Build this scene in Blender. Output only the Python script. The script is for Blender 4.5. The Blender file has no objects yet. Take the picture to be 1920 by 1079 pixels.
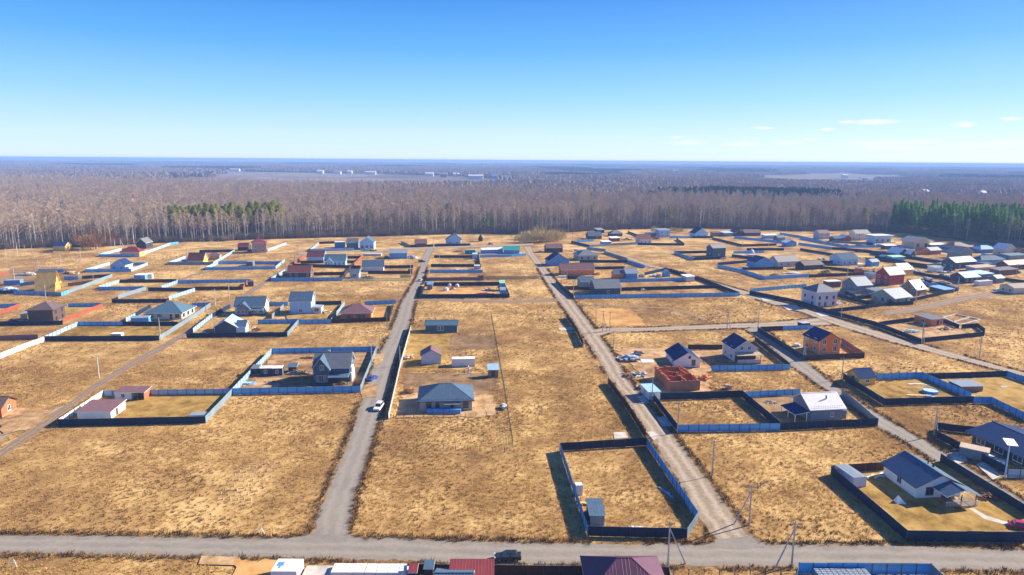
import bpy, bmesh, math, random, zlib
import numpy as np
from mathutils import Vector, Matrix
from mathutils.geometry import tessellate_polygon
random.seed(7); np.random.seed(7)
S = bpy.context.scene
COL = S.collection
R = math.radians

# ------------------------------------------------------------------ camera
CAM_H, FPX = 66.0, 1280.0           # drone height (m), focal length in px of a 1920 px wide frame
PITCH, ROLL = R(10.56), R(0.39)
_f = Vector((0, math.cos(PITCH), -math.sin(PITCH)))
_u0 = Vector((0, math.sin(PITCH), math.cos(PITCH)))
_r0 = Vector((1, 0, 0))
_r = _r0*math.cos(ROLL) + _u0*math.sin(ROLL)
_u = -_r0*math.sin(ROLL) + _u0*math.cos(ROLL)
cam_data = bpy.data.cameras.new('camera'); cam = bpy.data.objects.new('camera', cam_data); COL.objects.link(cam)
cam.matrix_world = Matrix(((_r.x, _u.x, -_f.x, 0), (_r.y, _u.y, -_f.y, 0), (_r.z, _u.z, -_f.z, CAM_H), (0, 0, 0, 1)))
cam_data.sensor_width = 36; cam_data.lens = 36*FPX/1920
cam_data.clip_start = 0.5; cam_data.clip_end = 60000
S.camera = cam

# ------------------------------------------------------------------ world, sun, exposure
SUN_EL, SUN_AZ = R(28), R(24)        # azimuth measured from +X towards +Y
sd = Vector((math.cos(SUN_EL)*math.cos(SUN_AZ), math.cos(SUN_EL)*math.sin(SUN_AZ), math.sin(SUN_EL)))
W = bpy.data.worlds.new('World'); S.world = W; W.use_nodes = True
nt = W.node_tree; nt.nodes.clear()
def N(nt, t, **kw):
    n = nt.nodes.new(t)
    for k, v in kw.items():
        if k in n.inputs.keys() if isinstance(k, str) else False: n.inputs[k].default_value = v
        else: setattr(n, k, v)
    return n
def L(nt, a, b): nt.links.new(a, b)
out = N(nt, 'ShaderNodeOutputWorld'); bg = N(nt, 'ShaderNodeBackground')
sky = N(nt, 'ShaderNodeTexSky'); sky.sky_type = 'NISHITA'; sky.sun_disc = False
sky.sun_elevation = SUN_EL; sky.sun_rotation = math.pi/2 - SUN_AZ
sky.altitude = 100; sky.air_density = 1.0; sky.dust_density = 0.25; sky.ozone_density = 2.2
hs = N(nt, 'ShaderNodeHueSaturation'); hs.inputs['Saturation'].default_value = 0.9
L(nt, sky.outputs[0], hs.inputs['Color'])
# the clear spring sky of the photograph: pale at the horizon, deepening steadily to azure and on to the zenith
tc0 = N(nt, 'ShaderNodeTexCoord'); sz0 = N(nt, 'ShaderNodeSeparateXYZ'); L(nt, tc0.outputs['Generated'], sz0.inputs[0])
srmp = N(nt, 'ShaderNodeValToRGB'); L(nt, sz0.outputs[2], srmp.inputs[0]); E_ = srmp.color_ramp.elements
for k_, (p_, c_) in enumerate(((0.0, (.66, .83, .97)), (.03, (.56, .79, .98)), (.085, (.28, .61, .96)), (.15, (.085, .405, .92)), (.215, (.022, .255, .82)), (.45, (.016, .12, .52)), (1.0, (.010, .075, .38)))):
    e_ = E_[k_] if k_ < 2 else E_.new(p_); e_.position = p_; e_.color = (*c_, 1)
smul = N(nt, 'ShaderNodeVectorMath', operation='SCALE'); L(nt, srmp.outputs[0], smul.inputs[0]); smul.inputs['Scale'].default_value = 4.6
gam = N(nt, 'ShaderNodeMix', data_type='RGBA'); gam.inputs[0].default_value = 0.88; L(nt, hs.outputs[0], gam.inputs[6]); L(nt, smul.outputs[0], gam.inputs[7])
# thin small clouds low over the right part of the horizon
tc = N(nt, 'ShaderNodeTexCoord'); sx = N(nt, 'ShaderNodeSeparateXYZ'); L(nt, tc.outputs['Generated'], sx.inputs[0])
az = N(nt, 'ShaderNodeMath', operation='ARCTAN2'); L(nt, sx.outputs[0], az.inputs[0]); L(nt, sx.outputs[1], az.inputs[1])
el = N(nt, 'ShaderNodeMath', operation='ARCSINE'); L(nt, sx.outputs[2], el.inputs[0])
cmb = N(nt, 'ShaderNodeCombineXYZ'); L(nt, az.outputs[0], cmb.inputs[0]); L(nt, el.outputs[0], cmb.inputs[1])
mp = N(nt, 'ShaderNodeMapping'); mp.inputs['Scale'].default_value = (70, 420, 1); L(nt, cmb.outputs[0], mp.inputs[0])
cn = N(nt, 'ShaderNodeTexNoise'); cn.inputs['Scale'].default_value = 1.0; cn.inputs['Detail'].default_value = 5; L(nt, mp.outputs[0], cn.inputs['Vector'])
mask = None
for (cx, cy, wx, wy) in ((1640, 229, 60, 7), (1590, 229, 22, 5), (1806, 234, 26, 7), (1896, 223, 22, 5), (1552, 243, 20, 4), (1650, 270, 90, 12),
                         (1735, 265, 45, 8), (1830, 272, 90, 8), (1390, 270, 60, 9), (1480, 268, 50, 6), (1290, 268, 60, 8), (1520, 262, 30, 5), (1270, 258, 30, 4), (1680, 278, 120, 8), (1430, 240, 30, 4), (1890, 268, 60, 8)):
    d = (_f*FPX + _r*(cx-960) + _u*(539.5-cy)).normalized()
    a0, e0 = math.atan2(d.x, d.y), math.asin(d.z)
    da = N(nt, 'ShaderNodeMath', operation='SUBTRACT'); L(nt, az.outputs[0], da.inputs[0]); da.inputs[1].default_value = a0
    de = N(nt, 'ShaderNodeMath', operation='SUBTRACT'); L(nt, el.outputs[0], de.inputs[0]); de.inputs[1].default_value = e0
    da2 = N(nt, 'ShaderNodeMath', operation='DIVIDE'); L(nt, da.outputs[0], da2.inputs[0]); da2.inputs[1].default_value = wx/1400
    de2 = N(nt, 'ShaderNodeMath', operation='DIVIDE'); L(nt, de.outputs[0], de2.inputs[0]); de2.inputs[1].default_value = wy/1300
    c2 = N(nt, 'ShaderNodeCombineXYZ'); L(nt, da2.outputs[0], c2.inputs[0]); L(nt, de2.outputs[0], c2.inputs[1])
    ln = N(nt, 'ShaderNodeVectorMath', operation='LENGTH'); L(nt, c2.outputs[0], ln.inputs[0])
    mr = N(nt, 'ShaderNodeMapRange'); L(nt, ln.outputs['Value'], mr.inputs[0])
    mr.inputs[1].default_value = 1.0; mr.inputs[2].default_value = 0.0; mr.inputs[3].default_value = 0; mr.inputs[4].default_value = 1 if cy < 250 else 0.7
    if mask is None: mask = mr.outputs[0]
    else:
        mx = N(nt, 'ShaderNodeMath', operation='MAXIMUM'); L(nt, mask, mx.inputs[0]); L(nt, mr.outputs[0], mx.inputs[1]); mask = mx.outputs[0]
mm = N(nt, 'ShaderNodeMath', operation='MULTIPLY'); L(nt, mask, mm.inputs[0]); L(nt, cn.outputs[0], mm.inputs[1])
mr = N(nt, 'ShaderNodeMapRange'); L(nt, mm.outputs[0], mr.inputs[0]); mr.inputs[1].default_value = 0.10; mr.inputs[2].default_value = 0.42; mr.inputs[4].default_value = 0.9
mixc = N(nt, 'ShaderNodeMix', data_type='RGBA'); L(nt, mr.outputs[0], mixc.inputs[0]); L(nt, gam.outputs[2], mixc.inputs[6]); mixc.inputs[7].default_value = (4.4, 4.5, 4.6, 1)
L(nt, mixc.outputs[2], bg.inputs[0]); bg.inputs[1].default_value = 0.10
L(nt, bg.outputs[0], out.inputs[0])
sun_d = bpy.data.lights.new('sun', 'SUN'); sun_d.energy = 4.8; sun_d.angle = R(0.5); sun_d.color = (1, 0.89, 0.72)
sun = bpy.data.objects.new('sun', sun_d); COL.objects.link(sun); sun.rotation_euler = sd.to_track_quat('Z', 'Y').to_euler(); sun.location = (0, 0, 300)
S.view_settings.view_transform = 'Standard'; S.view_settings.look = 'None'
S.view_settings.exposure = 1.24; S.view_settings.gamma = 1; S.view_settings.use_curve_mapping = False
S.render.engine = 'CYCLES'
cy = S.cycles
cy.max_bounces = 5; cy.diffuse_bounces = 2; cy.glossy_bounces = 2; cy.transmission_bounces = 2; cy.volume_bounces = 0; cy.transparent_max_bounces = 6
cy.use_denoising = True
try: cy.denoiser = 'OPENIMAGEDENOISE'
except Exception: pass

# ------------------------------------------------------------------ helpers
def G(px, py, z=0.0):
    """ground point (height z) seen at photo pixel px, py"""
    d = _f*FPX + _r*(px-960) + _u*(539.5-py)
    t = (z-CAM_H)/d.z
    return Vector((d.x*t, d.y*t, z))
def sc(px, py):
    p = G(px, py); return FPX/((p-Vector((0, 0, CAM_H))).dot(_f))
MATS = {}
def mkmat(name, col, rough=0.7, metal=0.0, var=0.12, scale=0.8, bump=0.0, bscale=20, spec=0.5, var2=None, stretch=None):
    if name in MATS: return MATS[name]
    m = bpy.data.materials.new(name); m.use_nodes = True; MATS[name] = m
    t = m.node_tree; b = t.nodes['Principled BSDF']
    b.inputs['Roughness'].default_value = rough; b.inputs['Metallic'].default_value = metal
    b.inputs['Specular IOR Level'].default_value = spec
    g = N(t, 'ShaderNodeNewGeometry')
    src = g.outputs['Position']
    if stretch:
        mpn = N(t, 'ShaderNodeMapping'); mpn.inputs['Scale'].default_value = stretch; L(t, src, mpn.inputs[0]); src = mpn.outputs[0]
    n = N(t, 'ShaderNodeTexNoise'); n.inputs['Scale'].default_value = scale; n.inputs['Detail'].default_value = 6; n.inputs['Roughness'].default_value = 0.62
    L(t, src, n.inputs['Vector'])
    cr = N(t, 'ShaderNodeValToRGB'); L(t, n.outputs[0], cr.inputs[0])
    c = Vector(col); lo = c*(1-var*1.6) ; hi = c*(1+var*1.6)
    if var2: hi = Vector(var2)
    cr.color_ramp.elements[0].position = 0.32; cr.color_ramp.elements[1].position = 0.68
    cr.color_ramp.elements[0].color = (*[max(0, x) for x in lo], 1); cr.color_ramp.elements[1].color = (*[min(0.95, x) for x in hi], 1)
    L(t, cr.outputs[0], b.inputs['Base Color'])
    if bump:
        n2 = N(t, 'ShaderNodeTexNoise'); n2.inputs['Scale'].default_value = bscale; n2.inputs['Detail'].default_value = 4; L(t, src, n2.inputs['Vector'])
        bp = N(t, 'ShaderNodeBump'); bp.inputs['Strength'].default_value = bump; bp.inputs['Distance'].default_value = 0.1
        L(t, n2.outputs[0], bp.inputs['Height']); L(t, bp.outputs[0], b.inputs['Normal'])
    return m
class MB:
    """collects faces; build() links ONE mesh object"""
    def __init__(s): s.v = []; s.f = []; s.m = []
    def vert(s, p): s.v.append(tuple(p)); return len(s.v)-1
    def face(s, ids, m=0): s.f.append(tuple(ids)); s.m.append(m)
    def poly(s, pts, m=0): s.face([s.vert(p) for p in pts], m)
    def box(s, x0, x1, y0, y1, z0, z1, m=0, M=None):
        P = [Vector(p) for p in ((x0,y0,z0),(x1,y0,z0),(x1,y1,z0),(x0,y1,z0),(x0,y0,z1),(x1,y0,z1),(x1,y1,z1),(x0,y1,z1))]
        if M is not None: P = [M @ p for p in P]
        i = [s.vert(p) for p in P]
        for q in ((0,3,2,1),(4,5,6,7),(0,1,5,4),(1,2,6,5),(2,3,7,6),(3,0,4,7)): s.face([i[k] for k in q], m)
    def slab(s, quad, t=0.15, mt=0, me=0):
        q = [Vector(p) for p in quad]; n = len(q)
        a = [s.vert(p) for p in q]; b = [s.vert(p-Vector((0, 0, t))) for p in q]
        s.face(a, mt); s.face(b[::-1], me)
        for k in range(n): s.face([a[k], b[k], b[(k+1) % n], a[(k+1) % n]], me)
    def prism(s, prof, axis, a, b, m=0):
        """prof: list of 2D pts; axis 'x': prof in (y,z) extruded x=a..b; 'y': prof in (x,z); 'z': (x,y)"""
        def P(p, t): return (t, p[0], p[1]) if axis == 'x' else (p[0], t, p[1]) if axis == 'y' else (p[0], p[1], t)
        i = [s.vert(P(p, a)) for p in prof]; j = [s.vert(P(p, b)) for p in prof]; n = len(prof)
        s.face(i[::-1], m); s.face(j, m)
        for k in range(n): s.face([i[k], i[(k+1) % n], j[(k+1) % n], j[k]], m)
    def cyl(s, p, q, r0, r1=None, n=8, m=0, cap=True):
        p, q = Vector(p), Vector(q); r1 = r0 if r1 is None else r1
        d = (q-p).normalized(); a = d.orthogonal().normalized(); b = d.cross(a)
        i = [s.vert(p + (a*math.cos(2*math.pi*k/n)+b*math.sin(2*math.pi*k/n))*r0) for k in range(n)]
        j = [s.vert(q + (a*math.cos(2*math.pi*k/n)+b*math.sin(2*math.pi*k/n))*r1) for k in range(n)]
        for k in range(n): s.face([i[k], i[(k+1) % n], j[(k+1) % n], j[k]], m)
        if cap: s.face(i[::-1], m); s.face(j, m)
    def rib(s, p, q, up, side, w=0.05, h=0.05, m=0):
        h *= .45
        p, q = Vector(p), Vector(q)
        a = [s.vert(p-side*w), s.vert(p+up*h), s.vert(p+side*w)]; b = [s.vert(q-side*w), s.vert(q+up*h), s.vert(q+side*w)]
        s.face([a[0], a[1], b[1], b[0]], m); s.face([a[1], a[2], b[2], b[1]], m); s.face([a[0], a[2], a[1]], m); s.face([b[0], b[1], b[2]], m)
    def mesh(s, name, mats, smooth=False):
        me = bpy.data.meshes.new(name); me.from_pydata(s.v, [], s.f)
        for m in (mats if isinstance(mats, (list, tuple)) else [mats]): me.materials.append(m)
        if len(me.polygons) == len(s.m): me.polygons.foreach_set('material_index', s.m)
        if smooth: me.polygons.foreach_set('use_smooth', [True]*len(me.polygons))
        me.update(); return me
    def build(s, name, mats, parent=None, smooth=False, fix=True):
        me = s.mesh(name, mats, smooth)
        if fix:
            bm = bmesh.new(); bm.from_mesh(me); bmesh.ops.recalc_face_normals(bm, faces=bm.faces); bm.to_mesh(me); bm.free()
        return link(name, me, parent)
def link(name, me, parent=None):
    o = bpy.data.objects.new(name, me); COL.objects.link(o)
    if parent is not None: o.parent = parent
    return o
def thing(name, label, cat, loc=(0, 0, 0), rz=0, group=None):
    o = bpy.data.objects.new(name, None); COL.objects.link(o); o.empty_display_size = 0.5
    o.location = loc; o.rotation_euler = (0, 0, rz); return tag(o, label, cat, group)
def tag(o, label=None, cat=None, group=None, kind=None):
    if label: o['label'] = label
    if cat: o['category'] = cat
    if group: o['group'] = group
    if kind: o['kind'] = kind
    return o
def copy_tree(o, parent=None):
    c = o.copy(); COL.objects.link(c)
    if parent is not None: c.parent = parent
    for ch in o.children: copy_tree(ch, c)
    return c

# exclusion mask on the ground (1 = no grass tufts)
MX0, MX1, MY0, MY1, MC = -420, 420, 70, 720, 0.5
MASK = np.zeros((int((MY1-MY0)/MC), int((MX1-MX0)/MC)), np.uint8)
def mask_poly(pts, val=1):
    xs = np.array([p[0] for p in pts]); ys = np.array([p[1] for p in pts])
    i0, i1 = max(0, int((xs.min()-MX0)/MC)), min(MASK.shape[1], int((xs.max()-MX0)/MC)+2)
    j0, j1 = max(0, int((ys.min()-MY0)/MC)), min(MASK.shape[0], int((ys.max()-MY0)/MC)+2)
    if i1 <= i0 or j1 <= j0: return
    X, Y = np.meshgrid(MX0+(np.arange(i0, i1)+.5)*MC, MY0+(np.arange(j0, j1)+.5)*MC)
    ins = np.zeros(X.shape, bool); n = len(xs)
    for k in range(n):
        x0, y0, x1, y1 = xs[k], ys[k], xs[(k+1) % n], ys[(k+1) % n]
        if y0 == y1: continue
        c = ((y0 > Y) != (y1 > Y)) & (X < (x1-x0)*(Y-y0)/(y1-y0)+x0); ins ^= c
    sub = MASK[j0:j1, i0:i1]; sub[ins] = val
def inside(x, y, pts):
    r = False; n = len(pts)
    for k in range(n):
        a, b = pts[k], pts[(k+1) % n]
        if (a[1] > y) != (b[1] > y) and x < (b[0]-a[0])*(y-a[1])/(b[1]-a[1])+a[0]: r = not r
    return r
_zlev = [0.004]
def nextz(): _zlev[0] += 0.004; return _zlev[0]
def patch(name, pts, mat, parent=None, jit=0.0, mask=1, step=1.2, px=True):
    """ground sheet over a polygon given in photo pixels, its edge slightly ragged"""
    P = [G(*p).xy for p in pts] if px else [Vector(p).xy for p in pts]
    Q = []
    for k in range(len(P)):
        a, b = P[k], P[(k+1) % len(P)]
        n = max(1, min(60, int((b-a).length/step))) if jit else 1
        for i in range(n):
            p = a.lerp(b, i/n)
            if i and jit: p = p + Vector((random.gauss(0, jit), random.gauss(0, jit)))
            Q.append(p)
    z = nextz()
    tri = tessellate_polygon([[Vector((p.x, p.y, 0)) for p in Q]])
    me = bpy.data.meshes.new(name); me.from_pydata([(p.x, p.y, z) for p in Q], [], [tuple(t) for t in tri]); me.materials.append(mat)
    bm = bmesh.new(); bm.from_mesh(me)
    for f in bm.faces:
        if f.normal.z < 0: f.normal_flip()
    bm.to_mesh(me); bm.free()
    o = link(name, me, parent); o['kind'] = 'structure'
    if mask: mask_poly([(p.x, p.y) for p in Q], mask)
    return o

# ------------------------------------------------------------------ ground
def ground_mat(name, c_dark, c_mid, c_light, big=0.022, mid=0.10, fine=1.9, bump=0.15):
    m = bpy.data.materials.new(name); m.use_nodes = True; t = m.node_tree; b = t.nodes['Principled BSDF']
    b.inputs['Roughness'].default_value = 1.0; b.inputs['Specular IOR Level'].default_value = 0.05
    g = N(t, 'ShaderNodeNewGeometry')
    def noise(s, det=6, ro=.6, st=(1, 1, 1)):
        mpn = N(t, 'ShaderNodeMapping'); mpn.inputs['Scale'].default_value = st; L(t, g.outputs['Position'], mpn.inputs[0])
        n = N(t, 'ShaderNodeTexNoise'); n.inputs['Scale'].default_value = s; n.inputs['Detail'].default_value = det; n.inputs['Roughness'].default_value = ro
        L(t, mpn.outputs[0], n.inputs['Vector']); return n.outputs[0]
    a, c, f = noise(big, 4), noise(mid, 6, .65, (1, .8, 1)), noise(fine, 5, .7, (1, .7, 1))
    s1 = N(t, 'ShaderNodeMath', operation='MULTIPLY_ADD'); L(t, a, s1.inputs[0]); s1.inputs[1].default_value = 1.15; s1.inputs[2].default_value = -0.575
    s2 = N(t, 'ShaderNodeMath', operation='MULTIPLY_ADD'); L(t, c, s2.inputs[0]); s2.inputs[1].default_value = 1.25; L(t, s1.outputs[0], s2.inputs[2])
    s3 = N(t, 'ShaderNodeMath', operation='MULTIPLY_ADD'); L(t, f, s3.inputs[0]); s3.inputs[1].default_value = 0.34; L(t, s2.outputs[0], s3.inputs[2])
    cr = N(t, 'ShaderNodeValToRGB'); L(t, s3.outputs[0], cr.inputs[0])
    e = cr.color_ramp.elements; e[0].position = 0.55; e[0].color = (*c_dark, 1); e[1].position = 1.02; e[1].color = (*c_light, 1)
    x = e.new(0.79); x.color = (*c_mid, 1)
    L(t, cr.outputs[0], b.inputs['Base Color'])
    bp = N(t, 'ShaderNodeBump'); bp.inputs['Strength'].default_value = bump; bp.inputs['Distance'].default_value = 0.15
    L(t, f, bp.inputs['Height']); L(t, bp.outputs[0], b.inputs['Normal'])
    MATS[name] = m; return m
M_field = ground_mat('dry_meadow', (0.23, 0.125, 0.05), (0.42, 0.255, 0.095), (0.63, 0.42, 0.17), bump=0)
M_far = ground_mat('far_land', (0.13, 0.10, 0.09), (0.19, 0.145, 0.125), (0.29, 0.22, 0.17), big=0.0012, mid=0.006, fine=0.05, bump=0)
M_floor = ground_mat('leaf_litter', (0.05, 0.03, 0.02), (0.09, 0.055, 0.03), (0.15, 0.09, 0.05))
M_lawn = ground_mat('old_lawn', (0.16, 0.095, 0.025), (0.34, 0.205, 0.055), (0.46, 0.30, 0.10), mid=0.3, fine=2.5, bump=.4)
M_earth = ground_mat('bare_earth', (0.22, 0.12, 0.055), (0.44, 0.27, 0.13), (0.58, 0.40, 0.22), mid=0.35, fine=2.0, bump=.5)
M_sand = ground_mat('sandy_soil', (0.38, 0.20, 0.07), (0.56, 0.30, 0.095), (0.62, 0.38, 0.16), mid=0.2, fine=1.5, bump=.3)
M_dirt = ground_mat('trodden_soil', (0.16, 0.10, 0.05), (0.28, 0.17, 0.085), (0.36, 0.24, 0.12), mid=0.3, fine=1.5, bump=.4)
M_conc = mkmat('concrete', (0.50, 0.46, 0.40), rough=.9, var=.18, scale=.5, bump=.2, bscale=6)

mb = MB(); rings = [0.01, 300, 1200, 4000, 12300]; NS = 96
idx = [[mb.vert((r*math.cos(2*math.pi*k/NS), r*math.sin(2*math.pi*k/NS), 0)) for k in range(NS)] for r in rings]
mb.face(idx[0])
for a, b in zip(idx, idx[1:]):
    for k in range(NS): mb.face([a[k], b[k], b[(k+1) % NS], a[(k+1) % NS]])
gr = mb.build('ground', M_far); gr['kind'] = 'structure'
EDGE = [(-420, 482), (-200, 474), (0, 468), (100, 463), (200, 462), (300, 455), (420, 452), (500, 448), (620, 445), (700, 443), (800, 440), (900, 438), (1000, 440),
        (1060, 436), (1120, 432), (1200, 429), (1300, 428), (1400, 430), (1500, 434), (1600, 432), (1700, 437), (1800, 450), (1860, 458), (1920, 466), (2100, 478), (2400, 500)]
edge_w = [G(*p) for p in EDGE]
pts = [(p.x, p.y) for p in edge_w]
patch('meadow', [(-700, 20)] + [(-700, pts[0][1])] + pts + [(700, pts[-1][1]), (700, 20)], M_field, mask=0, px=False)
BACK = [(-0.95, 1950), (-0.75, 1800), (-0.55, 1720), (-0.375, 1560), (-0.15, 1380), (0, 1240), (0.2, 1110), (0.375, 1030), (0.75, 990), (0.95, 990)]
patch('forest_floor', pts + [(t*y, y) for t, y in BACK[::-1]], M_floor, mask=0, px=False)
def edgeY(x):
    return float(np.interp(x, [p[0] for p in pts], [p[1] for p in pts]))
def backY(x, y):
    return float(np.interp(x/max(y, 1), [b[0] for b in BACK], [b[1] for b in BACK]))

# ------------------------------------------------------------------ roads: strips between paired edges, UV.x across, UV.y along
def road_mat(name, c_mid, c_edge, c_track, track=0.5, grit=.8):
    m = bpy.data.materials.new(name); m.use_nodes = True; t = m.node_tree; b = t.nodes['Principled BSDF']; b.inputs['Roughness'].default_value = .95
    b.inputs['Specular IOR Level'].default_value = .15
    uv = N(t, 'ShaderNodeUVMap'); s = N(t, 'ShaderNodeSeparateXYZ'); L(t, uv.outputs[0], s.inputs[0])
    g = N(t, 'ShaderNodeNewGeometry')
    n1 = N(t, 'ShaderNodeTexNoise'); n1.inputs['Scale'].default_value = .22; n1.inputs['Detail'].default_value = 7; n1.inputs['Roughness'].default_value = .65; L(t, g.outputs['Position'], n1.inputs['Vector'])
    n2 = N(t, 'ShaderNodeTexNoise'); n2.inputs['Scale'].default_value = 1.6; n2.inputs['Detail'].default_value = 6; L(t, g.outputs['Position'], n2.inputs['Vector'])
    # wheel tracks: two worn bands at 0.3 and 0.7 of the width
    w = N(t, 'ShaderNodeMath', operation='MULTIPLY_ADD'); L(t, n1.outputs[0], w.inputs[0]); w.inputs[1].default_value = .25; L(t, s.outputs[0], w.inputs[2])
    pp = N(t, 'ShaderNodeMath', operation='PINGPONG'); a0 = N(t, 'ShaderNodeMath', operation='SUBTRACT'); L(t, w.outputs[0], a0.inputs[0]); a0.inputs[1].default_value = .125
    L(t, a0.outputs[0], pp.inputs[0]); pp.inputs[1].default_value = .5
    d = N(t, 'ShaderNodeMath', operation='SUBTRACT'); L(t, pp.outputs[0], d.inputs[0]); d.inputs[1].default_value = .29
    ab = N(t, 'ShaderNodeMath', operation='ABSOLUTE'); L(t, d.outputs[0], ab.inputs[0])
    mr = N(t, 'ShaderNodeMapRange'); L(t, ab.outputs[0], mr.inputs[0]); mr.inputs[1].default_value = .03; mr.inputs[2].default_value = .15; mr.inputs[3].default_value = track; mr.inputs[4].default_value = 0
    cr = N(t, 'ShaderNodeValToRGB'); L(t, n1.outputs[0], cr.inputs[0]); e = cr.color_ramp.elements; e[0].position = .34; e[1].position = .66
    e[0].color = (*c_edge, 1); e[1].color = (*c_mid, 1)
    m1 = N(t, 'ShaderNodeMix', data_type='RGBA'); L(t, mr.outputs[0], m1.inputs[0]); L(t, cr.outputs[0], m1.inputs[6]); m1.inputs[7].default_value = (*c_track, 1)
    m2 = N(t, 'ShaderNodeMix', data_type='RGBA', blend_type='MULTIPLY'); m2.inputs[0].default_value = grit; L(t, m1.outputs[2], m2.inputs[6])
    cr2 = N(t, 'ShaderNodeValToRGB'); L(t, n2.outputs[0], cr2.inputs[0]); cr2.color_ramp.elements[0].position = .3; cr2.color_ramp.elements[0].color = (.62, .6, .58, 1); cr2.color_ramp.elements[1].position = .6
    L(t, cr2.outputs[0], m2.inputs[7]); L(t, m2.outputs[2], b.inputs['Base Color'])
    bp = N(t, 'ShaderNodeBump'); bp.inputs['Strength'].default_value = .25*grit; bp.inputs['Distance'].default_value = .05; L(t, n2.outputs[0], bp.inputs['Height']); L(t, bp.outputs[0], b.inputs['Normal'])
    return m
M_asph = road_mat('gravelled_asphalt', (0.30, 0.262, 0.215), (0.235, 0.21, 0.18), (0.345, 0.30, 0.245), .6, .35)
M_grav = road_mat('pale_gravel', (0.38, 0.295, 0.21), (0.29, 0.225, 0.16), (0.50, 0.405, 0.30), .8)
M_track = road_mat('earth_track', (0.36, 0.25, 0.16), (0.29, 0.20, 0.12), (0.23, 0.165, 0.12), .8)
VERGE = []          # world polylines along which rank dark weeds stand
def road(name, left, right, mat, n=60, jit=.24, verge=True, vskip=()):
    Lw, Rw = [G(*p).xy for p in left], [G(*p).xy for p in right]
    def resample(P, n):
        d = [0]
        for a, b in zip(P, P[1:]): d.append(d[-1]+(b-a).length)
        r = []
        for k in range(n+1):
            s = d[-1]*k/n; i = max(j for j in range(len(d)) if d[j] <= s+1e-6); i = min(i, len(P)-2)
            r.append(P[i].lerp(P[i+1], (s-d[i])/max(1e-6, d[i+1]-d[i])))
        return r
    A, B = resample(Lw, n), resample(Rw, n); nx = 6
    if verge:          # bare trodden soil beside the carriageway
        va, vb = [], []
        for a, b in zip(A, B):
            dr = (b-a).normalized(); va.append(a-dr*max(.15, random.gauss(.75, .4))); vb.append(b+dr*max(.15, random.gauss(.75, .4)))
        zz = nextz(); me = bpy.data.meshes.new('verge'); me.from_pydata([(p.x, p.y, zz) for p in va]+[(p.x, p.y, zz) for p in vb], [], [(k, k+n+1, k+n+2, k+1) for k in range(n)]); me.materials.append(M_dirt)
        bm = bmesh.new(); bm.from_mesh(me)
        for f in bm.faces:
            if f.normal.z < 0: f.normal_flip()
        bm.to_mesh(me); bm.free(); link('verge', me)['kind'] = 'structure'
    z = nextz()
    V = []; F = []; UV = []
    tot = sum((a-b).length for a, b in zip(A, A[1:]))
    for k in range(n+1):
        a, b = A[k].copy(), B[k].copy(); dr = (b-a).normalized()
        a += dr*random.gauss(0, jit); b += dr*random.gauss(0, jit)
        for j in range(nx+1):
            p = a.lerp(b, j/nx); V.append((p.x, p.y, z)); UV.append((j/nx, tot*k/n))
    for k in range(n):
        for j in range(nx):
            q = k*(nx+1)+j; F.append((q, q+1, q+nx+2, q+nx+1))
    me = bpy.data.meshes.new(name); me.from_pydata(V, [], F); me.materials.append(mat)
    ul = me.uv_layers.new(name='UVMap')
    for lp in me.loops: ul.data[lp.index].uv = UV[lp.vertex_index]
    bm = bmesh.new(); bm.from_mesh(me)
    for f in bm.faces:
        if f.normal.z < 0: f.normal_flip()
    bm.to_mesh(me); bm.free()
    o = link(name, me); o['kind'] = 'structure'
    mask_poly([tuple(p) for p in A]+[tuple(p) for p in B[::-1]])
    if verge: VERGE.append([Vector(p) for p in A]); VERGE.append([Vector(p) for p in B])
    return o
road('road', [(-60, 1003), (0, 1004), (250, 1006), (480, 1010), (560, 1006), (588, 992)][:4] + [(560, 1011), (670, 1009), (961, 1018), (1253, 1022), (1440, 1022), (1700, 1024), (1920, 1032), (2050, 1036)],
     [(-60, 1036), (0, 1037), (250, 1040), (480, 1044), (763, 1052), (960, 1056), (1250, 1060), (1500, 1064), (1750, 1067), (1920, 1070), (2050, 1073)], M_asph, n=140)
patch('road_junction', [(520, 1011), (556, 1008), (577, 1002), (588, 992), (600, 965), (660, 965), (652, 990), (656, 1001), (668, 1007), (690, 1013), (600, 1020)], M_asph, jit=.1)
road('lane', [(586, 1003), (590, 988), (610, 933), (637, 867), (667, 793), (680, 745), (692, 708), (705, 675), (726, 640), (740, 605), (752, 570), (767, 545), (780, 523), (787, 505), (793, 482), (801, 466)],
     [(655, 1003), (653, 988), (667, 920), (687, 863), (708, 790), (722, 745), (732, 708), (741, 675), (755, 640), (768, 607), (776, 572), (783, 545), (795, 523), (798, 505), (805, 482), (813, 466)], M_asph, n=150)
patch('road_junction', [(1318, 1024), (1336, 1018), (1345, 1005), (1330, 985), (1385, 975), (1408, 1002), (1425, 1016), (1450, 1024), (1390, 1030)], M_asph, jit=.1)
road('gravel_lane', [(1344, 1012), (1307, 968), (1260, 880), (1217, 815), (1180, 760), (1147, 715), (1110, 655), (1073, 600), (1044, 560), (1021, 525), (1007, 500), (990, 478), (982, 463)],
     [(1405, 1006), (1367, 953), (1307, 873), (1258, 812), (1216, 760), (1181, 715), (1143, 655), (1102, 600), (1071, 560), (1040, 525), (1021, 500), (1003, 478), (995, 463)], M_grav, n=150)
road('farm_track', [(778, 560), (960, 564), (1046, 560)], [(778, 564), (960, 569), (1048, 566)], M_track, n=40, verge=False)
road('side_lane', [(1112, 618), (1135, 615), (1210, 615), (1358, 608), (1440, 605), (1500, 600), (1540, 596)], [(1122, 632), (1150, 623), (1210, 622), (1358, 617), (1440, 614), (1500, 613), (1560, 610)], M_grav, n=60)
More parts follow.
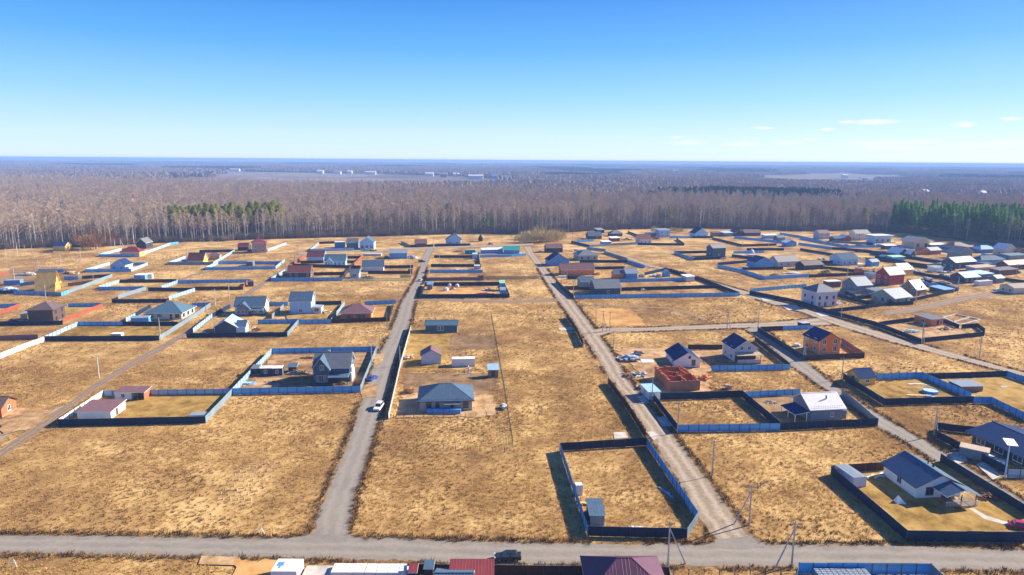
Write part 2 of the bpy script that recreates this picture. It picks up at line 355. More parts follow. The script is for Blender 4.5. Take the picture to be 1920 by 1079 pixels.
road('asphalt_lane', [(1396, 617), (1440, 646), (1482, 684), (1542, 727), (1573, 745), (1610, 773), (1643, 799), (1703, 832), (1753, 865), (1840, 917), (1920, 962), (1990, 1002)],
     [(1425, 613), (1462, 640), (1507, 677), (1560, 720), (1597, 745), (1632, 768), (1667, 790), (1733, 827), (1778, 855), (1853, 900), (1920, 940), (2010, 990)], M_asph, n=120)
road('gravel_lane', [(1100, 461), (1140, 474), (1180, 487), (1213, 499), (1255, 509), (1300, 524), (1385, 551), (1440, 569), (1502, 586), (1572, 612), (1665, 640), (1740, 660), (1885, 698), (1990, 722)],
     [(1104, 459), (1146, 472), (1187, 485), (1220, 497), (1262, 507), (1310, 521), (1396, 546), (1446, 561), (1510, 578), (1585, 603), (1680, 632), (1757, 654), (1900, 694), (2005, 716)], M_grav, n=90)
road('footpath', [(-20, 830), (0, 818), (40, 795), (87, 774), (120, 760)], [(-20, 838), (0, 826), (44, 801), (92, 779), (124, 763)], M_grav, n=30, verge=False)
road('footpath', [(1092, 571), (1180, 575), (1255, 577), (1300, 590), (1325, 600)], [(1092, 573), (1180, 577), (1252, 579), (1296, 592), (1320, 602)], M_track, n=40, verge=False)
road('footpath', [(232, 560), (300, 540), (360, 515), (430, 500)], [(236, 562), (304, 542), (364, 517), (434, 502)], M_track, n=40, verge=False)
road('earth_track', [(1655, 585), (1700, 578), (1745, 569), (1790, 557), (1850, 549), (1930, 545)], [(1660, 592), (1712, 586), (1760, 576), (1806, 565), (1860, 556), (1930, 552)], M_track, n=40, verge=False)
road('earth_track', [(-40, 860), (0, 843), (77, 793), (140, 747), (180, 718), (250, 675), (300, 648), (350, 620), (410, 582), (480, 536), (530, 505), (550, 490), (567, 477)],
     [(-40, 886), (0, 862), (90, 800), (152, 750), (197, 720), (265, 680), (318, 650), (370, 620), (428, 582), (494, 536), (540, 505), (561, 490), (577, 477)], M_track, n=110, verge=False)
road('sandy_track', [(560, 474), (617, 471), (720, 468), (800, 464), (960, 459), (1000, 457)], [(560, 478), (617, 474), (720, 471), (800, 467), (960, 462), (1000, 460)], M_grav, n=50, verge=False)

# ------------------------------------------------------------------ ground patches of other soil
patch('sand_patch', [(1104, 582), (1125, 578), (1180, 580), (1195, 592), (1209, 606), (1206, 611), (1140, 612), (1120, 603)], M_sand, jit=.5, mask=1)
patch('garden_bed', [(848, 628), (924, 629), (929, 655), (840, 656)], M_dirt, jit=.15)
patch('bare_soil', [(770, 618), (846, 626), (838, 660), (835, 690), (760, 690), (764, 650)], M_lawn, jit=.3, mask=2)
patch('bare_soil', [(752, 742), (785, 735), (905, 728), (925, 745), (930, 780), (900, 783), (742, 784)], M_earth, jit=.4)
patch('bare_soil', [(755, 700), (925, 700), (935, 728), (905, 735), (760, 738)], M_dirt, jit=.4, mask=2)
patch('driveway', [(686, 722), (708, 722), (706, 745), (678, 748), (676, 738)], M_earth, jit=.15)
patch('driveway', [(700, 663), (722, 664), (714, 684), (700, 686)], M_earth, jit=.15)
patch('yard_ground', [(0, 520), (20, 505), (70, 500), (135, 505), (150, 522), (60, 545), (0, 550)], M_dirt, jit=.3, mask=2)
patch('yard_ground', [(1150, 655), (1190, 652), (1250, 655), (1330, 690), (1330, 735), (1240, 742), (1200, 700)], M_earth, jit=.5, mask=2)
patch('yard_ground', [(1290, 660), (1355, 655), (1372, 680), (1330, 690)], M_earth, jit=.4, mask=2)
patch('culvert_slab', [(1150, 812), (1172, 811), (1178, 822), (1152, 824)], M_conc)
patch('culvert_slab', [(1212, 811), (1224, 810), (1238, 819), (1226, 827), (1222, 824)], M_conc)
patch('culvert_slab', [(1230, 783), (1252, 782), (1266, 800), (1242, 801)], M_conc)
patch('culvert_slab', [(1046, 616), (1072, 614), (1077, 620), (1050, 621)], M_conc)
patch('culvert_slab', [(1195, 744), (1208, 742), (1218, 757), (1203, 758)], M_conc)
patch('culvert_slab', [(1425, 558), (1445, 558), (1455, 564), (1432, 566)], M_conc)
patch('culvert_slab', [(1465, 574), (1492, 572), (1502, 580), (1478, 583)], M_conc)
patch('culvert_slab', [(1527, 588), (1545, 586), (1558, 593), (1540, 595)], M_conc)
patch('culvert_slab', [(1775, 852), (1800, 848), (1815, 865), (1795, 872)], M_conc)
patch('culvert_slab', [(1830, 872), (1845, 868), (1878, 893), (1862, 902)], M_conc)
patch('culvert_slab', [(378, 1044), (450, 1046), (452, 1062), (372, 1060)], M_earth)
patch('yard_ground', [(440, 1052), (560, 1055), (560, 1100), (430, 1100)], M_sand, jit=.4)
patch('yard_ground', [(0, 768), (34, 766), (100, 772), (60, 805), (0, 818)], M_earth, jit=.4, mask=2)
patch('bare_soil', [(300, 590), (345, 586), (362, 578), (378, 582), (350, 603), (330, 606)], M_earth, jit=.3)
patch('yard_ground', [(760, 1075), (900, 1075), (900, 1110), (760, 1110)], M_sand, jit=.2)
# far fields beyond the forest
M_ff = mkmat('far_stubble', (.21, .16, .13), var=.35, scale=.012, rough=1)
for nm, q in (('far_field', [(-200, 1960), (-60, 1850), (330, 1850), (380, 1950)]), ('far_field', [(800, 1820), (1150, 1760), (1250, 1900), (820, 1950)]),
              ('far_field', [(-1300, 2750), (-620, 2500), (-500, 3100), (-1250, 3500)]), ('far_field', [(250, 3000), (500, 2900), (700, 3400), (330, 3600)]),
              ('far_field', [(-900, 2050), (-420, 1950), (-380, 2300), (-950, 2500)]), ('far_field', [(900, 4200), (1800, 4000), (1900, 4700), (1000, 4900)])):
    patch(nm, q, M_ff if q[0][0] != 900 else M_far, px=False, mask=0)
FARF = [[(-160, 1860), (-60, 1790), (330, 1790), (380, 1940), (-160, 1950)], [(820, 1700), (1130, 1640), (1200, 1890), (830, 1940)], [(-1300, 2450), (-620, 2250), (-500, 3100), (-1250, 3500)],
        [(250, 2550), (500, 2500), (700, 3400), (330, 3600)], [(-900, 1900), (-420, 1750), (-380, 2300), (-950, 2500)], [(900, 4000), (1700, 3900), (1900, 4700), (1000, 4900)]]

# ------------------------------------------------------------------ fences
FC = {'g': mkmat('galvanised_sheet', (0.34, 0.50, 0.66), rough=.42, var=.08, scale=.3), 'b': mkmat('shaded_galvanised_sheet', (0.09, 0.43, 0.90), rough=.4, var=.08, scale=.3),  # second sheet: galvanised too, with the blue of shade put into its colour
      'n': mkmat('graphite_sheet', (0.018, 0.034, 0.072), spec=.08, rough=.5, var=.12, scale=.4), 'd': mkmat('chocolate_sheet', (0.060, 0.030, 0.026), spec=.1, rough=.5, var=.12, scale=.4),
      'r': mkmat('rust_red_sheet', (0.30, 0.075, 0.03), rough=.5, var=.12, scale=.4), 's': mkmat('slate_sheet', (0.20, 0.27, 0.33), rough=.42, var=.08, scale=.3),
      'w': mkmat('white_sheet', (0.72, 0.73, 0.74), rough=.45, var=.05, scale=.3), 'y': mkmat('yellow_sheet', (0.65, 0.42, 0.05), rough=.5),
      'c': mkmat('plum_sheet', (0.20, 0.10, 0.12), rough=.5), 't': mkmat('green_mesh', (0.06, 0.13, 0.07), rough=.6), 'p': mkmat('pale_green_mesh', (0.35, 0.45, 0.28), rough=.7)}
M_post = mkmat('post_steel', (0.10, 0.11, 0.12), rough=.5)
M_rail = mkmat('rail_steel', (0.16, 0.17, 0.19), rough=.5)
PANEL = {}
def panel_mesh(front, back):
    k = (front, back)
    if k not in PANEL:
        mb = MB(); n = 10; A = []; B = []
        for i in range(2*n+1):
            y = 0.014 if i % 2 else -0.014
            x = i/(2*n); A.append((x, y)); 
        th = .012
        fa = [[mb.vert((x, y-th, z)) for x, y in A] for z in (0, 1)]; ba = [[mb.vert((x, y+th, z)) for x, y in A] for z in (0, 1)]
        for i in range(2*n):
            mb.face([fa[0][i], fa[0][i+1], fa[1][i+1], fa[1][i]], 0); mb.face([ba[0][i+1], ba[0][i], ba[1][i], ba[1][i+1]], 1)
            mb.face([fa[1][i], fa[1][i+1], ba[1][i+1], ba[1][i]], 1)
        for i in (0, 2*n): mb.face([fa[0][i], fa[1][i], ba[1][i], ba[0][i]], 0)
        PANEL[k] = mb.mesh('fence_panel', [FC[front], FC[back]])
    return PANEL[k]
_pm = MB(); _pm.box(-.065, .065, -.03, .03, 0, 1); POST = _pm.mesh('fence_post', M_post)
_pm = MB(); _pm.box(0, 1, -.02, .02, -.02, .02); RAIL = _pm.mesh('fence_rail', M_rail)
def fence(label, pts, seen, h=1.9, lawn=None, group=None, step=2.5, far=None, closed=False):
    """seen: colour code of the side turned to the camera, one per segment (or 'seen/other')"""
    segs = seen.split() if (' ' in seen or '/' in seen) else list(seen)
    P = [G(*p) for p in pts]
    if closed: P.append(P[0])
    root = thing('fence', label, 'fence', P[0], 0, group)
    inv = root.location
    ymean = sum(p[1] for p in pts)/len(pts)
    is_far = (ymean < 518) if far is None else far
    mb = MB(); mats = []; 
    for i, (a, b) in enumerate(zip(P, P[1:])):
        s = segs[min(i, len(segs)-1)]
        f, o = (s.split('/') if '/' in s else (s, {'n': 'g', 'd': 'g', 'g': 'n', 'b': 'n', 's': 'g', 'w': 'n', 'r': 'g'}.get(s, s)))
        d = (b-a).xy; ln = d.length
        if ln < .3: continue
        nrm = Vector((d.y, -d.x))          # right of travel = local -y
        cam_side = nrm.dot(-a.xy) > 0      # camera on the -y side?
        front, back = (f, o) if cam_side else (o, f)
        rz = math.atan2(d.y, d.x); n = max(1, round(ln/step)); w = ln/n
        rot = Matrix.Rotation(rz, 4, 'Z'); psign = 1 if cam_side else -1
        if f in 'gbw' : psign = -psign       # rails and posts stand on the unpainted inner side
        if not is_far:
            for k in range(n):
                o_ = link('panel', panel_mesh(front, back), root); hh = h*(1+random.gauss(0, .006))
                o_.location = (a-inv) + rot @ Vector((k*w+.01, 0, 0.06+random.gauss(0, .015))); o_.rotation_euler = (random.gauss(0, .008), 0, rz); o_.scale = (w-.02, 1, hh-.06)
                p_ = link('post', POST, root); p_.location = (a-inv) + rot @ Vector((k*w, .065*psign, 0)); p_.rotation_euler = (0, 0, rz); p_.scale = (1, 1, h+.03)
            for z in (.45, h-.4):
                r_ = link('rail', RAIL, root); r_.location = (a-inv) + rot @ Vector((0, .035*psign, z)); r_.rotation_euler = (0, 0, rz); r_.scale = (ln, 1, 1)
        else:
            for m in (front, back):
                if m not in mats: mats.append(m)
            T = Matrix.Translation(a-inv) @ rot
            for k in range(n):
                x0, x1 = k*w+.02, (k+1)*w-.02
                q = [[T @ Vector(c) for c in ((x0, y, .05), (x1, y, .05), (x1, y, h), (x0, y, h))] for y in (-.025, .025)]
                mb.poly(q[0], mats.index(front)); mb.poly(q[1][::-1], mats.index(back)); mb.poly([q[0][3], q[0][2], q[1][2], q[1][3]], mats.index(back))
                mb.poly([q[0][0], q[0][3], q[1][3], q[1][0]], mats.index(front)); mb.poly([q[0][1], q[0][2], q[1][2], q[1][1]], mats.index(front))
            M_ = T
            for k in range(0, n+1): mb.box(k*w-.04, k*w+.04, .03*psign, .09*psign, 0, h+.02, mats.index(front), M_)
    if is_far and mb.v:
        o = mb.build('panel', [FC[m] for m in mats], root, fix=False); o['kind'] = 'stuff'
    if lawn: patch('yard_lawn', pts if lawn is True else lawn, M_lawn, mask=2)
    return root
def mesh_fence(label, pts, mat, h=1.7, step=2.6, wire=.02, nh=7, nv=6, posts=M_post):
    """see-through wire fence: posts and separate wires"""
    P = [G(*p) for p in pts]; root = thing('wire_fence', label, 'fence', P[0]); mb = MB(); inv = P[0]
    for a, b in zip(P, P[1:]):
        d = (b-a); ln = d.length; n = max(1, round(ln/step)); rz = math.atan2(d.y, d.x)
        T = Matrix.Translation(a-inv) @ Matrix.Rotation(rz, 4, 'Z')
        for k in range(n+1):
            p_ = link('post', POST, root); p_.location = (a-inv) + d*(k/n); p_.rotation_euler = (0, 0, rz); p_.scale = (1, 1, h+.05)
        for k in range(nh): mb.box(0, ln, -wire/2, wire/2, .1+(h-.1)*k/(nh-1)-wire/2, .1+(h-.1)*k/(nh-1)+wire/2, 0, T)
        for k in range(n*nv): mb.box(ln*k/(n*nv)-wire/2, ln*k/(n*nv)+wire/2, -wire/2, wire/2, .1, h, 0, T)
    o = mb.build('wire_mesh', mat, root, fix=False); o['kind'] = 'stuff'
    return root

# left lots, near to far
fence('graphite front fence round the lot with two violet-roofed sheds, blue-grey behind', [(110, 800), (386, 794), (436, 741), (194, 744)], 'n s g w', closed=True, lawn=True)
fence('galvanised fence round the two-storey chalet with the timber pile', [(436, 741), (676, 736), (706, 660), (510, 664)], 'b s/g b g', closed=True, h=2.0)
patch('yard_ground', [(448, 738), (674, 734), (702, 662), (514, 666)], M_dirt, jit=.2, mask=1)
patch('bare_soil', [(497, 688), (585, 688), (590, 668), (515, 667)], M_earth, jit=.3)
patch('bare_soil', [(480, 712), (535, 710), (520, 730), (478, 732)], M_earth, jit=.3)
patch('bare_soil', [(660, 690), (690, 690), (700, 664), (662, 666)], M_earth, jit=.2)
fence('graphite fence of the empty lawn lot with a low white box inside', [(147, 612), (84, 640), (299, 639), (350, 606)], 'g n/n s', lawn=[(147, 612), (84, 640), (299, 639), (332, 612)])
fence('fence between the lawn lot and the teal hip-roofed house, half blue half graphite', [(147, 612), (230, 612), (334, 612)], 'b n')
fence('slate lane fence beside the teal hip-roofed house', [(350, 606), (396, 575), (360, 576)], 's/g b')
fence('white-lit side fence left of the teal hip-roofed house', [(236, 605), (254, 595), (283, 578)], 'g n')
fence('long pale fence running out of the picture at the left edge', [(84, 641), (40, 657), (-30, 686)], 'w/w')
fence('dark plum fence meeting the long pale fence at the left edge', [(-30, 640), (72, 637)], 'c/c')
fence('graphite front fence below the brown two-storey house', [(-20, 612), (118, 610)], 'n')
fence('rust-red slat fence on the right of the brown two-storey house', [(118, 606), (194, 576), (128, 577)], 'r b', lawn=[(118, 606), (194, 576), (128, 577), (110, 590)])
fence('blue fence with a red side near the left edge', [(-20, 579), (38, 577), (-10, 594)], 'b r')
fence('graphite and blue fence behind the tarpaulins at the A-frame house', [(-10, 552), (26, 552)], 'n')
fence('blue front fence of the A-frame timber house', [(26, 553), (86, 554), (115, 556), (129, 551), (211, 520), (154, 524)], 'b s b s n')
fence('blue short fence beside the A-frame timber house', [(121, 525), (147, 525)], 'b')
fence('brown fence behind the A-frame timber house', [(128, 538), (174, 532)], 'd')
fence('graphite fence and tarpaulin left of the A-frame house', [(38, 538), (65, 534)], 'n')
fence('blue panel fence on the far side of the timber yard', [(72, 511), (120, 511)], 'b')
fence('dark red fence stub at the left edge', [(-10, 520), (17, 515)], 'r')
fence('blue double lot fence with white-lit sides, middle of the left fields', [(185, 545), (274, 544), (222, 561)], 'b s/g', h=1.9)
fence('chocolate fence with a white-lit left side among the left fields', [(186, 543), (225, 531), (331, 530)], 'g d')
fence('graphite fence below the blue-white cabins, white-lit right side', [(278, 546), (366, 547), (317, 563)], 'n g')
fence('graphite fence along the top of the meadow behind the teal hip-roofed house', [(210, 569), (312, 568)], 'n')
fence('blue fence beside the blue container and the earth track', [(303, 543), (334, 532), (470, 530)], 'g b')
fence('chocolate fence with a red end beside the earth track', [(365, 545), (456, 544), (464, 532)], 'd r')
fence('slate fence round the red-roofed house with the timber gazebo', [(316, 497), (400, 497), (440, 473), (374, 474)], 's g n')
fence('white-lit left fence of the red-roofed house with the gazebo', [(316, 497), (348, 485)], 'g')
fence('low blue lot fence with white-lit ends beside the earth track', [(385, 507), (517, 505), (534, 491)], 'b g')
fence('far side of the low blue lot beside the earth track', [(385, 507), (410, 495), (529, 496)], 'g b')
fence('blue fence round the blue gabled house on the left', [(160, 511), (246, 510), (277, 498), (250, 498)], 'b g b')
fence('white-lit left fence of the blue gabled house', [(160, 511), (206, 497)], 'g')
fence('blue fence in front of the maroon hip-roofed house by the forest', [(185, 482), (259, 482), (319, 460), (335, 458)], 'b g b')
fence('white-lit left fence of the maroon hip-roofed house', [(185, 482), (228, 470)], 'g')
# centre-left block
fence('blue front fence of the long brown house by the earth track', [(535, 511), (508, 528), (641, 527)], 'g b', h=2.0)
fence('dark diagonal fence between the brown house and the grey-roofed cabin', [(641, 527), (664, 496)], 'd')
fence('rust-red lit fence strip behind the pale long shed', [(664, 499), (681, 482)], 'r')
fence('chocolate fence in the yard right of the long brown house', [(588, 517), (645, 516)], 'd')
fence('chocolate fence in front of the portico house', [(549, 500), (676, 504)], 'd')
fence('chocolate back fence between the blue-white house and the portico house', [(564, 495), (607, 494)], 'd')
fence('chocolate fence right of the portico house, middle row', [(651, 494), (668, 494)], 'd')
fence('chocolate fence right of the portico house, farthest row', [(648, 486), (678, 485)], 'd')
fence('reddish fence on the left of the blue-white house', [(552, 496), (576, 481)], 'r')
fence('chocolate back fence of the pale long shed lot', [(700, 504), (775, 503)], 'd')
fence('chocolate front fence of the pale long shed with a red end', [(690, 514), (773, 514), (776, 504)], 'd r')
fence('yellow fence panel by the lane in front of the brown lots', [(751, 521), (771, 521)], 'y/y', h=1.5)
mesh_fence('pale green wire fence along the meadow in front of the grey-roofed cabin', [(644, 527), (770, 527)], FC['p'], wire=.09)
fence('pale fence with a white-lit left side near the blue boxes by the forest', [(598, 459), (581, 472), (664, 470)], 'g g')
fence('chocolate fence behind the blue boxes at the forest edge', [(598, 458), (630, 457)], 'd')
fence('white-lit fence right of the pink-walled two-storey house', [(502, 472), (537, 459)], 'g')
fence('navy fence in front of the violet-roofed cabin at the forest edge', [(752, 456), (769, 464), (812, 463)], 's n')
fence('navy fence in front of the blue-roofed gabled house at the forest edge', [(815, 463), (881, 461)], 'n')
# centre block
fence('graphite back fence of the lot with the light blue shed', [(814, 484), (886, 484), (895, 476)], 'n b')
fence('graphite right-hand fence of the narrow centre lots', [(897, 476), (901, 504)], 'n')
fence('slate-dark cross fence of the narrow centre lots', [(808, 501), (902, 501)], 'n')
fence('blue cross fence of the narrow centre lots', [(806, 512), (905, 512)], 'b')
fence('plum-brown cross fence behind the lot with the green cabin', [(803, 518), (800, 527), (907, 526), (906, 517)], 'c c c')
fence('graphite fence round the bare-earth lot with white tanks and the green cabin', [(790, 560), (955, 559), (945, 536), (797, 537)], 'n n n n', closed=True, h=2.1)
patch('bare_soil', [(800, 556), (806, 545), (850, 541), (880, 540), (915, 541), (928, 553), (925, 556)], M_sand, jit=.3)
fence('blue fence along the meadow beside the teal-roofed cabins', [(900, 483), (960, 482), (986, 480)], 'b')
mesh_fence('low dark green wire fence beside the gravel lane', [(908, 524), (1010, 523)], FC['t'], wire=.10)
fence('long thin white fence along the lane beside the grey hip-roofed house', [(771, 618), (750, 693), (729, 787)], 'w/w', h=1.8)
mesh_fence('tall green wire fence running down the meadow right of the hip-roofed house', [(921, 594), (927, 628), (945, 730), (962, 840)], FC['t'], h=1.9, wire=.022, nh=6, nv=5)
mesh_fence('low rusty wire fence in front of the grey hip-roofed house', [(738, 785), (832, 783), (932, 779)], MATS['trodden_soil'], h=1.0, wire=.03, nh=3, nv=2)
mesh_fence('row of thin posts across the meadow above the dry grass', [(832, 842), (946, 849)], MATS['trodden_soil'], h=1.2, wire=.02, nh=2, nv=1)
# right of the gravel lane
fence('blue front fence of the large navy-walled house', [(1078, 561), (1386, 556)], 'b', h=2.0)
fence('graphite lane fence left of the large navy-walled house', [(1042, 531), (1076, 561)], 'n')
fence('graphite right fence behind the large navy-walled house', [(1386, 555), (1320, 529), (1248, 508), (1208, 517)], 'n n n')
fence('graphite cross fence right of the large navy-walled house', [(1165, 546), (1346, 541)], 'n')
fence('blue cross fence right of the pale-roofed blue shed', [(1158, 530), (1287, 527)], 'b')
fence('chocolate cross fence behind the large navy-walled house', [(1058, 543), (1115, 546)], 'd')
fence('graphite cross fence in front of the orange timber house', [(1062, 524), (1090, 524)], 'n')
fence('graphite fence behind the orange timber house', [(1087, 493), (1176, 493), (1209, 503)], 'n b')
fence('graphite fence right of the orange timber house', [(1113, 506), (1171, 505)], 'd')
fence('pale slate diagonal fence right of the grey hip-roofed house near the forest', [(1132, 475), (1176, 489)], 's')
fence('graphite diagonal fence with a white base below the far sheds', [(1071, 456), (1105, 464)], 'n')
fence('slate fence in front of the small blue shed near the forest', [(1105, 464), (1150, 461), (1196, 459)], 's')
fence('dark fence in front of the pale house with the red roof', [(1196, 460), (1283, 461), (1268, 450)], 'n n')
fence('blue fence behind the small blue shed near the forest', [(1081, 455), (1113, 453)], 'b')
fence('blue fence between the white box house and the blue gabled house', [(1255, 447), (1293, 447)], 'b')
fence('graphite diagonal fence left of the white box house', [(1177, 437), (1198, 445)], 'n')
fence('graphite fence in front of the blue gabled house near the forest', [(1298, 447), (1336, 447)], 'n')
fence('graphite fence with blue back below the far gable roof', [(1335, 449), (1392, 463), (1456, 461)], 'n d')
fence('long light blue fence below the far gable roof', [(1376, 447), (1472, 457)], 'b')
fence('blue diagonal fence at the forest edge right of centre', [(1462, 440), (1500, 446), (1542, 456)], 'b')
fence('blue fence right of the small white-roofed blue shed', [(1497, 459), (1560, 468), (1625, 473), (1680, 482)], 'b n n')
fence('light blue fence below the striped house and the log house', [(1500, 449), (1587, 465), (1692, 464)], 'b')
fence('blue and graphite fence round the tall dark teal house', [(1361, 486), (1300, 489), (1264, 476), (1329, 475)], 'n b n')
fence('slate-blue fence behind the white sheeting near the teal house', [(1375, 476), (1432, 475)], 'b')
fence('graphite fence below the white sheeting near the teal house', [(1372, 482), (1414, 487)], 'n')
fence('blue fence round the small yellow yard below the bright blue house', [(1345, 502), (1391, 511), (1434, 525), (1517, 520)], 'b b b', h=2.0)
fence('graphite back fence left of the bright blue house', [(1346, 498), (1414, 492)], 'n')
fence('dark cross fence below the bright blue house', [(1392, 507), (1468, 506)], 'd')
fence('chocolate fence round the timber yard with wood scraps', [(1517, 521), (1632, 516), (1640, 508)], 'd d')
fence('tall chocolate diagonal fence behind the timber yard', [(1502, 497), (1545, 505), (1640, 515)], 'd d')
fence('blue back fence of the lot with the white two-storey house', [(1407, 548), (1512, 539)], 'b')
fence('long graphite fence along the gravel lane past the white two-storey house', [(1405, 552), (1497, 571), (1549, 588), (1640, 612), (1727, 645)], 'n', h=2.0)
fence('graphite fence between the white two-storey house and the track', [(1549, 588), (1622, 580), (1712, 566), (1794, 547)], 'n')
fence('graphite cross fence right of the white two-storey house', [(1567, 557), (1642, 576)], 'n')
fence('slate cross fence behind the white two-storey house', [(1570, 552), (1637, 552)], 's')
fence('graphite back fence of the lot with the small orange house', [(1648, 612), (1724, 602)], 'n')
fence('graphite fence with a pointed end right of the small orange house', [(1728, 643), (1845, 631), (1846, 625), (1832, 615), (1802, 617)], 'n n n n')
fence('graphite fence behind the building materials of the small orange house', [(1767, 606), (1798, 617)], 'n')
patch('yard_ground', [(1667, 614), (1724, 604), (1766, 606), (1800, 620), (1820, 628), (1730, 640)], M_earth, jit=.2)
fence('graphite and plum fence round the orange two-storey house', [(1420, 622), (1507, 677), (1620, 672), (1577, 643)], 'n d c/c', h=2.0)
fence('blue back fence with a dark gate behind the orange two-storey house', [(1426, 622), (1467, 620), (1522, 618)], 'd b')
fence('graphite front fence of the lot with the blue pool and the yellow shed', [(1580, 712), (1657, 761), (1824, 756)], 'n n', h=2.1)
fence('blue fence between the blue pool and the low flat shed', [(1642, 713), (1729, 710), (1820, 750)], 'b b', h=2.1)
fence('graphite and blue fence along the end of the gravel lane', [(1737, 712), (1887, 707), (1935, 723)], 'n b', h=2.0)
fence('blue zigzag fence right of the blue pool lot', [(1824, 757), (1857, 757), (1930, 792)], 'b b', h=2.0)
patch('yard_lawn', [(1610, 724), (1727, 712), (1818, 752), (1660, 757)], M_lawn, mask=2)
patch('yard_lawn', [(1737, 714), (1886, 709), (1930, 724), (1930, 780), (1857, 754), (1830, 752)], M_lawn, mask=2)
fence('graphite fence of the dark ribbed-roof house by the asphalt lane', [(1833, 815), (1755, 806), (1756, 822), (1888, 890)], 'n n n')
fence('pale grey fence piece below the solar street lamp', [(1888, 896), (1935, 896)], 'g')
fence('graphite front fence of the white-roofed house, part blue at the left', [(1645, 799), (1462, 808)], 'n', h=2.1)
fence('slate lane fence right of the white-roofed house', [(1645, 799), (1577, 741)], 's')
fence('blue front fence of the empty lot left of the white-roofed house', [(1271, 811), (1462, 808)], 'b', h=2.0)
fence('graphite fence beside the gravel lane left of the empty lot', [(1222, 747), (1271, 811)], 'n', h=2.0)
fence('graphite back fence below the unfinished brick house', [(1238, 751), (1391, 746), (1463, 807)], 'n n', h=2.2)
fence('blue back fence left of the white-roofed house', [(1394, 747), (1440, 744), (1500, 741)], 'b')
patch('bare_soil', [(1395, 750), (1500, 745), (1515, 790), (1465, 800)], M_dirt, jit=.2, mask=1)
fence('blue fence in front of the white house with the tan porch', [(1334, 697), (1481, 694)], 'b', h=2.0)
fence('chocolate back fence left of the white house with the tan porch', [(1290, 656), (1354, 656)], 'd')
fence('graphite fence right of the white house with the tan porch', [(1415, 640), (1481, 692)], 'n')
fence('dark brown fence standing along the left of the gravel lane', [(1140, 720), (1177, 770), (1210, 823)], 'd/d', h=2.0)
fence('short dark fence with a wide shadow left of the gravel lane', [(1062, 597), (1080, 622), (1094, 652)], 'd/d', h=2.1)
fence('graphite and blue fence round the near empty lot with the grey shed', [(1050, 846), (1102, 1006), (1288, 1010), (1308, 978), (1212, 836)], 'b n s/s b n', closed=True, h=2.0)
fence('graphite fence round the lawn of the white house with the ribbed roof', [(1665, 883), (1557, 890), (1700, 1015), (1925, 1018)], 'd n n', h=2.1, lawn=[(1665, 883), (1557, 890), (1700, 1015), (1935, 1018), (1925, 968), (1762, 867)])
fence('graphite lane fence behind the white house with the ribbed roof', [(1762, 867), (1930, 972)], 'n', h=2.1)
fence('dark fence at the bottom edge beside the maroon and violet roofs', [(762, 1110), (764, 1078), (960, 1081), (1254, 1085), (1258, 1115)], 'd d d d', h=2.0)
fence('blue panel fence at the bottom edge round the pale block stack', [(1490, 1110), (1496, 1077), (1744, 1079), (1775, 1110)], 'b b s', h=2.1)
mesh_fence('thin post-and-wire fence along the road at the bottom edge', [(1262, 1084), (1492, 1084)], MATS['trodden_soil'], h=1.6, wire=.03, nh=3, nv=1)

# ------------------------------------------------------------------ buildings
def mm(n, c, **k): return mkmat(n, c, **k)
M = dict(
 white=mm('white_siding', (.74, .74, .73), var=.04), cream=mm('cream_render', (.62, .54, .42), var=.06), navyw=mm('navy_siding', (.045, .065, .10), var=.1), slatew=mm('slate_siding', (.15, .19, .24), var=.08),
 blue=mm('blue_siding', (.09, .30, .64), var=.06), paleblue=mm('pale_blue_siding', (.34, .55, .80), var=.05), teal=mm('teal_siding', (.05, .11, .16), var=.08), grey=mm('grey_blocks', (.36, .35, .33), var=.1),
 brown=mm('brown_cladding', (.10, .055, .045), var=.1), pink=mm('pinkish_brick', (.42, .28, .22), var=.08), orange=mm('orange_brick', (.76, .19, .025), var=.1), red=mm('red_cladding', (.36, .05, .03), var=.08),
 timber=mm('fresh_timber', (.74, .45, .11), var=.12), oldwood=mm('weathered_wood', (.24, .17, .11), var=.15), yellow=mm('yellow_siding', (.68, .40, .08), var=.06), bbrown=mm('brown_brick', (.26, .12, .075), var=.12), terracotta=mm('terracotta_blocks', (.48, .14, .055), var=.15, scale=1.5),
 greenw=mm('grey_green_siding', (.22, .27, .25), var=.08), dark=mm('dark_planks', (.035, .03, .03), var=.1), violetw=mm('lilac_siding', (.52, .50, .58), var=.05), greenb=mm('mint_sheet', (.25, .62, .38), var=.05),
 r_navy=mm('navy_metal_roof', (.02, .05, .14), spec=.02, rough=.7, var=.08), r_grey=mm('grey_metal_roof', (.16, .18, .20), spec=.25, rough=.55, var=.07), r_slate=mm('slate_metal_roof', (.085, .14, .21), spec=.04, rough=.65, var=.07),
 r_pale=mm('pale_metal_roof', (.25, .30, .35), spec=.25, rough=.55, var=.06), r_white=mm('white_metal_roof', (.86, .82, .81), spec=.25, rough=.55, var=.04), r_brown=mm('red_brown_roof', (.20, .065, .055), spec=.25, rough=.55, var=.1),
 r_violet=mm('violet_metal_roof', (.20, .105, .105), spec=.25, rough=.55, var=.08), r_maroon=mm('maroon_roof', (.22, .04, .045), spec=.25, rough=.55, var=.08), r_umber=mm('umber_tile_roof', (.15, .105, .10), spec=.25, rough=.55, var=.1),
 r_teal=mm('teal_blue_roof', (.085, .16, .215), spec=.25, rough=.55, var=.07), r_green=mm('sea_green_roof', (.03, .33, .28), spec=.25, rough=.55, var=.07), r_tan=mm('tan_roof', (.50, .38, .27), spec=.25, rough=.55, var=.1), r_beige=mm('beige_roof', (.34, .32, .28), spec=.25, rough=.55, var=.06),
 trim=mm('white_trim', (.78, .78, .78), var=.03), dtrim=mm('dark_trim', (.05, .05, .06), var=.05), plinth=mm('plinth_concrete', (.30, .29, .28), var=.1),
 r_plum=mm('plum_ribbed_roof', (.11, .04, .08), spec=.25, rough=.55, var=.07))
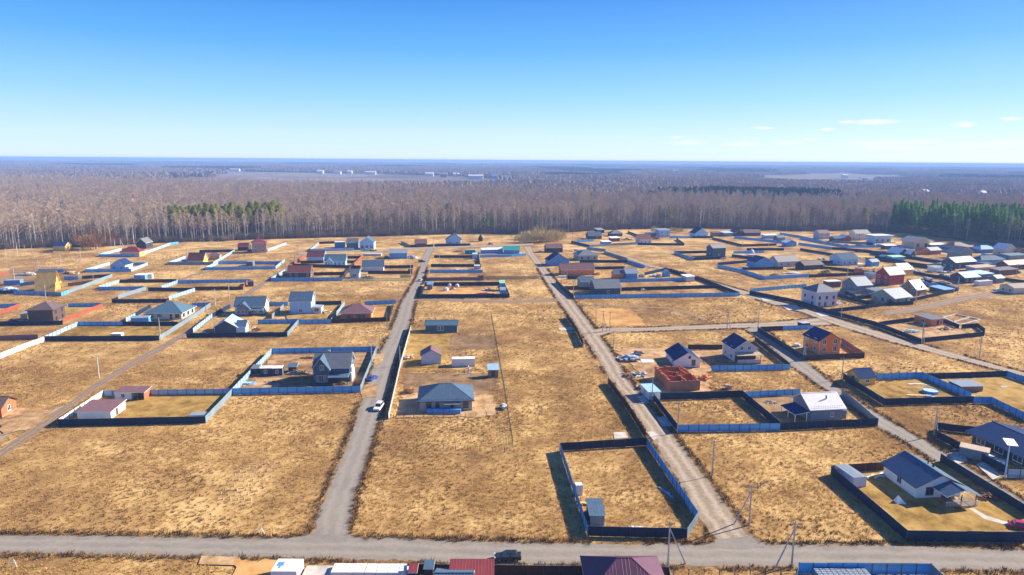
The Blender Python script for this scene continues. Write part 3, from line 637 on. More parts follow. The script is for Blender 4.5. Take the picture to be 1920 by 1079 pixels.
M_glass = mkmat('window_glass', (.03, .04, .055), rough=.08, var=.05, spec=.9)
M_frame = M['trim']
WINC = {}
def window_meshes(w, h, dark=False):
    k = (round(w, 2), round(h, 2), dark)
    if k not in WINC:
        mb = MB(); t = .09; d = .06
        for a in ((-w/2-t, w/2+t, h, h+t), (-w/2-t, w/2+t, -t, 0), (-w/2-t, -w/2, 0, h), (w/2, w/2+t, 0, h), (-.035, .035, 0, h)): mb.box(a[0], a[1], -d, .02, a[2], a[3])
        if h < 1.9 and w > 1.0: mb.box(-w/2, -.04, -d+.01, .02, h*.68, h*.68+.05)
        mb.box(-w/2-.12, w/2+.12, -.14, .01, -t-.06, -t-.003)
        fr = mb.mesh('window_frame', M['dtrim'] if dark else M_frame)
        mb = MB(); mb.box(-w/2, w/2, -.015, .015, 0, h); WINC[k] = (fr, mb.mesh('window_pane', M_glass))
    return WINC[k]
def add_window(root, face, u, z, w, h, W_, D_, dark=False, name='window'):
    fr, pa = window_meshes(w, h, dark)
    o = link(name, fr, root); p = link('pane', pa, o)
    loc, rz = {'f': ((u, 0, z), 0), 'b': ((u, D_, z), math.pi), 'l': ((0, u, z), -math.pi/2), 'r': ((W_, u, z), math.pi/2)}[face]
    o.location = loc; o.rotation_euler = (0, 0, rz); return o
_dm = {}
def add_door(root, face, u, W_, D_, mat=None, w=1.0, h=2.1, z=.3):
    mat = mat or M['brown']; k = (mat.name, w, h)
    if k not in _dm:
        mb = MB(); mb.box(-w/2, w/2, -.05, .02, 0, h); hb = MB(); hb.box(w/2-.16, w/2-.1, -.1, -.05, 1.0, 1.15); _dm[k] = (mb.mesh('door', mat), hb.mesh('handle', M['trim']))
    o = link('door', _dm[k][0], root); link('handle', _dm[k][1], o)
    loc, rz = {'f': ((u, 0, z), 0), 'l': ((0, u, z), -math.pi/2), 'r': ((W_, u, z), math.pi/2)}[face]
    o.location = loc; o.rotation_euler = (0, 0, rz)
UP = Vector((0, 0, 1))
def ribs(mb, a, b, c, d, step, m=0, w=.05, h=.06):
    """seams on a roof quad: a-b eave, d-c ridge"""
    a, b, c, d = map(Vector, (a, b, c, d)); n = max(2, int((b-a).length/step)); side = (b-a).normalized(); nrm = side.cross(d-a).normalized()
    if nrm.z < 0: nrm = -nrm
    for k in range(1, n): mb.rib(a.lerp(b, k/n), d.lerp(c, k/n), nrm, side, w, h, m)
def roof_mesh(kind, w, d, h, r, o, roof, trim, rib=None, t=.16, x0=0, y0=0):
    """returns (MB roof, gable profile info) in house coordinates"""
    mb = MB(); mats = [roof, trim]
    X0, X1, Y0, Y1 = x0-o, x0+w+o, y0-o, y0+d+o
    if kind == 'gx':
        zr = h+r; k = r/(d/2); ze = h-o*k; ym = y0+d/2
        q1 = [(X0, Y0, ze), (X1, Y0, ze), (X1, ym, zr), (X0, ym, zr)]; q2 = [(X1, Y1, ze), (X0, Y1, ze), (X0, ym, zr), (X1, ym, zr)]
        for q in (q1, q2):
            mb.slab([(p[0], p[1], p[2]+t) for p in q], t, 0, 1)
            if rib: ribs(mb, *[(p[0], p[1], p[2]+t) for p in q], rib)
        mb.box(X0, X1, ym-.12, ym+.12, zr+t-.01, zr+t+.05)
    elif kind == 'gy':
        zr = h+r; k = r/(w/2); ze = h-o*k; xm = x0+w/2
        q1 = [(X0, Y1, ze), (X0, Y0, ze), (xm, Y0, zr), (xm, Y1, zr)]; q2 = [(X1, Y0, ze), (X1, Y1, ze), (xm, Y1, zr), (xm, Y0, zr)]
        for q in (q1, q2):
            mb.slab([(p[0], p[1], p[2]+t) for p in q], t, 0, 1)
            if rib: ribs(mb, *[(p[0], p[1], p[2]+t) for p in q], rib)
        mb.box(xm-.12, xm+.12, Y0, Y1, zr+t-.01, zr+t+.05)
    elif kind == 'hip':
        zr = h+r
        if w >= d: a, b = (X0+(Y1-Y0)/2, (Y0+Y1)/2, zr), (X1-(Y1-Y0)/2, (Y0+Y1)/2, zr)
        else: a, b = ((X0+X1)/2, Y0+(X1-X0)/2, zr), ((X0+X1)/2, Y1-(X1-X0)/2, zr)
        E = [(X0, Y0, h), (X1, Y0, h), (X1, Y1, h), (X0, Y1, h)]
        if abs(a[0]-b[0])+abs(a[1]-b[1]) < .3: b = a
        ei = [mb.vert(p) for p in E]; bi = [mb.vert((p[0], p[1], h-.2)) for p in E]; ai = mb.vert(a); bi2 = ai if b == a else mb.vert(b)
        if w >= d: fs = [[ei[0], ei[1], bi2, ai], [ei[1], ei[2], bi2], [ei[2], ei[3], ai, bi2], [ei[3], ei[0], ai]]
        else: fs = [[ei[0], ei[1], ai], [ei[1], ei[2], bi2, ai], [ei[2], ei[3], bi2], [ei[3], ei[0], ai, bi2]]
        for f in fs: mb.face(list(dict.fromkeys(f)), 0)
        for k in range(4): mb.face([ei[k], bi[k], bi[(k+1) % 4], ei[(k+1) % 4]], 1)
        mb.face(bi[::-1], 1)
        # raised hip and ridge caps
        for p in E:
            tgt = a if (Vector(p)-Vector(a)).length <= (Vector(p)-Vector(b)).length else b
            v = Vector(tgt)-Vector(p); s = v.cross(UP).normalized(); mb.rib(p, tgt, UP, s, .11, .07)
        if b != a: v = Vector(b)-Vector(a); mb.rib(a, b, UP, v.cross(UP).normalized(), .12, .08)
        if rib:
            # seams only along the long slopes' middle part
            if w >= d and b != a:
                for sgn, Y in ((1, Y0), (-1, Y1)):
                    ribs(mb, (a[0], Y, h), (b[0], Y, h), b, a, rib)
                    n = int((a[0]-X0)/rib)
                    for k in range(1, n):
                        f_ = k/n
                        for xe, cx in ((X0, a), (X1, b)):
                            p = (xe+(cx[0]-xe)*f_, Y, h); q = (xe+(cx[0]-xe)*f_, Y+(cx[1]-Y)*f_, h+r*f_)
                            mb.rib(p, q, UP, Vector((1, 0, 0)), .05, .05)
    elif kind == 'sh':       # mono-pitch, r>0 rises to the back
        k = r/d; q = [(X0, Y0, h-o*k+t), (X1, Y0, h-o*k+t), (X1, Y1, h+r+o*k+t), (X0, Y1, h+r+o*k+t)]
        mb.slab(q, t, 0, 1)
        if rib: ribs(mb, *q, rib)
    elif kind == 'shx':      # mono-pitch along x, r>0 rises to the right
        k = r/w; q = [(X0, Y1, h-o*k+t), (X0, Y0, h-o*k+t), (X1, Y0, h+r+o*k+t), (X1, Y1, h+r+o*k+t)]
        mb.slab(q, t, 0, 1)
        if rib: ribs(mb, *q, rib)
    elif kind == 'flat':
        mb.box(X0, X1, Y0, Y1, h, h+.3, 1); mb.box(X0+.1, X1-.1, Y0+.1, Y1-.1, h+.29, h+.33, 0)
    return mb, mats
def wall_mesh(mb, kind, w, d, h, r, x0=0, y0=0, m=0, z0=0):
    if kind == 'gx': mb.prism([(y0, z0), (y0+d, z0), (y0+d, h), (y0+d/2, h+r), (y0, h)], 'x', x0, x0+w, m)
    elif kind == 'gy': mb.prism([(x0, z0), (x0+w, z0), (x0+w, h), (x0+w/2, h+r), (x0, h)], 'y', y0, y0+d, m)
    elif kind == 'sh': mb.prism([(y0, z0), (y0+d, z0), (y0+d, h+r), (y0, h)], 'x', x0, x0+w, m)
    elif kind == 'shx': mb.prism([(x0, z0), (x0+w, z0), (x0+w, h+r), (x0, h)], 'y', y0, y0+d, m)
    else: mb.box(x0, x0+w, y0, y0+d, z0, h, m)
class H: pass
def house(name, label, cat, A, B, d, h, kind, r, wall, roof, o=.5, trim='trim', win='', storeys=1, door=None, rib=None, chim=None, ww=1.2, wh=1.35, group=None, plinth=True, dark=False, walls2=None, hide=0):
    a, b = G(*A), G(*B); s = sc(*A)
    v = (b-a); w = v.xy.length; rz = math.atan2(v.y, v.x)
    if s < 4.5 and A[1] < 640: h *= 1.2; r *= 1.2
    root = thing(name, label, cat, a, rz, group); q = H(); q.root, q.w, q.d, q.h, q.r, q.s, q.o, q.kind = root, w, d, h, r, s, o, kind
    near = s > 4.2
    mb = MB(); wall_mesh(mb, kind, w, d, h, r); mb.build('wall', M[wall], root)
    if plinth and s > 3.3:
        pb = MB()
        t = .06
        for bx in ((-t, w+t, -t, 0), (-t, w+t, d, d+t), (-t, 0, 0, d), (w, w+t, 0, d)): pb.box(bx[0], bx[1], bx[2], bx[3], 0, .35)
        pb.build('plinth', M['plinth'], root)
    if rib is None and near and kind != 'flat': rib = .9
    rm, mats = roof_mesh(kind, w, d, h, r, o, M[roof], M[trim], rib if s > 3.3 else None)
    q.roof = rm.build('roof', mats, root)
    if chim:
        cx, cyy = chim[0]*w, chim[1]*d; zt = h+r*(1-abs(chim[1]-.5)*2 if kind == 'gx' else 1-abs(chim[0]-.5)*2)
        cb = MB(); cb.box(cx-.3, cx+.3, cyy-.3, cyy+.3, zt-.3, zt+1.1); cb.box(cx-.38, cx+.38, cyy-.38, cyy+.38, zt+1.103, zt+1.22); cb.build('chimney', M['plinth'], root)
    for tok in win.split():
        f, n = tok[0], int(tok[1]); ln = w if f in 'fb' else d
        sts = range(storeys) if len(tok) < 3 else [int(c) for c in tok[2:]]
        for st in sts:
            z = .95 + 2.75*st
            if z + wh > h + r: continue
            for k in range(n):
                u = ln*(k+.5)/n if n > 1 else ln*.5
                if door and door[0] == f and st == 0 and abs(u-door[1]*ln) < 1.25: continue
                add_window(root, f, u, z, min(ww, ln/n*.7), wh, w, d, dark)
    if door: add_door(root, door[0], door[1]*(w if door[0] in 'fb' else d), w, d)
    if s > 3.2 and kind in ('gx', 'gy') and zlib.crc32(label.encode()) % 5 < 2:
        vx, vy = (w*.3, d*.72) if kind == 'gx' else (w*.7, d*.6); zt = h+r*(1-abs(vy/d-.5)*2 if kind == 'gx' else 1-abs(vx/w-.5)*2)
        vb = MB(); vb.cyl((vx, vy, zt-.2), (vx, vy, zt+1.0), .11, .11, 8); vb.cyl((vx, vy, zt+1.0), (vx, vy, zt+1.18), .19, .05, 8); vb.build('vent_pipe', M['dtrim'], root)
    foot = [a.xy, b.xy]; nrm = Vector((-v.y, v.x)).normalized()*d
    mask_poly([(a.x, a.y), (b.x, b.y), (b.x+nrm.x, b.y+nrm.y), (a.x+nrm.x, a.y+nrm.y)])
    return q
def part_box(q, name, mat, *boxes):
    mb = MB()
    for bx in boxes: mb.box(*bx)
    return mb.build(name, M[mat] if isinstance(mat, str) else mat, q.root)
def porch(q, x0, x1, depth, h, roofm, drop=.4, posts=3, wall=None, deck='oldwood', rail=False, side='f'):
    """lean-to roof on posts in front of the house (local -y)"""
    mb = MB(); Z = h
    mb.slab([(x0-.3, -depth-.3, Z-drop), (x1+.3, -depth-.3, Z-drop), (x1+.3, .02, Z), (x0-.3, .02, Z)], .12, 0, 1); mb.build('porch_roof', [M[roofm], M['trim']], q.root)
    for k in range(posts):
        x = x0+.1+(x1-x0-.2)*k/(posts-1); part_box(q, 'porch_post', 'dtrim', (x-.07, x+.07, -depth, -depth+.14, 0, Z-drop-.15))
    part_box(q, 'deck', deck, (x0, x1, -depth, -.07, .02, .3))
    if rail:
        b = [(x0, x1, -depth-.04, -depth, 1.15, 1.22)]+[(x, x+.05, -depth-.03, -depth, .3, 1.15) for x in np.arange(x0, x1, .35)]
        part_box(q, 'railing', 'dtrim', *b)
def wing(q, x0, w, depth, h, r, wall, roof, kind='gy', trim='trim', o=.4, win=None, y=0.0):
    """projecting front wing (local -y) with its own gable"""
    mb = MB(); wall_mesh(mb, kind, w, depth, h, r, x0, y-depth); mb.build('wing_wall', M[wall], q.root)
    rm, mats = roof_mesh(kind, w, depth+q.d*.5 if kind == 'gy' else depth, h, r, o, M[roof], M[trim], .9 if q.s > 4.2 else None, x0=x0, y0=y-depth); rm.build('wing_roof', mats, q.root)
    for (u, z, ww, wh) in (win or []):
        o_ = add_window(q.root, 'f', x0+u, z, ww, wh, q.w, q.d); o_.location.y = y-depth
def pile(name, label, cat, p, size, n, mats, h=1.0, dims=(1, .5, .3), lie=True, group=None, rz=None):
    """heap of loose pieces resting on the ground and on each other"""
    c = G(*p); root_mb = MB(); rn = random.Random(zlib.crc32(label.encode()))
    for k in range(n):
        f = k/n; rr = (1-f*.75)
        x, y = rn.uniform(-1, 1)*size[0]/2*rr, rn.uniform(-1, 1)*size[1]/2*rr
        dx, dy, dz = (dims[0]*rn.uniform(.6, 1.3), dims[1]*rn.uniform(.7, 1.3), dims[2]*rn.uniform(.7, 1.3))
        z = h*f*rn.uniform(.6, 1)
        T = Matrix.Translation((x, y, z)) @ Matrix.Rotation(rn.uniform(0, math.pi) if not lie else rn.gauss(0, .35 if max(dims) < 3.5 else .05), 4, 'Z') @ Matrix.Rotation(rn.gauss(0, .09), 4, 'X')
        root_mb.box(-dx/2, dx/2, -dy/2, dy/2, 0, dz, rn.randrange(len(mats)), T)
    o = root_mb.build(name, [M[m] if isinstance(m, str) else m for m in mats]); o.location = c
    
    if rz is not None: o.rotation_euler = (0, 0, rz)
    tag(o, label, cat, group); return o
def stack(name, label, cat, A, w, d, h, rows, cols, mat, rz=0, gap=.06, group=None, layers=1, piece='block_pallet', film=None, z=0):
    """regular stack: each packed unit is a part"""
    root = thing(name, label, cat, G(*A), rz, group)
    mb = MB(); pw, pd, ph = w/cols-gap, d/rows-gap, h/layers-.02; b = .04
    mb.box(-pw/2, pw/2, -pd/2, pd/2, .12 if layers == 1 else 0, ph); mb.box(-pw/2+b, pw/2-b, -pd/2+b, pd/2-b, ph-.001, ph+.03)
    if layers == 1:
        for x in (-pw/2+.1, 0, pw/2-.1): mb.box(x-.06, x+.06, -pd/2, pd/2, 0, .118)
    me = mb.mesh(piece, M[mat] if isinstance(mat, str) else mat)
    for l in range(layers):
        for i in range(cols):
            for j in range(rows):
                o = link(piece, me, root); o.location = (w*(i+.5)/cols+random.gauss(0, .015), d*(j+.5)/rows+random.gauss(0, .015), l*(h/layers)); o.rotation_euler = (0, 0, random.gauss(0, .012))
    return root
def container(name, label, cat, A, B, d, h, mat, roofm=None, win='', group=None, door=True):
    a, b = G(*A), G(*B); v = b-a; w = v.xy.length; rz = math.atan2(v.y, v.x); root = thing(name, label, cat, a, rz, group); mb = MB()
    n = max(4, int(w/.35)); 
    mb.box(.0, w, .0, d, .12, h-.03); mb.build('body', M[mat], root)
    rb = MB()
    for k in range(n+1):
        x = w*k/n
        rb.box(max(0, x-.06), min(w, x+.06), -.05, -.001, .2, h-.12); rb.box(max(0, x-.06), min(w, x+.06), d+.001, d+.05, .2, h-.12)
    for k in range(max(3, int(d/.35))+1):
        y = d*k/max(3, int(d/.35)); rb.box(-.05, -.001, max(0, y-.06), min(d, y+.06), .2, h-.12)
    r_ = rb.build('corrugation', M[mat], root); r_['kind'] = 'stuff'
    fb = MB()
    for x in (0, w): 
        for y in (0, d): fb.box(x-.09, x+.09, y-.09, y+.09, 0, h)
    for z in (.0, h-.12):
        fb.box(-.07, w+.07, -.07, .0-.051, z, z+.14); fb.box(-.07, w+.07, d+.051, d+.09, z, z+.14); fb.box(-.07, -.051, 0, d, z, z+.14); fb.box(w+.051, w+.07, 0, d, z, z+.14)
    fb.build('frame', M[mat], root)
    tb = MB(); tb.box(-.1, w+.1, -.1, d+.1, h+.003, h+.08)
    for k in range(1, int(w/.6)): tb.box(k*.6-.05, k*.6+.05, -.08, d+.08, h+.081, h+.11)
    tb.build('roof', M[roofm or mat], root)
    for tok in win.split():
        for k in range(int(tok[1])): add_window(root, tok[0], (w if tok[0] in 'fb' else d)*(k+.5)/int(tok[1]), 1.0, .8, .9, w, d)
    if door: add_door(root, 'r', d*.5, w, d, mat=M['slatew'], h=1.9)
    mask_poly([(a.x, a.y), (b.x, b.y), (b.x, b.y+d), (a.x, a.y+d)])
    return root

# --- left side, near to far
house('house', 'red-brick house with brown roof cut off by the left edge', 'house', (-62, 786), (4, 784), 6.2, 2.9, 'gx', 1.7, 'terracotta', 'r_umber', win='f3 r1', trim='dtrim')
house('shed', 'long violet ribbed-roof shed with bright white end wall behind the graphite fence', 'shed', (146, 789), (209, 788), 7.5, 2.3, 'sh', .35, 'white', 'r_violet', o=.35, rib=.75, door=('r', .4), trim='trim')
q = house('shed', 'smaller violet-roofed shed with an open terracotta porch', 'shed', (216, 752), (247, 751.5), 4.2, 2.3, 'sh', .3, 'white', 'r_violet', o=.2, win='f1', ww=.9, wh=1.0)
mb = MB(); mb.slab([(q.w+.21, -.3, 2.45), (q.w+3.8, -.3, 2.45), (q.w+3.8, 4.4, 2.75), (q.w+.21, 4.4, 2.75)], .12, 0, 1); mb.build('porch_roof', [M['r_violet'], M['trim']], q.root)
part_box(q, 'porch_wall', 'terracotta', (q.w+3.3, q.w+3.5, 0, 4, 0, 2.3), (q.w, q.w+3.3, 3.8, 4, 0, 2.3))
part_box(q, 'porch_post', 'oldwood', (q.w+3.3, q.w+3.45, -.15, -.01, 0, 2.3)); part_box(q, 'porch_post', 'oldwood', (q.w+1.6, q.w+1.75, -.15, -.01, 0, 2.3))
container('crate', 'long low white crate in the corner of the lawn lot with violet sheds', 'crate', (355, 787), (388, 786.5), 2.2, 1.1, 'white', 'r_pale', door=False)
# chalet
q = house('chalet', 'dark two-storey chalet with grey seamed roof and a front gable', 'house', (590, 719), (656, 718), 8.5, 5.0, 'gx', 3.3, 'teal', 'r_grey', win='r2', storeys=2, rib=.6, chim=(.35, .62), trim='trim')
wing(q, 0, 4.6, 1.4, 5.0, 3.0, 'teal', 'r_slate', win=[(1.2, 1.0, .7, 1.7), (2.3, .9, 1.3, 1.9), (2.6, 4.6, 1.0, 1.3), (3.6, 1.0, .7, 1.7)])
porch(q, 4.8, q.w-.2, 2.6, 3.1, 'r_slate', posts=4, rail=True)
part_box(q, 'roof_terrace', 'white', (q.w+.07, q.w+.6, .3, 6, 0, 3.0), (q.w+.07, q.w+.6, 1, 4, 3.0, 4.6))
for k, (x0, x1, lab) in enumerate(((488, 509, 'navy site cabin with a white round window, left one of the pair'), (511, 529, 'navy site cabin with bright white end, right one of the pair'))):
    container('site_cabin', lab, 'cabin', (x0, 706), (x1, 705.5), 2.6, 2.5, 'navyw', 'r_white', win='f1', group='site cabins beside the chalet')
house('outbuilding', 'small dark wooden outbuilding left of the navy site cabins', 'shed', (472, 704), (485, 704), 2.5, 2.2, 'sh', .3, 'dark', 'r_grey', o=.2)
house('gazebo', 'dark open lean-to between the site cabins and the timber pile', 'gazebo', (541, 700), (556, 699.5), 2.4, 2.0, 'sh', .3, 'dark', 'r_slate', o=.3, plinth=False)
pile('timber_pile', 'long heap of sawn timber beside the dark chalet', 'timber', (563, 703), (8.5, 2.0), 120, ['timber', 'oldwood', 'pink', 'white'], h=1.5, dims=(1.8, .22, .16))
pile('firewood_pile', 'firewood heap under the porch of the dark chalet', 'firewood', (640, 722), (3, 1.2), 50, ['timber', 'oldwood'], h=1.0, dims=(.9, .2, .2))
pile('board_stack', 'pale blue sheets lying inside the left fence of the chalet lot', 'boards', (466, 720), (4.0, 3.6), 12, ['r_pale', 'paleblue'], h=.5, dims=(3.2, 1.2, .08))
pile('rubble_heap', 'scattered building rubble in front of the chalet, bluish bags among it', 'rubble', (515, 718), (7, 2), 26, ['navyw', 'paleblue', 'oldwood'], h=.35, dims=(.7, .5, .25), lie=False)
pile('rubble_heap', 'light scraps along the inside of the front fence of the chalet', 'rubble', (548, 731), (6, 1.2), 14, ['paleblue', 'white', 'navyw'], h=.3, dims=(.8, .5, .25), lie=False)
pile('soil_heap', 'brown soil clods beside the chalet near the blue back fence', 'soil', (580, 673), (7, 1.8), 60, [MATS['trodden_soil'], MATS['bare_earth']], h=.6, dims=(.5, .5, .3), lie=False)
# mid left
house('house', 'large cream house with a teal hip roof behind the graphite fence', 'house', (275, 600), (341, 600), 12.5, 3.0, 'hip', 3.6, 'cream', 'r_teal', o=.8, win='f4 r3', ww=1.5, trim='trim', dark=True, door=('f', .7))
house('shed', 'low pale blue shed with white end in front of the teal hip-roofed house', 'shed', (246, 607), (279, 606), 2.5, 2.2, 'sh', .25, 'blue', 'r_pale', o=.2)
container('crate', 'low white-topped box standing on the fenced lawn', 'crate', (208, 633), (227, 633), 2.0, 1.3, 'violetw', 'r_white', door=False)
house('house', 'two-storey brown-fronted house with umber hip roof and pinkish right wall', 'house', (54, 608), (101, 607), 9.5, 5.7, 'hip', 2.6, 'brown', 'r_umber', o=.6, win='r2', storeys=2, dark=True, trim='dtrim')
house('carport', 'small timber lean-to left of the brown two-storey house', 'carport', (39, 600), (52, 600), 3.5, 2.4, 'sh', .3, 'timber', 'r_pale', o=.3)
q = house('a_frame_house', 'unfinished A-frame house of fresh yellow timber', 'house', (69, 548), (101, 547), 8.5, 1.3, 'gx', 6.8, 'timber', 'timber', o=.8, rib=40, trim='timber')
part_box(q, 'rafter', 'timber', *[(q.w+.9, q.w+1.0, y, y+.2, 0, 1.3+max(0, 6.0*(1-abs(y-4.2)/4.25))) for y in (1, 2.6, 4.2, 5.8, 7.4)])
part_box(q, 'balcony', 'timber', (q.w+.01, q.w+.8, .5, 8, 3.0, 3.2), (q.w+.7, q.w+.8, .5, 8, 3.2, 4.0))
house('log_cabin', 'log cabin with blue roof and sunlit yellow gable at the forest edge', 'cabin', (101, 471), (122, 471), 8, 2.8, 'gx', 2.0, 'timber', 'r_navy', o=.4, win='r1')
pile('log_pile', 'row of logs lying beside the blue-roofed log cabin', 'logs', (92, 475), (10, 3), 40, ['oldwood', 'timber'], h=1.0, dims=(4, .35, .35))
house('house', 'maroon hip-roofed house with a yellow right wall behind the blue fence', 'house', (226, 482), (262, 482), 8, 2.8, 'hip', 2.6, 'timber', 'r_maroon', o=.6, win='f3 r2')
house('barn', 'dark barn with grey-green roof slope near the birches', 'barn', (256, 467), (274, 467), 11, 3.6, 'gy', 2.6, 'dark', 'r_grey', o=.3)
q = house('house', 'blue gabled house with a white side porch inside the blue fence', 'house', (208, 509), (235, 509), 9, 3.0, 'gy', 2.4, 'paleblue', 'r_navy', o=.4, win='f2')
part_box(q, 'side_porch', 'white', (q.w+.01, q.w+2, .5, 5, 0, 2.6))
container('site_cabin', 'blue and white site cabin standing in the field left of the track', 'cabin', (252, 525), (272, 525), 6, 2.6, 'blue', 'r_white', win='f2')
container('container', 'white box container right of the blue and white site cabin', 'container', (273, 523), (285, 522.5), 4, 2.4, 'white', 'r_white')
container('container', 'dark blue container at the corner beside the earth track', 'container', (465, 538), (475, 537.5), 5, 2.4, 'navyw')
house('house', 'red-brown steep-roofed house with a timber gable near the gazebo', 'house', (352, 495), (381, 495), 8, 1.8, 'gx', 3.6, 'timber', 'r_brown', o=.4, rib=.9)
house('gazebo', 'orange timber gazebo with violet roof', 'gazebo', (392, 488), (412, 487.5), 5, 2.4, 'hip', 1.6, 'timber', 'r_violet', o=.5)
container('container', 'small white and blue container inside the slate fence', 'container', (341, 494), (349, 494), 3, 2.2, 'blue', 'r_white')
container('container', 'pale box container on the low blue lot with a dark base', 'container', (462, 499), (474, 499), 4, 2.6, 'slatew', 'r_pale')
house('cottage', 'low maroon cottage in dark yard below the forest left of the pink house', 'cottage', (446, 470), (466, 470), 6, 2.4, 'gx', 1.8, 'dark', 'r_maroon', o=.3)
house('house', 'two-storey house with maroon hip roof and pink sunlit wall at the forest', 'house', (473, 475), (500, 474), 9, 6.0, 'hip', 2.4, 'pink', 'r_maroon', o=.5, win='f2 r2', storeys=2)
pile('material_stack', 'stack of pale blocks and boards in the yard left of the timber frame', 'materials', (52, 517), (12, 4), 40, ['white', 'paleblue', 'timber'], h=1.4, dims=(2, 1.2, .6))
pile('material_stack', 'white and blue tarpaulined goods at the left edge yard', 'materials', (14, 546), (10, 5), 34, ['white', 'blue', 'paleblue'], h=1.6, dims=(2.5, 1.4, .6))
pile('board_stack', 'board stack with a maroon tarpaulin behind the A-frame house', 'boards', (132, 514), (9, 4), 30, ['timber', 'oldwood', 'r_maroon', 'white'], h=1.4, dims=(3, 1.0, .3))
container('container', 'light blue container behind the tarpaulins at the left edge', 'container', (8, 536), (38, 535), 4, 2.6, 'blue', 'r_pale')
# centre left
house('house', 'blue-white house with a plain red-brown roof, row nearest the forest track', 'house', (576, 492), (607, 492), 8, 2.9, 'gx', 2.8, 'paleblue', 'r_brown', o=.4)
q = house('house', 'white-blue portico house with columns and a teal roof', 'house', (609, 500), (648, 499.5), 8.5, 3.0, 'gx', 2.8, 'paleblue', 'r_teal', o=.4, win='f5', ww=.9, wh=1.5)
wing(q, .2, 5.2, 1.8, 3.0, 2.2, 'paleblue', 'r_teal', win=[(1.0, .7, .8, 2.0), (2.6, .7, .8, 2.0), (4.2, .7, .8, 2.0)])
house('house', 'long dark brown house with red-brown roof and cream gable by the track', 'house', (540, 521), (582, 520.5), 8, 2.7, 'gx', 2.5, 'brown', 'r_brown', o=.5, win='f4 r1', door=('f', .55))
house('shed', 'dark lean-to beside the long brown house', 'shed', (530, 521), (537, 521), 3, 2.2, 'sh', .3, 'brown', 'r_umber', o=.2)
q = house('cabin', 'small pale blue cabin with a grey roof beside timber piles', 'cabin', (656, 522), (673, 522), 5, 2.6, 'gx', 1.6, 'paleblue', 'r_grey', o=.4, win='f1', ww=2)
pile('timber_pile', 'timber and sand heap right of the grey-roofed cabin', 'timber', (690, 523), (10, 3), 60, ['timber', 'white', 'oldwood', 'navyw'], h=1.6, dims=(1.6, .5, .4))
house('house', 'long lilac-white house with a steel blue roof by the lane', 'house', (680, 510), (719, 509.5), 9, 2.5, 'gx', 2.6, 'violetw', 'r_slate', o=.5)
container('container', 'pair of stacked blue cabins with a white roof by the forest', 'cabin', (628, 465), (647, 464.5), 5, 4.2, 'blue', 'r_white')
house('house', 'blue-grey gabled house with a glazed front at the forest edge', 'house', (675, 468), (701, 468), 10, 4.6, 'gy', 3.0, 'paleblue', 'r_slate', o=.5, win='f3', ww=2.0, wh=2)
house('house', 'smaller blue-grey house left of the glazed gable', 'house', (650, 466), (671, 466), 8, 3.5, 'gx', 2.2, 'slatew', 'r_grey', o=.4, win='f2')
pile('material_stack', 'building materials in front of the glazed gable house', 'materials', (690, 471), (14, 3), 40, ['white', 'greenb', 'brown', 'paleblue'], h=1.0, dims=(2, 1, .5))
stack('block_stack', 'long white stack of blocks along the sandy track', 'blocks', (680, 480), 13, 2.5, 1.6, 1, 8, 'white')
house('barn', 'long light blue barn with white right end beside the lane', 'barn', (730, 486), (763, 485.5), 9, 3.4, 'gx', 1.4, 'blue', 'r_pale', o=.4)
pile('material_stack', 'white wrapped pallets right of the light blue barn', 'materials', (773, 485), (8, 4), 26, ['white', 'violetw'], h=1.8, dims=(1.4, 1.2, .8))
house('cabin', 'small dark cabin with violet roof at the forest edge', 'cabin', (780, 464), (800, 463.5), 6, 2.8, 'gx', 1.9, 'brown', 'r_violet', o=.5)
house('house', 'white gabled house with a navy roof behind the navy fence at the forest', 'house', (836, 460), (864, 460), 11, 3.4, 'gy', 3.6, 'paleblue', 'r_navy', o=.6, win='f2')
house('hut', 'tiny dark hut with a peaked roof against the forest', 'hut', (897, 453), (905, 453), 3, 2.2, 'gy', 2.5, 'dark', 'dark', o=.4, trim='dtrim')
container('kiosk', 'sea-green kiosk beside a sand heap near the forest', 'kiosk', (874, 477), (891, 476.5), 4, 2.6, 'r_green', 'r_green')
pile('sand_heap', 'sandy timber heap left of the sea-green kiosk', 'heap', (861, 473), (9, 3), 40, ['timber', 'r_tan', 'oldwood'], h=1.4, dims=(1.6, .8, .3))
house('house', 'low house with sea-green roof left of the gravel lane', 'house', (945, 476), (974, 476), 8, 2.4, 'gx', 1.6, 'blue', 'r_green', o=.5)
house('shed', 'long lilac shed behind the blue fence left of the sea-green roof', 'shed', (904, 476), (943, 475), 5, 2.2, 'sh', .6, 'blue', 'r_white', o=.3)
house('shed', 'light blue lean-to in the corner of the narrow lot', 'shed', (886, 486), (895, 486), 4, 2.6, 'sh', .4, 'paleblue', 'paleblue', o=.2)
container('container', 'lilac-white container at the end of the narrow lot', 'container', (889, 505), (900, 505), 3, 2.2, 'violetw', 'r_white')
pile('rubble_heap', 'white scraps on the middle narrow lot', 'rubble', (853, 507), (7, 2), 18, ['white', 'violetw'], h=.7, dims=(1.2, .8, .3), lie=False)
pile('rubble_heap', 'red and white clutter at the right end of the narrow lot', 'rubble', (890, 491), (4, 2), 14, ['white', 'r_maroon', 'oldwood'], h=1.0, dims=(.9, .8, .5), lie=False)
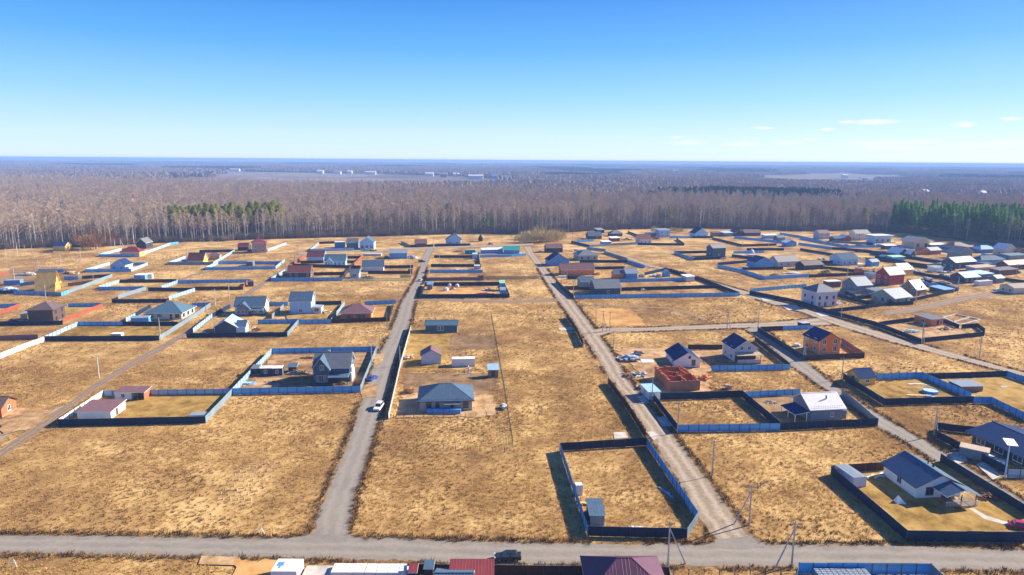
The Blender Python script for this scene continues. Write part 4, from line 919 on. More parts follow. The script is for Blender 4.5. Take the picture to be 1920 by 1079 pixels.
# bare-earth lot
house('shed', 'blue-fronted shed in the left corner of the bare-earth lot', 'shed', (801, 544), (811, 544), 3, 2.4, 'sh', .4, 'oldwood', 'blue', o=.3)
house('cabin', 'tall mint-roofed cabin at the right end of the bare-earth lot', 'cabin', (937, 546), (946, 546), 4, 3.4, 'sh', .6, 'blue', 'greenb', o=.3)
house('cabin', 'small blue cabin with a pale roof below the mint-roofed cabin', 'cabin', (938, 556), (948, 556), 4, 2.6, 'sh', .5, 'blue', 'r_pale', o=.2)
for i, (x, y, r_, lab) in enumerate(((836, 546, 1.4, 'biggest of the round white tanks on the bare-earth lot'), (843, 537, 1.0, 'small white tank by the back fence of the bare-earth lot'), (857, 538, 1.1, 'white tank right of the small tank by the back fence'))):
    t_ = thing('tank', lab, 'tank', G(x, y), 0, 'white tanks on the bare-earth lot'); mb = MB(); mb.cyl((0, 0, 0), (0, 0, r_*1.1), r_, r_*.96, 14); mb.build('body', M['white'], t_); mb = MB(); mb.cyl((0, 0, r_*1.1), (0, 0, r_*1.4), r_*.95, .3, 14); mb.cyl((0, 0, r_*1.4), (0, 0, r_*1.5), .3, .3, 10); mb.build('lid', M['violetw'], t_)
pile('pallet_heap', 'pale and red pallets beside the white tanks', 'pallets', (849, 544), (3, 2), 18, ['white', 'r_maroon', 'pink'], h=1.5, dims=(1.1, .9, .25), lie=False)
pile('board_stack', 'white boards at the right part of the bare-earth lot', 'boards', (914, 546), (7, 3), 26, ['white', 'violetw', 'terracotta'], h=1.4, dims=(2, .6, .2), lie=False)
pile('brick_pile', 'low terracotta brick stacks inside the bare-earth lot', 'bricks', (909, 552), (9, 1.6), 30, ['terracotta', 'terracotta'], h=.5, dims=(1.1, .9, .5))
# centre lots
q = house('cabin', 'long dark teal cabin with a plain slate roof and a white triple window', 'cabin', (798, 624), (857, 624), 5.2, 3.0, 'gx', 1.3, 'teal', 'r_teal', o=.45, trim='dtrim', rib=.5)
add_window(q.root, 'f', q.w*.42, .9, 1.0, 1.6, q.w, q.d); add_window(q.root, 'f', q.w*.53, .9, 1.0, 1.6, q.w, q.d)
house('shed', 'tall white shed with a violet and dark gable roof', 'shed', (790, 684), (827, 683), 5.5, 3.1, 'gy', 1.8, 'violetw', 'r_violet', o=.35, trim='dtrim', plinth=False)
container('container', 'white corrugated container beside the white shed', 'container', (848, 688), (890, 687), 2.5, 2.5, 'white', 'r_white')
house('outhouse', 'narrow wooden outhouse with a pale blue lean-to roof', 'outhouse', (916, 709), (934, 708.5), 2.4, 2.6, 'sh', .9, 'oldwood', 'paleblue', o=.3, plinth=False, door=('f', .5))
t_ = thing('water_pump', 'blue and white standpipe on the bare soil between container and outhouse', 'water pump', G(878, 702)); mb = MB(); mb.cyl((0, 0, 0), (0, 0, 2.3), .22, .2, 10); mb.build('casing', M['blue'], t_)
mb = MB(); mb.cyl((0, 0, 2.3), (0, 0, 2.9), .3, .12, 10); mb.build('cap', M['white'], t_); mb = MB(); mb.cyl((.2, 0, 1.6), (.9, 0, 1.3), .06, .06, 6); mb.build('spout', M['white'], t_)
q = house('house', 'grey house with a slate hip roof and pale rear hip beside the lane', 'house', (787, 773), (885, 770.5), 11, 3.1, 'hip', 3.0, 'grey', 'r_slate', o=.65, win='', rib=.55, trim='dtrim', ww=1.1)
for u in (.17, .34, .88): add_window(q.root, 'f', q.w*u, 1.0, 1.3 if u != .34 else .8, 1.5, q.w, q.d, True)
part_box(q, 'awning', 'r_pale', (q.w*.46, q.w*.78, -1.4, -.07, 2.35, 2.45)); part_box(q, 'porch_post', 'dtrim', (q.w*.47, q.w*.47+.1, -1.4, -1.3, 0, 2.34)); part_box(q, 'porch_post', 'dtrim', (q.w*.77, q.w*.77+.1, -1.4, -1.3, 0, 2.34))
add_door(q.root, 'f', q.w*.62, q.w, q.d); part_box(q, 'snow_guard', 'dtrim', *[(q.w*k/30, q.w*k/30+.16, -.2, -.12, 3.28, 3.42) for k in range(31)])
stack('block_stack', 'row of blue wrapped pallets against the front of the grey hip-roofed house', 'pallets', (800, 777), 9, 1.3, 1.3, 1, 6, 'blue')
b_ = pile('brush_heap', 'tangled brown brush heap left of the grey hip-roofed house', 'brush', (767, 737), (4.6, 3.2), 130, ['oldwood', 'timber', 'terracotta'], h=1.7, dims=(1.9, .07, .07), lie=False)
pile('pallet_heap', 'white and pink rubble with pallets by the white lane fence', 'pallets', (768, 672), (4.5, 6), 46, ['white', 'pink', 'oldwood', 'timber'], h=1.2, dims=(1.1, .6, .25), lie=False)
pile('material_stack', 'white sacks and barrels by the green wire fence', 'materials', (944, 766), (2.2, 3.2), 20, ['white', 'slatew', 'oldwood'], h=1.0, dims=(.9, .7, .4), lie=False)
# near empty lot
q = house('shed', 'slate-grey shed with a nearly flat roof inside the near fenced lot', 'shed', (1106, 988), (1133, 988), 5.6, 2.3, 'sh', .15, 'slatew', 'r_slate', o=.2, rib=.6, door=('r', .3), plinth=False)
stack('block_stack', 'white wrapped block stack inside the left fence of the near lot', 'blocks', (1079, 930), 1.5, 1.5, 2.2, 1, 1, 'white', layers=2, rz=.1)
pile('board_stack', 'small heap of boards between the white stack and the grey shed', 'boards', (1094, 946), (1.8, 1.6), 14, ['white', 'timber', 'pink'], h=.5, dims=(1.3, .3, .1))
pile('board_stack', 'sandy boards in front of the grey shed', 'boards', (1120, 990), (2.6, .8), 10, ['r_tan', 'white'], h=.3, dims=(1.2, .4, .1))
pile('pipe_bundle', 'bundle of blue pipes lying along the right fence of the near lot', 'pipes', (1250, 926), (.6, 4.6), 8, ['paleblue', 'blue'], h=.3, dims=(.14, 4.4, .12), rz=.42)
pile('board_stack', 'row of pale boards by the front fence of the near lot', 'boards', (1195, 990), (3.4, .6), 12, ['white', 'r_tan'], h=.2, dims=(.9, .3, .1), lie=False)
# right of gravel lane, near
q = house('house', 'slate-blue house with a pinkish white roof and a navy side porch', 'house', (1519, 792), (1578, 789), 8.5, 3.75, 'gx', 2.5, 'slatew', 'r_white', o=.7, win='', rib=.55, trim='trim')
add_window(q.root, 'f', q.w*.68, 1.3, .7, .9, q.w, q.d); part_box(q, 'snow_guard', 'dtrim', *[(q.w*k/14, q.w*k/14+.2, -.1, 0, 4.1, 4.2) for k in range(1, 14)])
part_box(q, 'chimney', 'dtrim', (q.w*.6, q.w*.6+.25, 2.2, 2.45, 4.6, 6.2), (q.w*.6-1.0, q.w*.6, 2.3, 2.36, 5.15, 5.2))
mb = MB(); mb.slab([(-4.6, -.3, 2.3), (-.52, -.3, 3.0), (-.52, 7, 3.0), (-4.6, 7, 2.3)], .14, 0, 1); mb.build('porch_roof', [M['r_navy'], M['trim']], q.root)
for x, y in ((-4.4, -.1), (-4.4, 6.6), (-1.2, -.1), (-4.4, 3.2)): part_box(q, 'porch_post', 'trim', (x, x+.14, y, y+.14, 0, 2.3 if x < -2 else 2.7))
part_box(q, 'deck', 'oldwood', (-4.5, -.07, 0, 6.8, .02, .25)); mb = MB(); mb.slab([(q.w+.1, 1, 2.6), (q.w+2.4, 1, 2.2), (q.w+2.4, 5, 2.2), (q.w+.1, 5, 2.6)], .12, 0, 1); mb.build('lean_to_roof', [M['r_slate'], M['trim']], q.root); part_box(q, 'lean_to_wall', 'slatew', (q.w+.07, q.w+2.1, 1.2, 4.8, 0, 2.1))
q = house('house', 'white gabled house with a navy roof slope and one big window', 'house', (1265, 690), (1312, 690), 12, 2.5, 'gy', 2.5, 'white', 'r_navy', o=.5, trim='trim', win='l2')
add_window(q.root, 'f', q.w*.74, .9, 1.1, 1.7, q.w, q.d, True); add_window(q.root, 'f', q.w*.58, 3.2, .7, .7, q.w, q.d, True)
q = house('house', 'white two-storey house with dark purple roof and a tan porch roof', 'house', (1376, 680), (1417, 679), 9.5, 4.9, 'gy', 2.6, 'violetw', 'r_navy', o=.6, trim='trim', win='l2', storeys=2)
add_window(q.root, 'f', q.w*.32, 4.3, .9, 1.1, q.w, q.d); add_window(q.root, 'f', q.w*.66, 4.3, .9, 1.1, q.w, q.d)
porch(q, .1, q.w+.6, 2.4, 3.5, 'r_tan', posts=4); part_box(q, 'porch_wall', 'violetw', (.1, q.w+.5, -2.4, -2.28, .31, 1.6)); part_box(q, 'front_wall_boards', 'dark', (.3, q.w-.3, -.09, -.062, .4, 3.1))
# unfinished brick house
a, b = G(1255, 735), G(1312, 733); v = b-a; w = v.xy.length
root = thing('brick_house_shell', 'roofless unfinished brick house with terracotta inner walls', 'building site', a, math.atan2(v.y, v.x)); D_ = 13.5
def course_wall(x0, x1, y0, y1, h, m, nm='wall'):
    h *= 1.3; mb = MB(); mb.box(x0, x1, y0, y1, 0, h); nx = max(1, int(max(x1-x0, y1-y0)/.55)); rn = random.Random(int(x0*7+y1*13))
    for k in range(nx):
        if rn.random() < .55:
            f0, f1 = k/nx, (k+1)/nx
            if x1-x0 > y1-y0: mb.box(x0+(x1-x0)*f0, x0+(x1-x0)*f1, y0, y1, h-.002, h+.22*rn.choice((1, 1, 2)))
            else: mb.box(x0, x1, y0+(y1-y0)*f0, y0+(y1-y0)*f1, h-.002, h+.22*rn.choice((1, 1, 2)))
    o = mb.build(nm, M[m], root); return o
course_wall(0, w, 0, .4, 2.3, 'bbrown'); course_wall(0, .4, .4, D_, 2.5, 'terracotta'); course_wall(w-.4, w, .4, D_, 2.2, 'terracotta'); course_wall(.4, w-.4, D_-.4, D_, 2.5, 'terracotta')
for x0, x1, y0, y1 in ((.4, 5.0, 4.5, 4.8), (5.0, 5.3, .4, 9), (5.3, w-.4, 6.2, 6.5), (.4, 5.0, 9.0, 9.3), (7.2, 7.5, 6.5, D_-.4)): course_wall(x0, x1, y0, y1, 2.3, 'terracotta', 'partition')
mb = MB(); mb.box(.41, w-.41, .41, D_-.41, .02, .15); mb.build('floor_slab', M_conc, root)
mask_poly([tuple((Matrix.Translation(a) @ Matrix.Rotation(math.atan2(v.y, v.x), 4, 'Z') @ Vector(p)).xy) for p in ((0, 0, 0), (w, 0, 0), (w, D_, 0), (0, D_, 0))])
pile('block_heap', 'grey and white blocks standing inside the roofless brick house', 'blocks', (1262, 722), (5, 4), 40, ['white', 'grey', 'oldwood', 'terracotta'], h=2.4, dims=(1.0, .8, .5), lie=False)
pile('board_stack', 'red panels and planks leaning at the right of the roofless brick house', 'boards', (1322, 712), (4, 3.5), 30, ['terracotta', 'orange', 'white', 'timber'], h=1.5, dims=(1.8, .5, .25), lie=False)
house('cabin', 'white cabin with a pale blue flat roof beside the roofless brick house', 'cabin', (1216, 752), (1237, 751), 6.5, 2.5, 'sh', .1, 'white', 'paleblue', o=.25, win='l1')
pile('material_stack', 'white wrapped materials and pallets by the gravel lane', 'materials', (1182, 676), (8, 5), 44, ['white', 'paleblue', 'violetw', 'oldwood'], h=1.7, dims=(1.4, 1.0, .5))
pile('pallet_heap', 'brown pallets behind the white wrapped materials', 'pallets', (1197, 667), (5, 2.5), 26, ['oldwood', 'pink', 'white'], h=1.8, dims=(1.2, .9, .25))
pile('sheet_stack', 'white plastic sheet weighed down on the soil left of the white gabled house', 'sheet', (1213, 678), (4.5, 3.5), 6, ['white', 'r_white'], h=.3, dims=(3.6, 2.6, .08))
pile('debris_heap', 'brown branches and debris at the edge of the gravel lane', 'debris', (1176, 706), (4, 6), 70, ['oldwood', 'terracotta', 'grey'], h=1.0, dims=(1.2, .12, .12), lie=False)
pile('debris_heap', 'scattered sacks and pipes left of the roofless brick house', 'debris', (1200, 704), (9, 6), 36, ['white', 'blue', 'pink', 'teal'], h=.4, dims=(.9, .5, .25), lie=False)
pile('pallet_heap', 'dark pallets at the lane side of the white cabin', 'pallets', (1204, 729), (3, 3.5), 24, ['dark', 'oldwood', 'white'], h=1.2, dims=(1.1, .8, .25))
pile('barrel_stack', 'brown square tank standing alone right of the roofless brick house', 'tank', (1364, 730), (1.6, 1.4), 8, ['pink'], h=1.6, dims=(1.4, 1.2, .5))
pile('board_stack', 'white planks and boxes in the yard left of the slate-blue house', 'boards', (1445, 757), (5, 2), 26, ['white', 'oldwood', 'pink'], h=.6, dims=(1.6, .4, .2), lie=False)
q = house('shed', 'yellow shed with a steep navy roof and three small panes', 'shed', (1610, 725), (1640, 723), 5.5, 2.7, 'gx', 1.9, 'yellow', 'r_navy', o=.4, trim='dtrim', door=('l', .5))
add_window(q.root, 'f', q.w*.5, 1.1, 1.2, .9, q.w, q.d)
# pool, boards
t_ = thing('pool', 'round blue frame pool on the fenced lawn', 'pool', G(1744, 738)); mb = MB(); mb.cyl((0, 0, 0), (0, 0, 1.1), 2.1, 2.15, 24, cap=False); mb.build('liner', M['blue'], t_); mb = MB(); mb.cyl((0, 0, .9), (0, 0, .95), 2.08, 2.08, 24); mb.build('cover', M['paleblue'], t_)
pile('board_stack', 'white sheets lying against the blue fence above the pool', 'boards', (1718, 722), (6, 1.6), 12, ['white', 'r_pale'], h=.4, dims=(3.6, .8, .1))
pile('board_stack', 'long white boards lying left of the blue pool', 'boards', (1718, 744), (8, 2.4), 22, ['white', 'r_white', 'timber'], h=.5, dims=(4.5, .5, .12))
pile('sheet_stack', 'silver foil and sacks in front of the blue pool', 'materials', (1742, 747), (3.4, 1.6), 18, ['white', 'paleblue', 'slatew'], h=.6, dims=(.9, .6, .3), lie=False)
house('shed', 'low flat shed with a pale blue roof beyond the blue pool', 'shed', (1801, 737), (1842, 736), 5, 1.9, 'sh', .15, 'oldwood', 'r_pale', o=.3, plinth=False)
pile('sheet_stack', 'white panels on the ground below the low flat shed', 'boards', (1826, 745), (3, 1.4), 6, ['white', 'paleblue'], h=.2, dims=(2, .9, .08))
pile('sheet_stack', 'small white blocks on the far right lawn', 'blocks', (1882, 727), (2.4, 1.2), 6, ['white'], h=.3, dims=(1, .6, .2))
# orange two-storey
q = house('house', 'two-storey orange brick house with a navy roof and white windows', 'house', (1534, 665), (1574, 663), 9, 5.0, 'gy', 2.6, 'orange', 'r_navy', o=.5, win='f2 l2', storeys=2, ww=1.3, wh=1.6, trim='dtrim')
part_box(q, 'downpipe', 'trim', (.05, .17, -.15, -.07, .1, 5.0)); part_box(q, 'downpipe', 'trim', (q.w-.17, q.w-.05, -.15, -.07, .1, 5.0))
container('container', 'small violet box at the end of the blue back fence', 'container', (1505, 617), (1518, 616), 3, 2.2, 'brown', 'violetw')
pile('material_stack', 'white sacks on the lawn left of the orange two-storey house', 'materials', (1494, 650), (3.6, 2), 14, ['white', 'violetw', 'paleblue'], h=.9, dims=(1.0, .8, .4))
q = house('house', 'small orange house with a flat grey roof and dark doorway', 'house', (1745, 613), (1768, 611), 8, 3.0, 'sh', .4, 'orange', 'r_grey', o=.4, trim='trim', win='l1', ww=1.4)
add_window(q.root, 'f', q.w*.25, .9, .8, 1.5, q.w, q.d); add_window(q.root, 'f', q.w*.82, .9, 1.0, 1.2, q.w, q.d); add_door(q.root, 'f', q.w*.55, q.w, q.d, mat=M['dark'])
pile('material_stack', 'building materials and green sacks in front of the small orange house', 'materials', (1706, 624), (8, 3), 34, ['white', 'greenb', 'paleblue', 'timber'], h=.9, dims=(1.3, .8, .4), lie=False)
pile('material_stack', 'red and white materials right of the small orange house', 'materials', (1772, 619), (6, 3), 30, ['r_maroon', 'white', 'dark', 'timber'], h=1.0, dims=(1.1, .7, .4), lie=False)
# foundation trenches
t_ = thing('foundation', 'concrete strip foundation in the field behind the small orange house', 'foundation', G(1790, 605))
for p0, p1 in (((1768, 597), (1792, 591)), ((1792, 591), (1838, 601)), ((1838, 601), (1800, 611)), ((1800, 611), (1768, 597)), ((1786, 606), (1820, 596))):
    A_, B_ = G(*p0)-t_.location, G(*p1)-t_.location; d_ = B_-A_; mb = MB(); mb.box(0, d_.length, -.3, .3, 0, .5, 0, Matrix.Translation(A_) @ Matrix.Rotation(math.atan2(d_.y, d_.x), 4, 'Z')); mb.build('footing', M_conc, t_)
# bottom right house
q = house('house', 'white house with a ribbed slate-blue gable roof and a gabled porch', 'house', (1716, 937), (1800, 934), 10.5, 2.9, 'gy', 2.3, 'white', 'r_slate', o=.6, win='l1', rib=.55, trim='dtrim', ww=1.3, wh=1.5)
add_window(q.root, 'f', q.w*.3, 1.0, 1.5, 1.5, q.w, q.d, True); add_door(q.root, 'f', q.w*.62, q.w, q.d)
part_box(q, 'chimney', 'dtrim', (q.w*.72, q.w*.72+.3, 5, 5.3, 3.4, 5.2))
rm, mats = roof_mesh('gy', 6.2, 3.6, 2.6, 1.1, .5, M['r_slate'], M['trim'], .55, x0=q.w*.4, y0=-3.7); rm.build('porch_roof', mats, q.root)
for x in (q.w*.4, q.w*.4+3, q.w*.4+6): part_box(q, 'porch_post', 'dtrim', (x, x+.14, -3.6, -3.46, .3, 2.6))
part_box(q, 'deck', 'oldwood', (q.w*.4-.2, q.w*.4+6.4, -3.8, -.07, .02, .35))
bx = [(q.w*.4-.2, q.w*.4+6.4, -3.82, -3.77, 1.25, 1.33)]+[(x, x+.06, -3.82, -3.77, .35, 1.25) for x in np.arange(q.w*.4-.2, q.w*.4+6.4, .3)]
bx += [(q.w*.4+6.35, q.w*.4+6.4, -3.8, 0, 1.25, 1.33)]+[(q.w*.4+6.35, q.w*.4+6.4, y, y+.06, .35, 1.25) for y in np.arange(-3.7, 0, .3)]; part_box(q, 'railing', 'trim', *bx)
pile('garden_furniture', 'garden furniture on the porch deck of the ribbed-roof house', 'furniture', (1788, 938), (2.6, 1.2), 12, ['timber', 'oldwood', 'white'], h=.9, dims=(.8, .5, .1))
container('container', 'pale grey container standing inside the graphite fence', 'container', (1600, 917), (1622, 915), 6, 2.4, 'violetw', 'r_pale', door=False)
t_ = thing('tent', 'small white pyramid tent on the shaded lawn', 'tent', G(1688, 945)); mb = MB(); c = [(-1.1, -.9, 0), (1.1, -.9, 0), (1.1, .9, 0), (-1.1, .9, 0)]; ap = (-.3, .5, 1.6)
for k in range(4): mb.poly([c[k], c[(k+1) % 4], ap])
mb.poly(c[::-1]); mb.build('canopy', M['white'], t_); mb = MB(); mb.box(-1.2, 1.2, -1.0, -.93, 0, .1); mb.build('ground_bar', M['slatew'], t_)
pile('board_stack', 'timber boards beside the pale grey container', 'boards', (1640, 895), (5, 1.6), 22, ['timber', 'pink', 'white'], h=.5, dims=(3, .3, .14))
patch('garden_path', [(1815, 955), (1822, 954), (1850, 970), (1893, 983), (1890, 988), (1846, 976)], M_conc)
pile('bush_trimmings', 'brown trimmings heap right of the ribbed-roof porch', 'brush', (1850, 937), (4.5, 2), 90, ['oldwood', 'dark', 'terracotta'], h=1.3, dims=(1.2, .08, .08), lie=False)
# dark house right edge
q = house('house', 'dark house with a broad navy ribbed roof at the right edge', 'house', (1925, 882), (2015, 874), 14.5, 3.0, 'gy', 1.6, 'dark', 'r_navy', o=1.2, win='l3', ww=2.2, wh=2.0, rib=.6, trim='dtrim', plinth=True)
t_ = thing('terrace_block', 'concrete block shed with a tan top by the asphalt lane', 'shed', G(1808, 855), R(-38)); mb = MB(); mb.box(-1, 4.5, -1, 2.2, 0, 2.2); mb.build('wall', M['slatew'], t_); mb = MB(); mb.box(-1.1, 4.6, -1.1, 2.3, 2.21, 2.35); mb.build('top', M['r_tan'], t_)
# bottom strip
house('house', 'violet ribbed hip roof of a house cut off by the bottom edge', 'house', (1108, 1145), (1248, 1145), 9, 2.9, 'hip', 3.0, 'cream', 'r_plum', o=.7, rib=.5)
house('house', 'maroon roof of a house cut off by the bottom edge', 'house', (842, 1135), (922, 1135), 6, 2.6, 'sh', .9, 'brown', 'r_maroon', o=.3, rib=.5)
house('house', 'blue-grey gable roof cut off by the bottom edge left of the maroon roof', 'house', (815, 1150), (882, 1150), 7, 2.6, 'gx', 1.6, 'slatew', 'r_slate', o=.4, rib=.5)
house('outhouse', 'dark outhouse with a red roof at the bottom edge', 'outhouse', (767, 1098), (781, 1098), 1.7, 2.2, 'sh', .3, 'dark', 'r_maroon', o=.15, plinth=False)
house('outhouse', 'plain dark outhouse beside the red-roofed one at the bottom edge', 'outhouse', (796, 1092), (812, 1092), 1.7, 2.3, 'sh', .3, 'dark', 'r_slate', o=.15, plinth=False)
t_ = stack('block_stack', 'white film-wrapped block stack with blue print at the bottom edge', 'blocks', (508, 1096), 4.2, 3.6, 2.2, 1, 1, 'white', piece='wrapped_block')
mb = MB(); mb.box(.5, 1.5, 1.6, 2.6, 2.235, 2.245); mb.box(.9, 1.2, .9, 1.5, 2.235, 2.245); mb.build('blue_print', M['blue'], t_)
stack('block_stack', 'long row of white film-wrapped block pallets at the bottom edge', 'blocks', (620, 1092), 12.5, 2.6, 1.7, 1, 7, 'white')
t_ = thing('driveway_ramp', 'light concrete pad on a sandy bank between the white block stacks', 'driveway', G(562, 1086)); mb = MB(); mb.prism([(0, 0), (6.3, 0), (5.8, .9), (.5, .9)], 'y', -2.5, 2.2); mb.build('bank', M_sand, t_); mb = MB(); mb.box(.6, 5.8, -.6, 2.1, .905, 1.05); mb.build('pad', M_conc, t_)
t_ = stack('sheet_stack', 'pale ribbed sheets stacked inside the blue fence at the bottom edge', 'sheets', (1536, 1098), 8.5, 2.6, 1.4, 5, 10, 'r_pale', piece='sheet', layers=2)

# --- right of the gravel lane, far
q = house('house', 'large navy-walled house with a big grey roof by the blue front fence', 'house', (1117, 554), (1163, 553), 12, 3.2, 'gx', 2.6, 'navyw', 'r_grey', o=.7, win='f1', rib=.7)
house('shed', 'slate annex on the left of the large navy-walled house', 'shed', (1089, 541), (1114, 540.5), 8, 3.0, 'gx', 1.6, 'slatew', 'r_slate', o=.4)
house('house', 'long orange timber house with a violet roof', 'house', (1053, 517), (1114, 516), 8.5, 3.0, 'gx', 2.4, 'orange', 'r_violet', o=.5, win='f4')
q = house('house', 'pale blue gabled house with white verge boards by the gravel lane', 'house', (1030, 499), (1067, 498), 10, 2.8, 'gy', 3.6, 'blue', 'r_navy', o=.6, win='f2')
house('house', 'grey house with a teal-grey hip roof near the far sheds', 'house', (1085, 489), (1121, 488), 11, 3.0, 'hip', 2.6, 'grey', 'r_grey', o=.6, win='f3', dark=True)
house('barn', 'dark open barn with a violet roof beside the willow shrubs', 'barn', (1025, 474), (1055, 473.5), 8, 2.9, 'gx', 1.9, 'dark', 'r_violet', o=.4)
q = house('shed', 'bright blue shed with a pale metal roof among the right-hand fences', 'shed', (1174, 524), (1195, 523.5), 7, 2.9, 'gx', 1.9, 'blue', 'r_pale', o=.5)
house('shed', 'dark shed with an orange end left of the bright blue shed', 'shed', (1152, 524), (1168, 523.5), 5, 2.6, 'gx', 1.4, 'orange', 'r_slate', o=.3)
house('shed', 'white shed at the end of the blue cross fence', 'shed', (1287, 529), (1302, 528), 5, 2.4, 'sh', .3, 'violetw', 'r_white', o=.4)
pile('timber_pile', 'yellow timber scraps right of the orange timber house', 'timber', (1121, 516), (6, 2.5), 36, ['timber', 'oldwood'], h=1.6, dims=(1.6, .3, .2), lie=False)
pile('pallet_heap', 'pink and white pallets right of the bright blue shed', 'pallets', (1202, 520), (5, 3), 26, ['white', 'pink', 'oldwood'], h=1.6, dims=(1.2, 1, .4), lie=False)
pile('rubble_heap', 'yellow and white clutter in the dark-fenced yard', 'rubble', (1230, 519), (8, 2.5), 26, ['white', 'yellow', 'paleblue'], h=1.2, dims=(1.2, .9, .5), lie=False)
house('tent', 'light blue awning in the dark-fenced yard', 'awning', (1246, 520), (1256, 519.5), 3, 2, 'gy', 1.2, 'blue', 'paleblue', o=.2)
pile('rubble_heap', 'sandy rubble in front of the slate annex', 'rubble', (1095, 551), (9, 1.8), 40, ['pink', 'white', 'r_tan'], h=.6, dims=(.8, .6, .3), lie=False)
pile('rubble_heap', 'white sacks in the grassy yard right of the large navy-walled house', 'rubble', (1205, 545), (4, 1.6), 14, ['white', 'r_tan'], h=.9, dims=(.9, .7, .4), lie=False)
stack('beam_stack', 'blue tarpaulin bundle and white planks by the gravel lane', 'planks', (1047, 521), 5, 1.6, 1.0, 2, 2, 'white', piece='bundle', layers=1)
house('house', 'pale gabled house with a red-brown roof and yellow yard near the forest', 'house', (1199, 458), (1221, 457.5), 8, 3.4, 'gx', 2.8, 'violetw', 'r_brown', o=.5, win='f3')
house('house', 'white two-storey box house with a nearly flat roof at the forest edge', 'house', (1236, 446), (1256, 445.5), 9, 5.4, 'sh', .5, 'paleblue', 'r_pale', o=.5, win='f2', storeys=2)
house('house', 'dark house with a slate roof among the far sheds', 'house', (1104, 449), (1128, 448.5), 8, 2.6, 'gx', 2.4, 'brown', 'r_slate', o=.4)
house('house', 'grey-green hip-roofed house among the far sheds', 'house', (1146, 444), (1167, 443.5), 8, 2.4, 'hip', 2.0, 'brown', 'r_grey', o=.6)
house('shed', 'dark red shed with a white roof edge among the far sheds', 'shed', (1146, 453), (1162, 452.5), 5, 2.2, 'sh', .6, 'r_maroon', 'r_white', o=.4)
house('shed', 'blue shed behind the slate fence near the forest', 'shed', (1130, 461), (1146, 460.5), 5, 2.4, 'sh', .4, 'blue', 'r_white', o=.3)
house('shed', 'pale-roofed shed at the forest edge above the far sheds', 'shed', (1121, 438), (1133, 437.5), 7, 2.6, 'sh', .8, 'dark', 'r_pale', o=.4)
pile('timber_pile', 'yellow timber at the forest edge among the far sheds', 'timber', (1178, 450), (12, 5), 40, ['timber', 'white', 'oldwood'], h=1.6, dims=(2, .8, .3), lie=False)
pile('digger_heap', 'yellow and dark materials left of the white box house', 'materials', (1232, 449), (9, 4), 30, ['yellow', 'dark', 'timber'], h=2.2, dims=(1.6, 1.0, .6), lie=False)
house('house', 'grey-green open shed left of the white box house', 'shed', (1216, 445), (1231, 444.5), 6, 2.6, 'sh', .5, 'oldwood', 'r_grey', o=.4)
pile('rubble_heap', 'yellow tarpaulin by the dark house among the far sheds', 'tarpaulin', (1094, 449), (7, 3), 14, ['yellow'], h=1.0, dims=(2, 1.4, .3))
pile('rubble_heap', 'white and violet materials above the grey hip-roofed house', 'materials', (1083, 471), (10, 5), 34, ['white', 'violetw', 'pink'], h=1.4, dims=(1.8, 1, .5), lie=False)
q = house('house', 'blue gabled house with white verges standing alone near the forest', 'house', (1303, 446), (1327, 445.5), 10, 3.2, 'gy', 3.6, 'paleblue', 'r_navy', o=.7, win='f2')
house('house', 'low house with white verge lines against the forest right of centre', 'house', (1379, 443), (1393, 442.5), 9, 2.6, 'gy', 2.2, 'brown', 'r_brown', o=.7)
house('shed', 'blue-grey shed below the forest left of the white-verged roof', 'shed', (1358, 444), (1374, 443.5), 6, 2.6, 'sh', .6, 'slatew', 'paleblue', o=.4)
house('barn', 'brown long barn at the forest edge right of the white-verged roof', 'barn', (1396, 443), (1426, 442.5), 8, 2.6, 'gx', 2.0, 'brown', 'r_umber', o=.4)
house('shed', 'white long canopy along the forest fence', 'canopy', (1434, 448), (1458, 447.5), 5, 2.4, 'sh', .4, 'paleblue', 'r_white', o=.5)
house('shed', 'small bright blue shed with a white roof on the brown meadow', 'shed', (1474, 463), (1493, 462.5), 6, 2.8, 'gy', 1.6, 'blue', 'r_white', o=.5, win='f1')
house('house', 'tall dark teal house with a pale right roof slope', 'house', (1336, 482), (1360, 481), 8, 5.2, 'gx', 1.8, 'teal', 'r_beige', o=.4, win='l1 f1')
pile('sheet_stack', 'wide white sheeting with red edges beside the tall teal house', 'sheets', (1404, 481), (16, 4), 30, ['white', 'white', 'r_maroon', 'paleblue'], h=1.2, dims=(4, 2, .3))
t_ = thing('tank', 'white dome-shaped tank on the white sheeting', 'tank', G(1409, 475)); mb = MB()
for k in range(4): mb.cyl((0, 0, .7*k), (0, 0, .7*k+.7), 2.4*math.cos(k*.33), 2.4*math.cos((k+1)*.33), 14, cap=(k == 3))
mb.build('body', M['violetw'], t_); mb = MB(); mb.cyl((0, 0, 2.8), (0, 0, 3.0), .6, .6, 10); mb.build('lid', M['white'], t_)
q = house('house', 'bright blue house with a navy roof beside the pale grey house', 'house', (1416, 504), (1450, 502.5), 9, 3.2, 'gy', 2.6, 'blue', 'r_navy', o=.6, win='f1')
house('house', 'pale lilac house with a beige roof and dark windows', 'house', (1458, 501), (1497, 499.5), 9, 3.0, 'gx', 2.5, 'violetw', 'r_beige', o=.6, win='f3')
pile('timber_pile', 'wood scraps and sand in the small yellow yard', 'timber', (1455, 517), (8, 4), 40, ['timber', 'oldwood', 'pink'], h=1.4, dims=(1.4, .4, .2), lie=False)
pile('sheet_stack', 'white roofing sheets right of the small yellow yard', 'sheets', (1486, 513), (10, 4), 20, ['white', 'violetw', 'r_white'], h=.8, dims=(4, 1.6, .1))
pile('timber_pile', 'golden timber heap inside the chocolate-fenced yard', 'timber', (1549, 513), (8, 4), 60, ['timber', 'timber', 'oldwood'], h=2.6, dims=(1.8, .5, .3), lie=False)
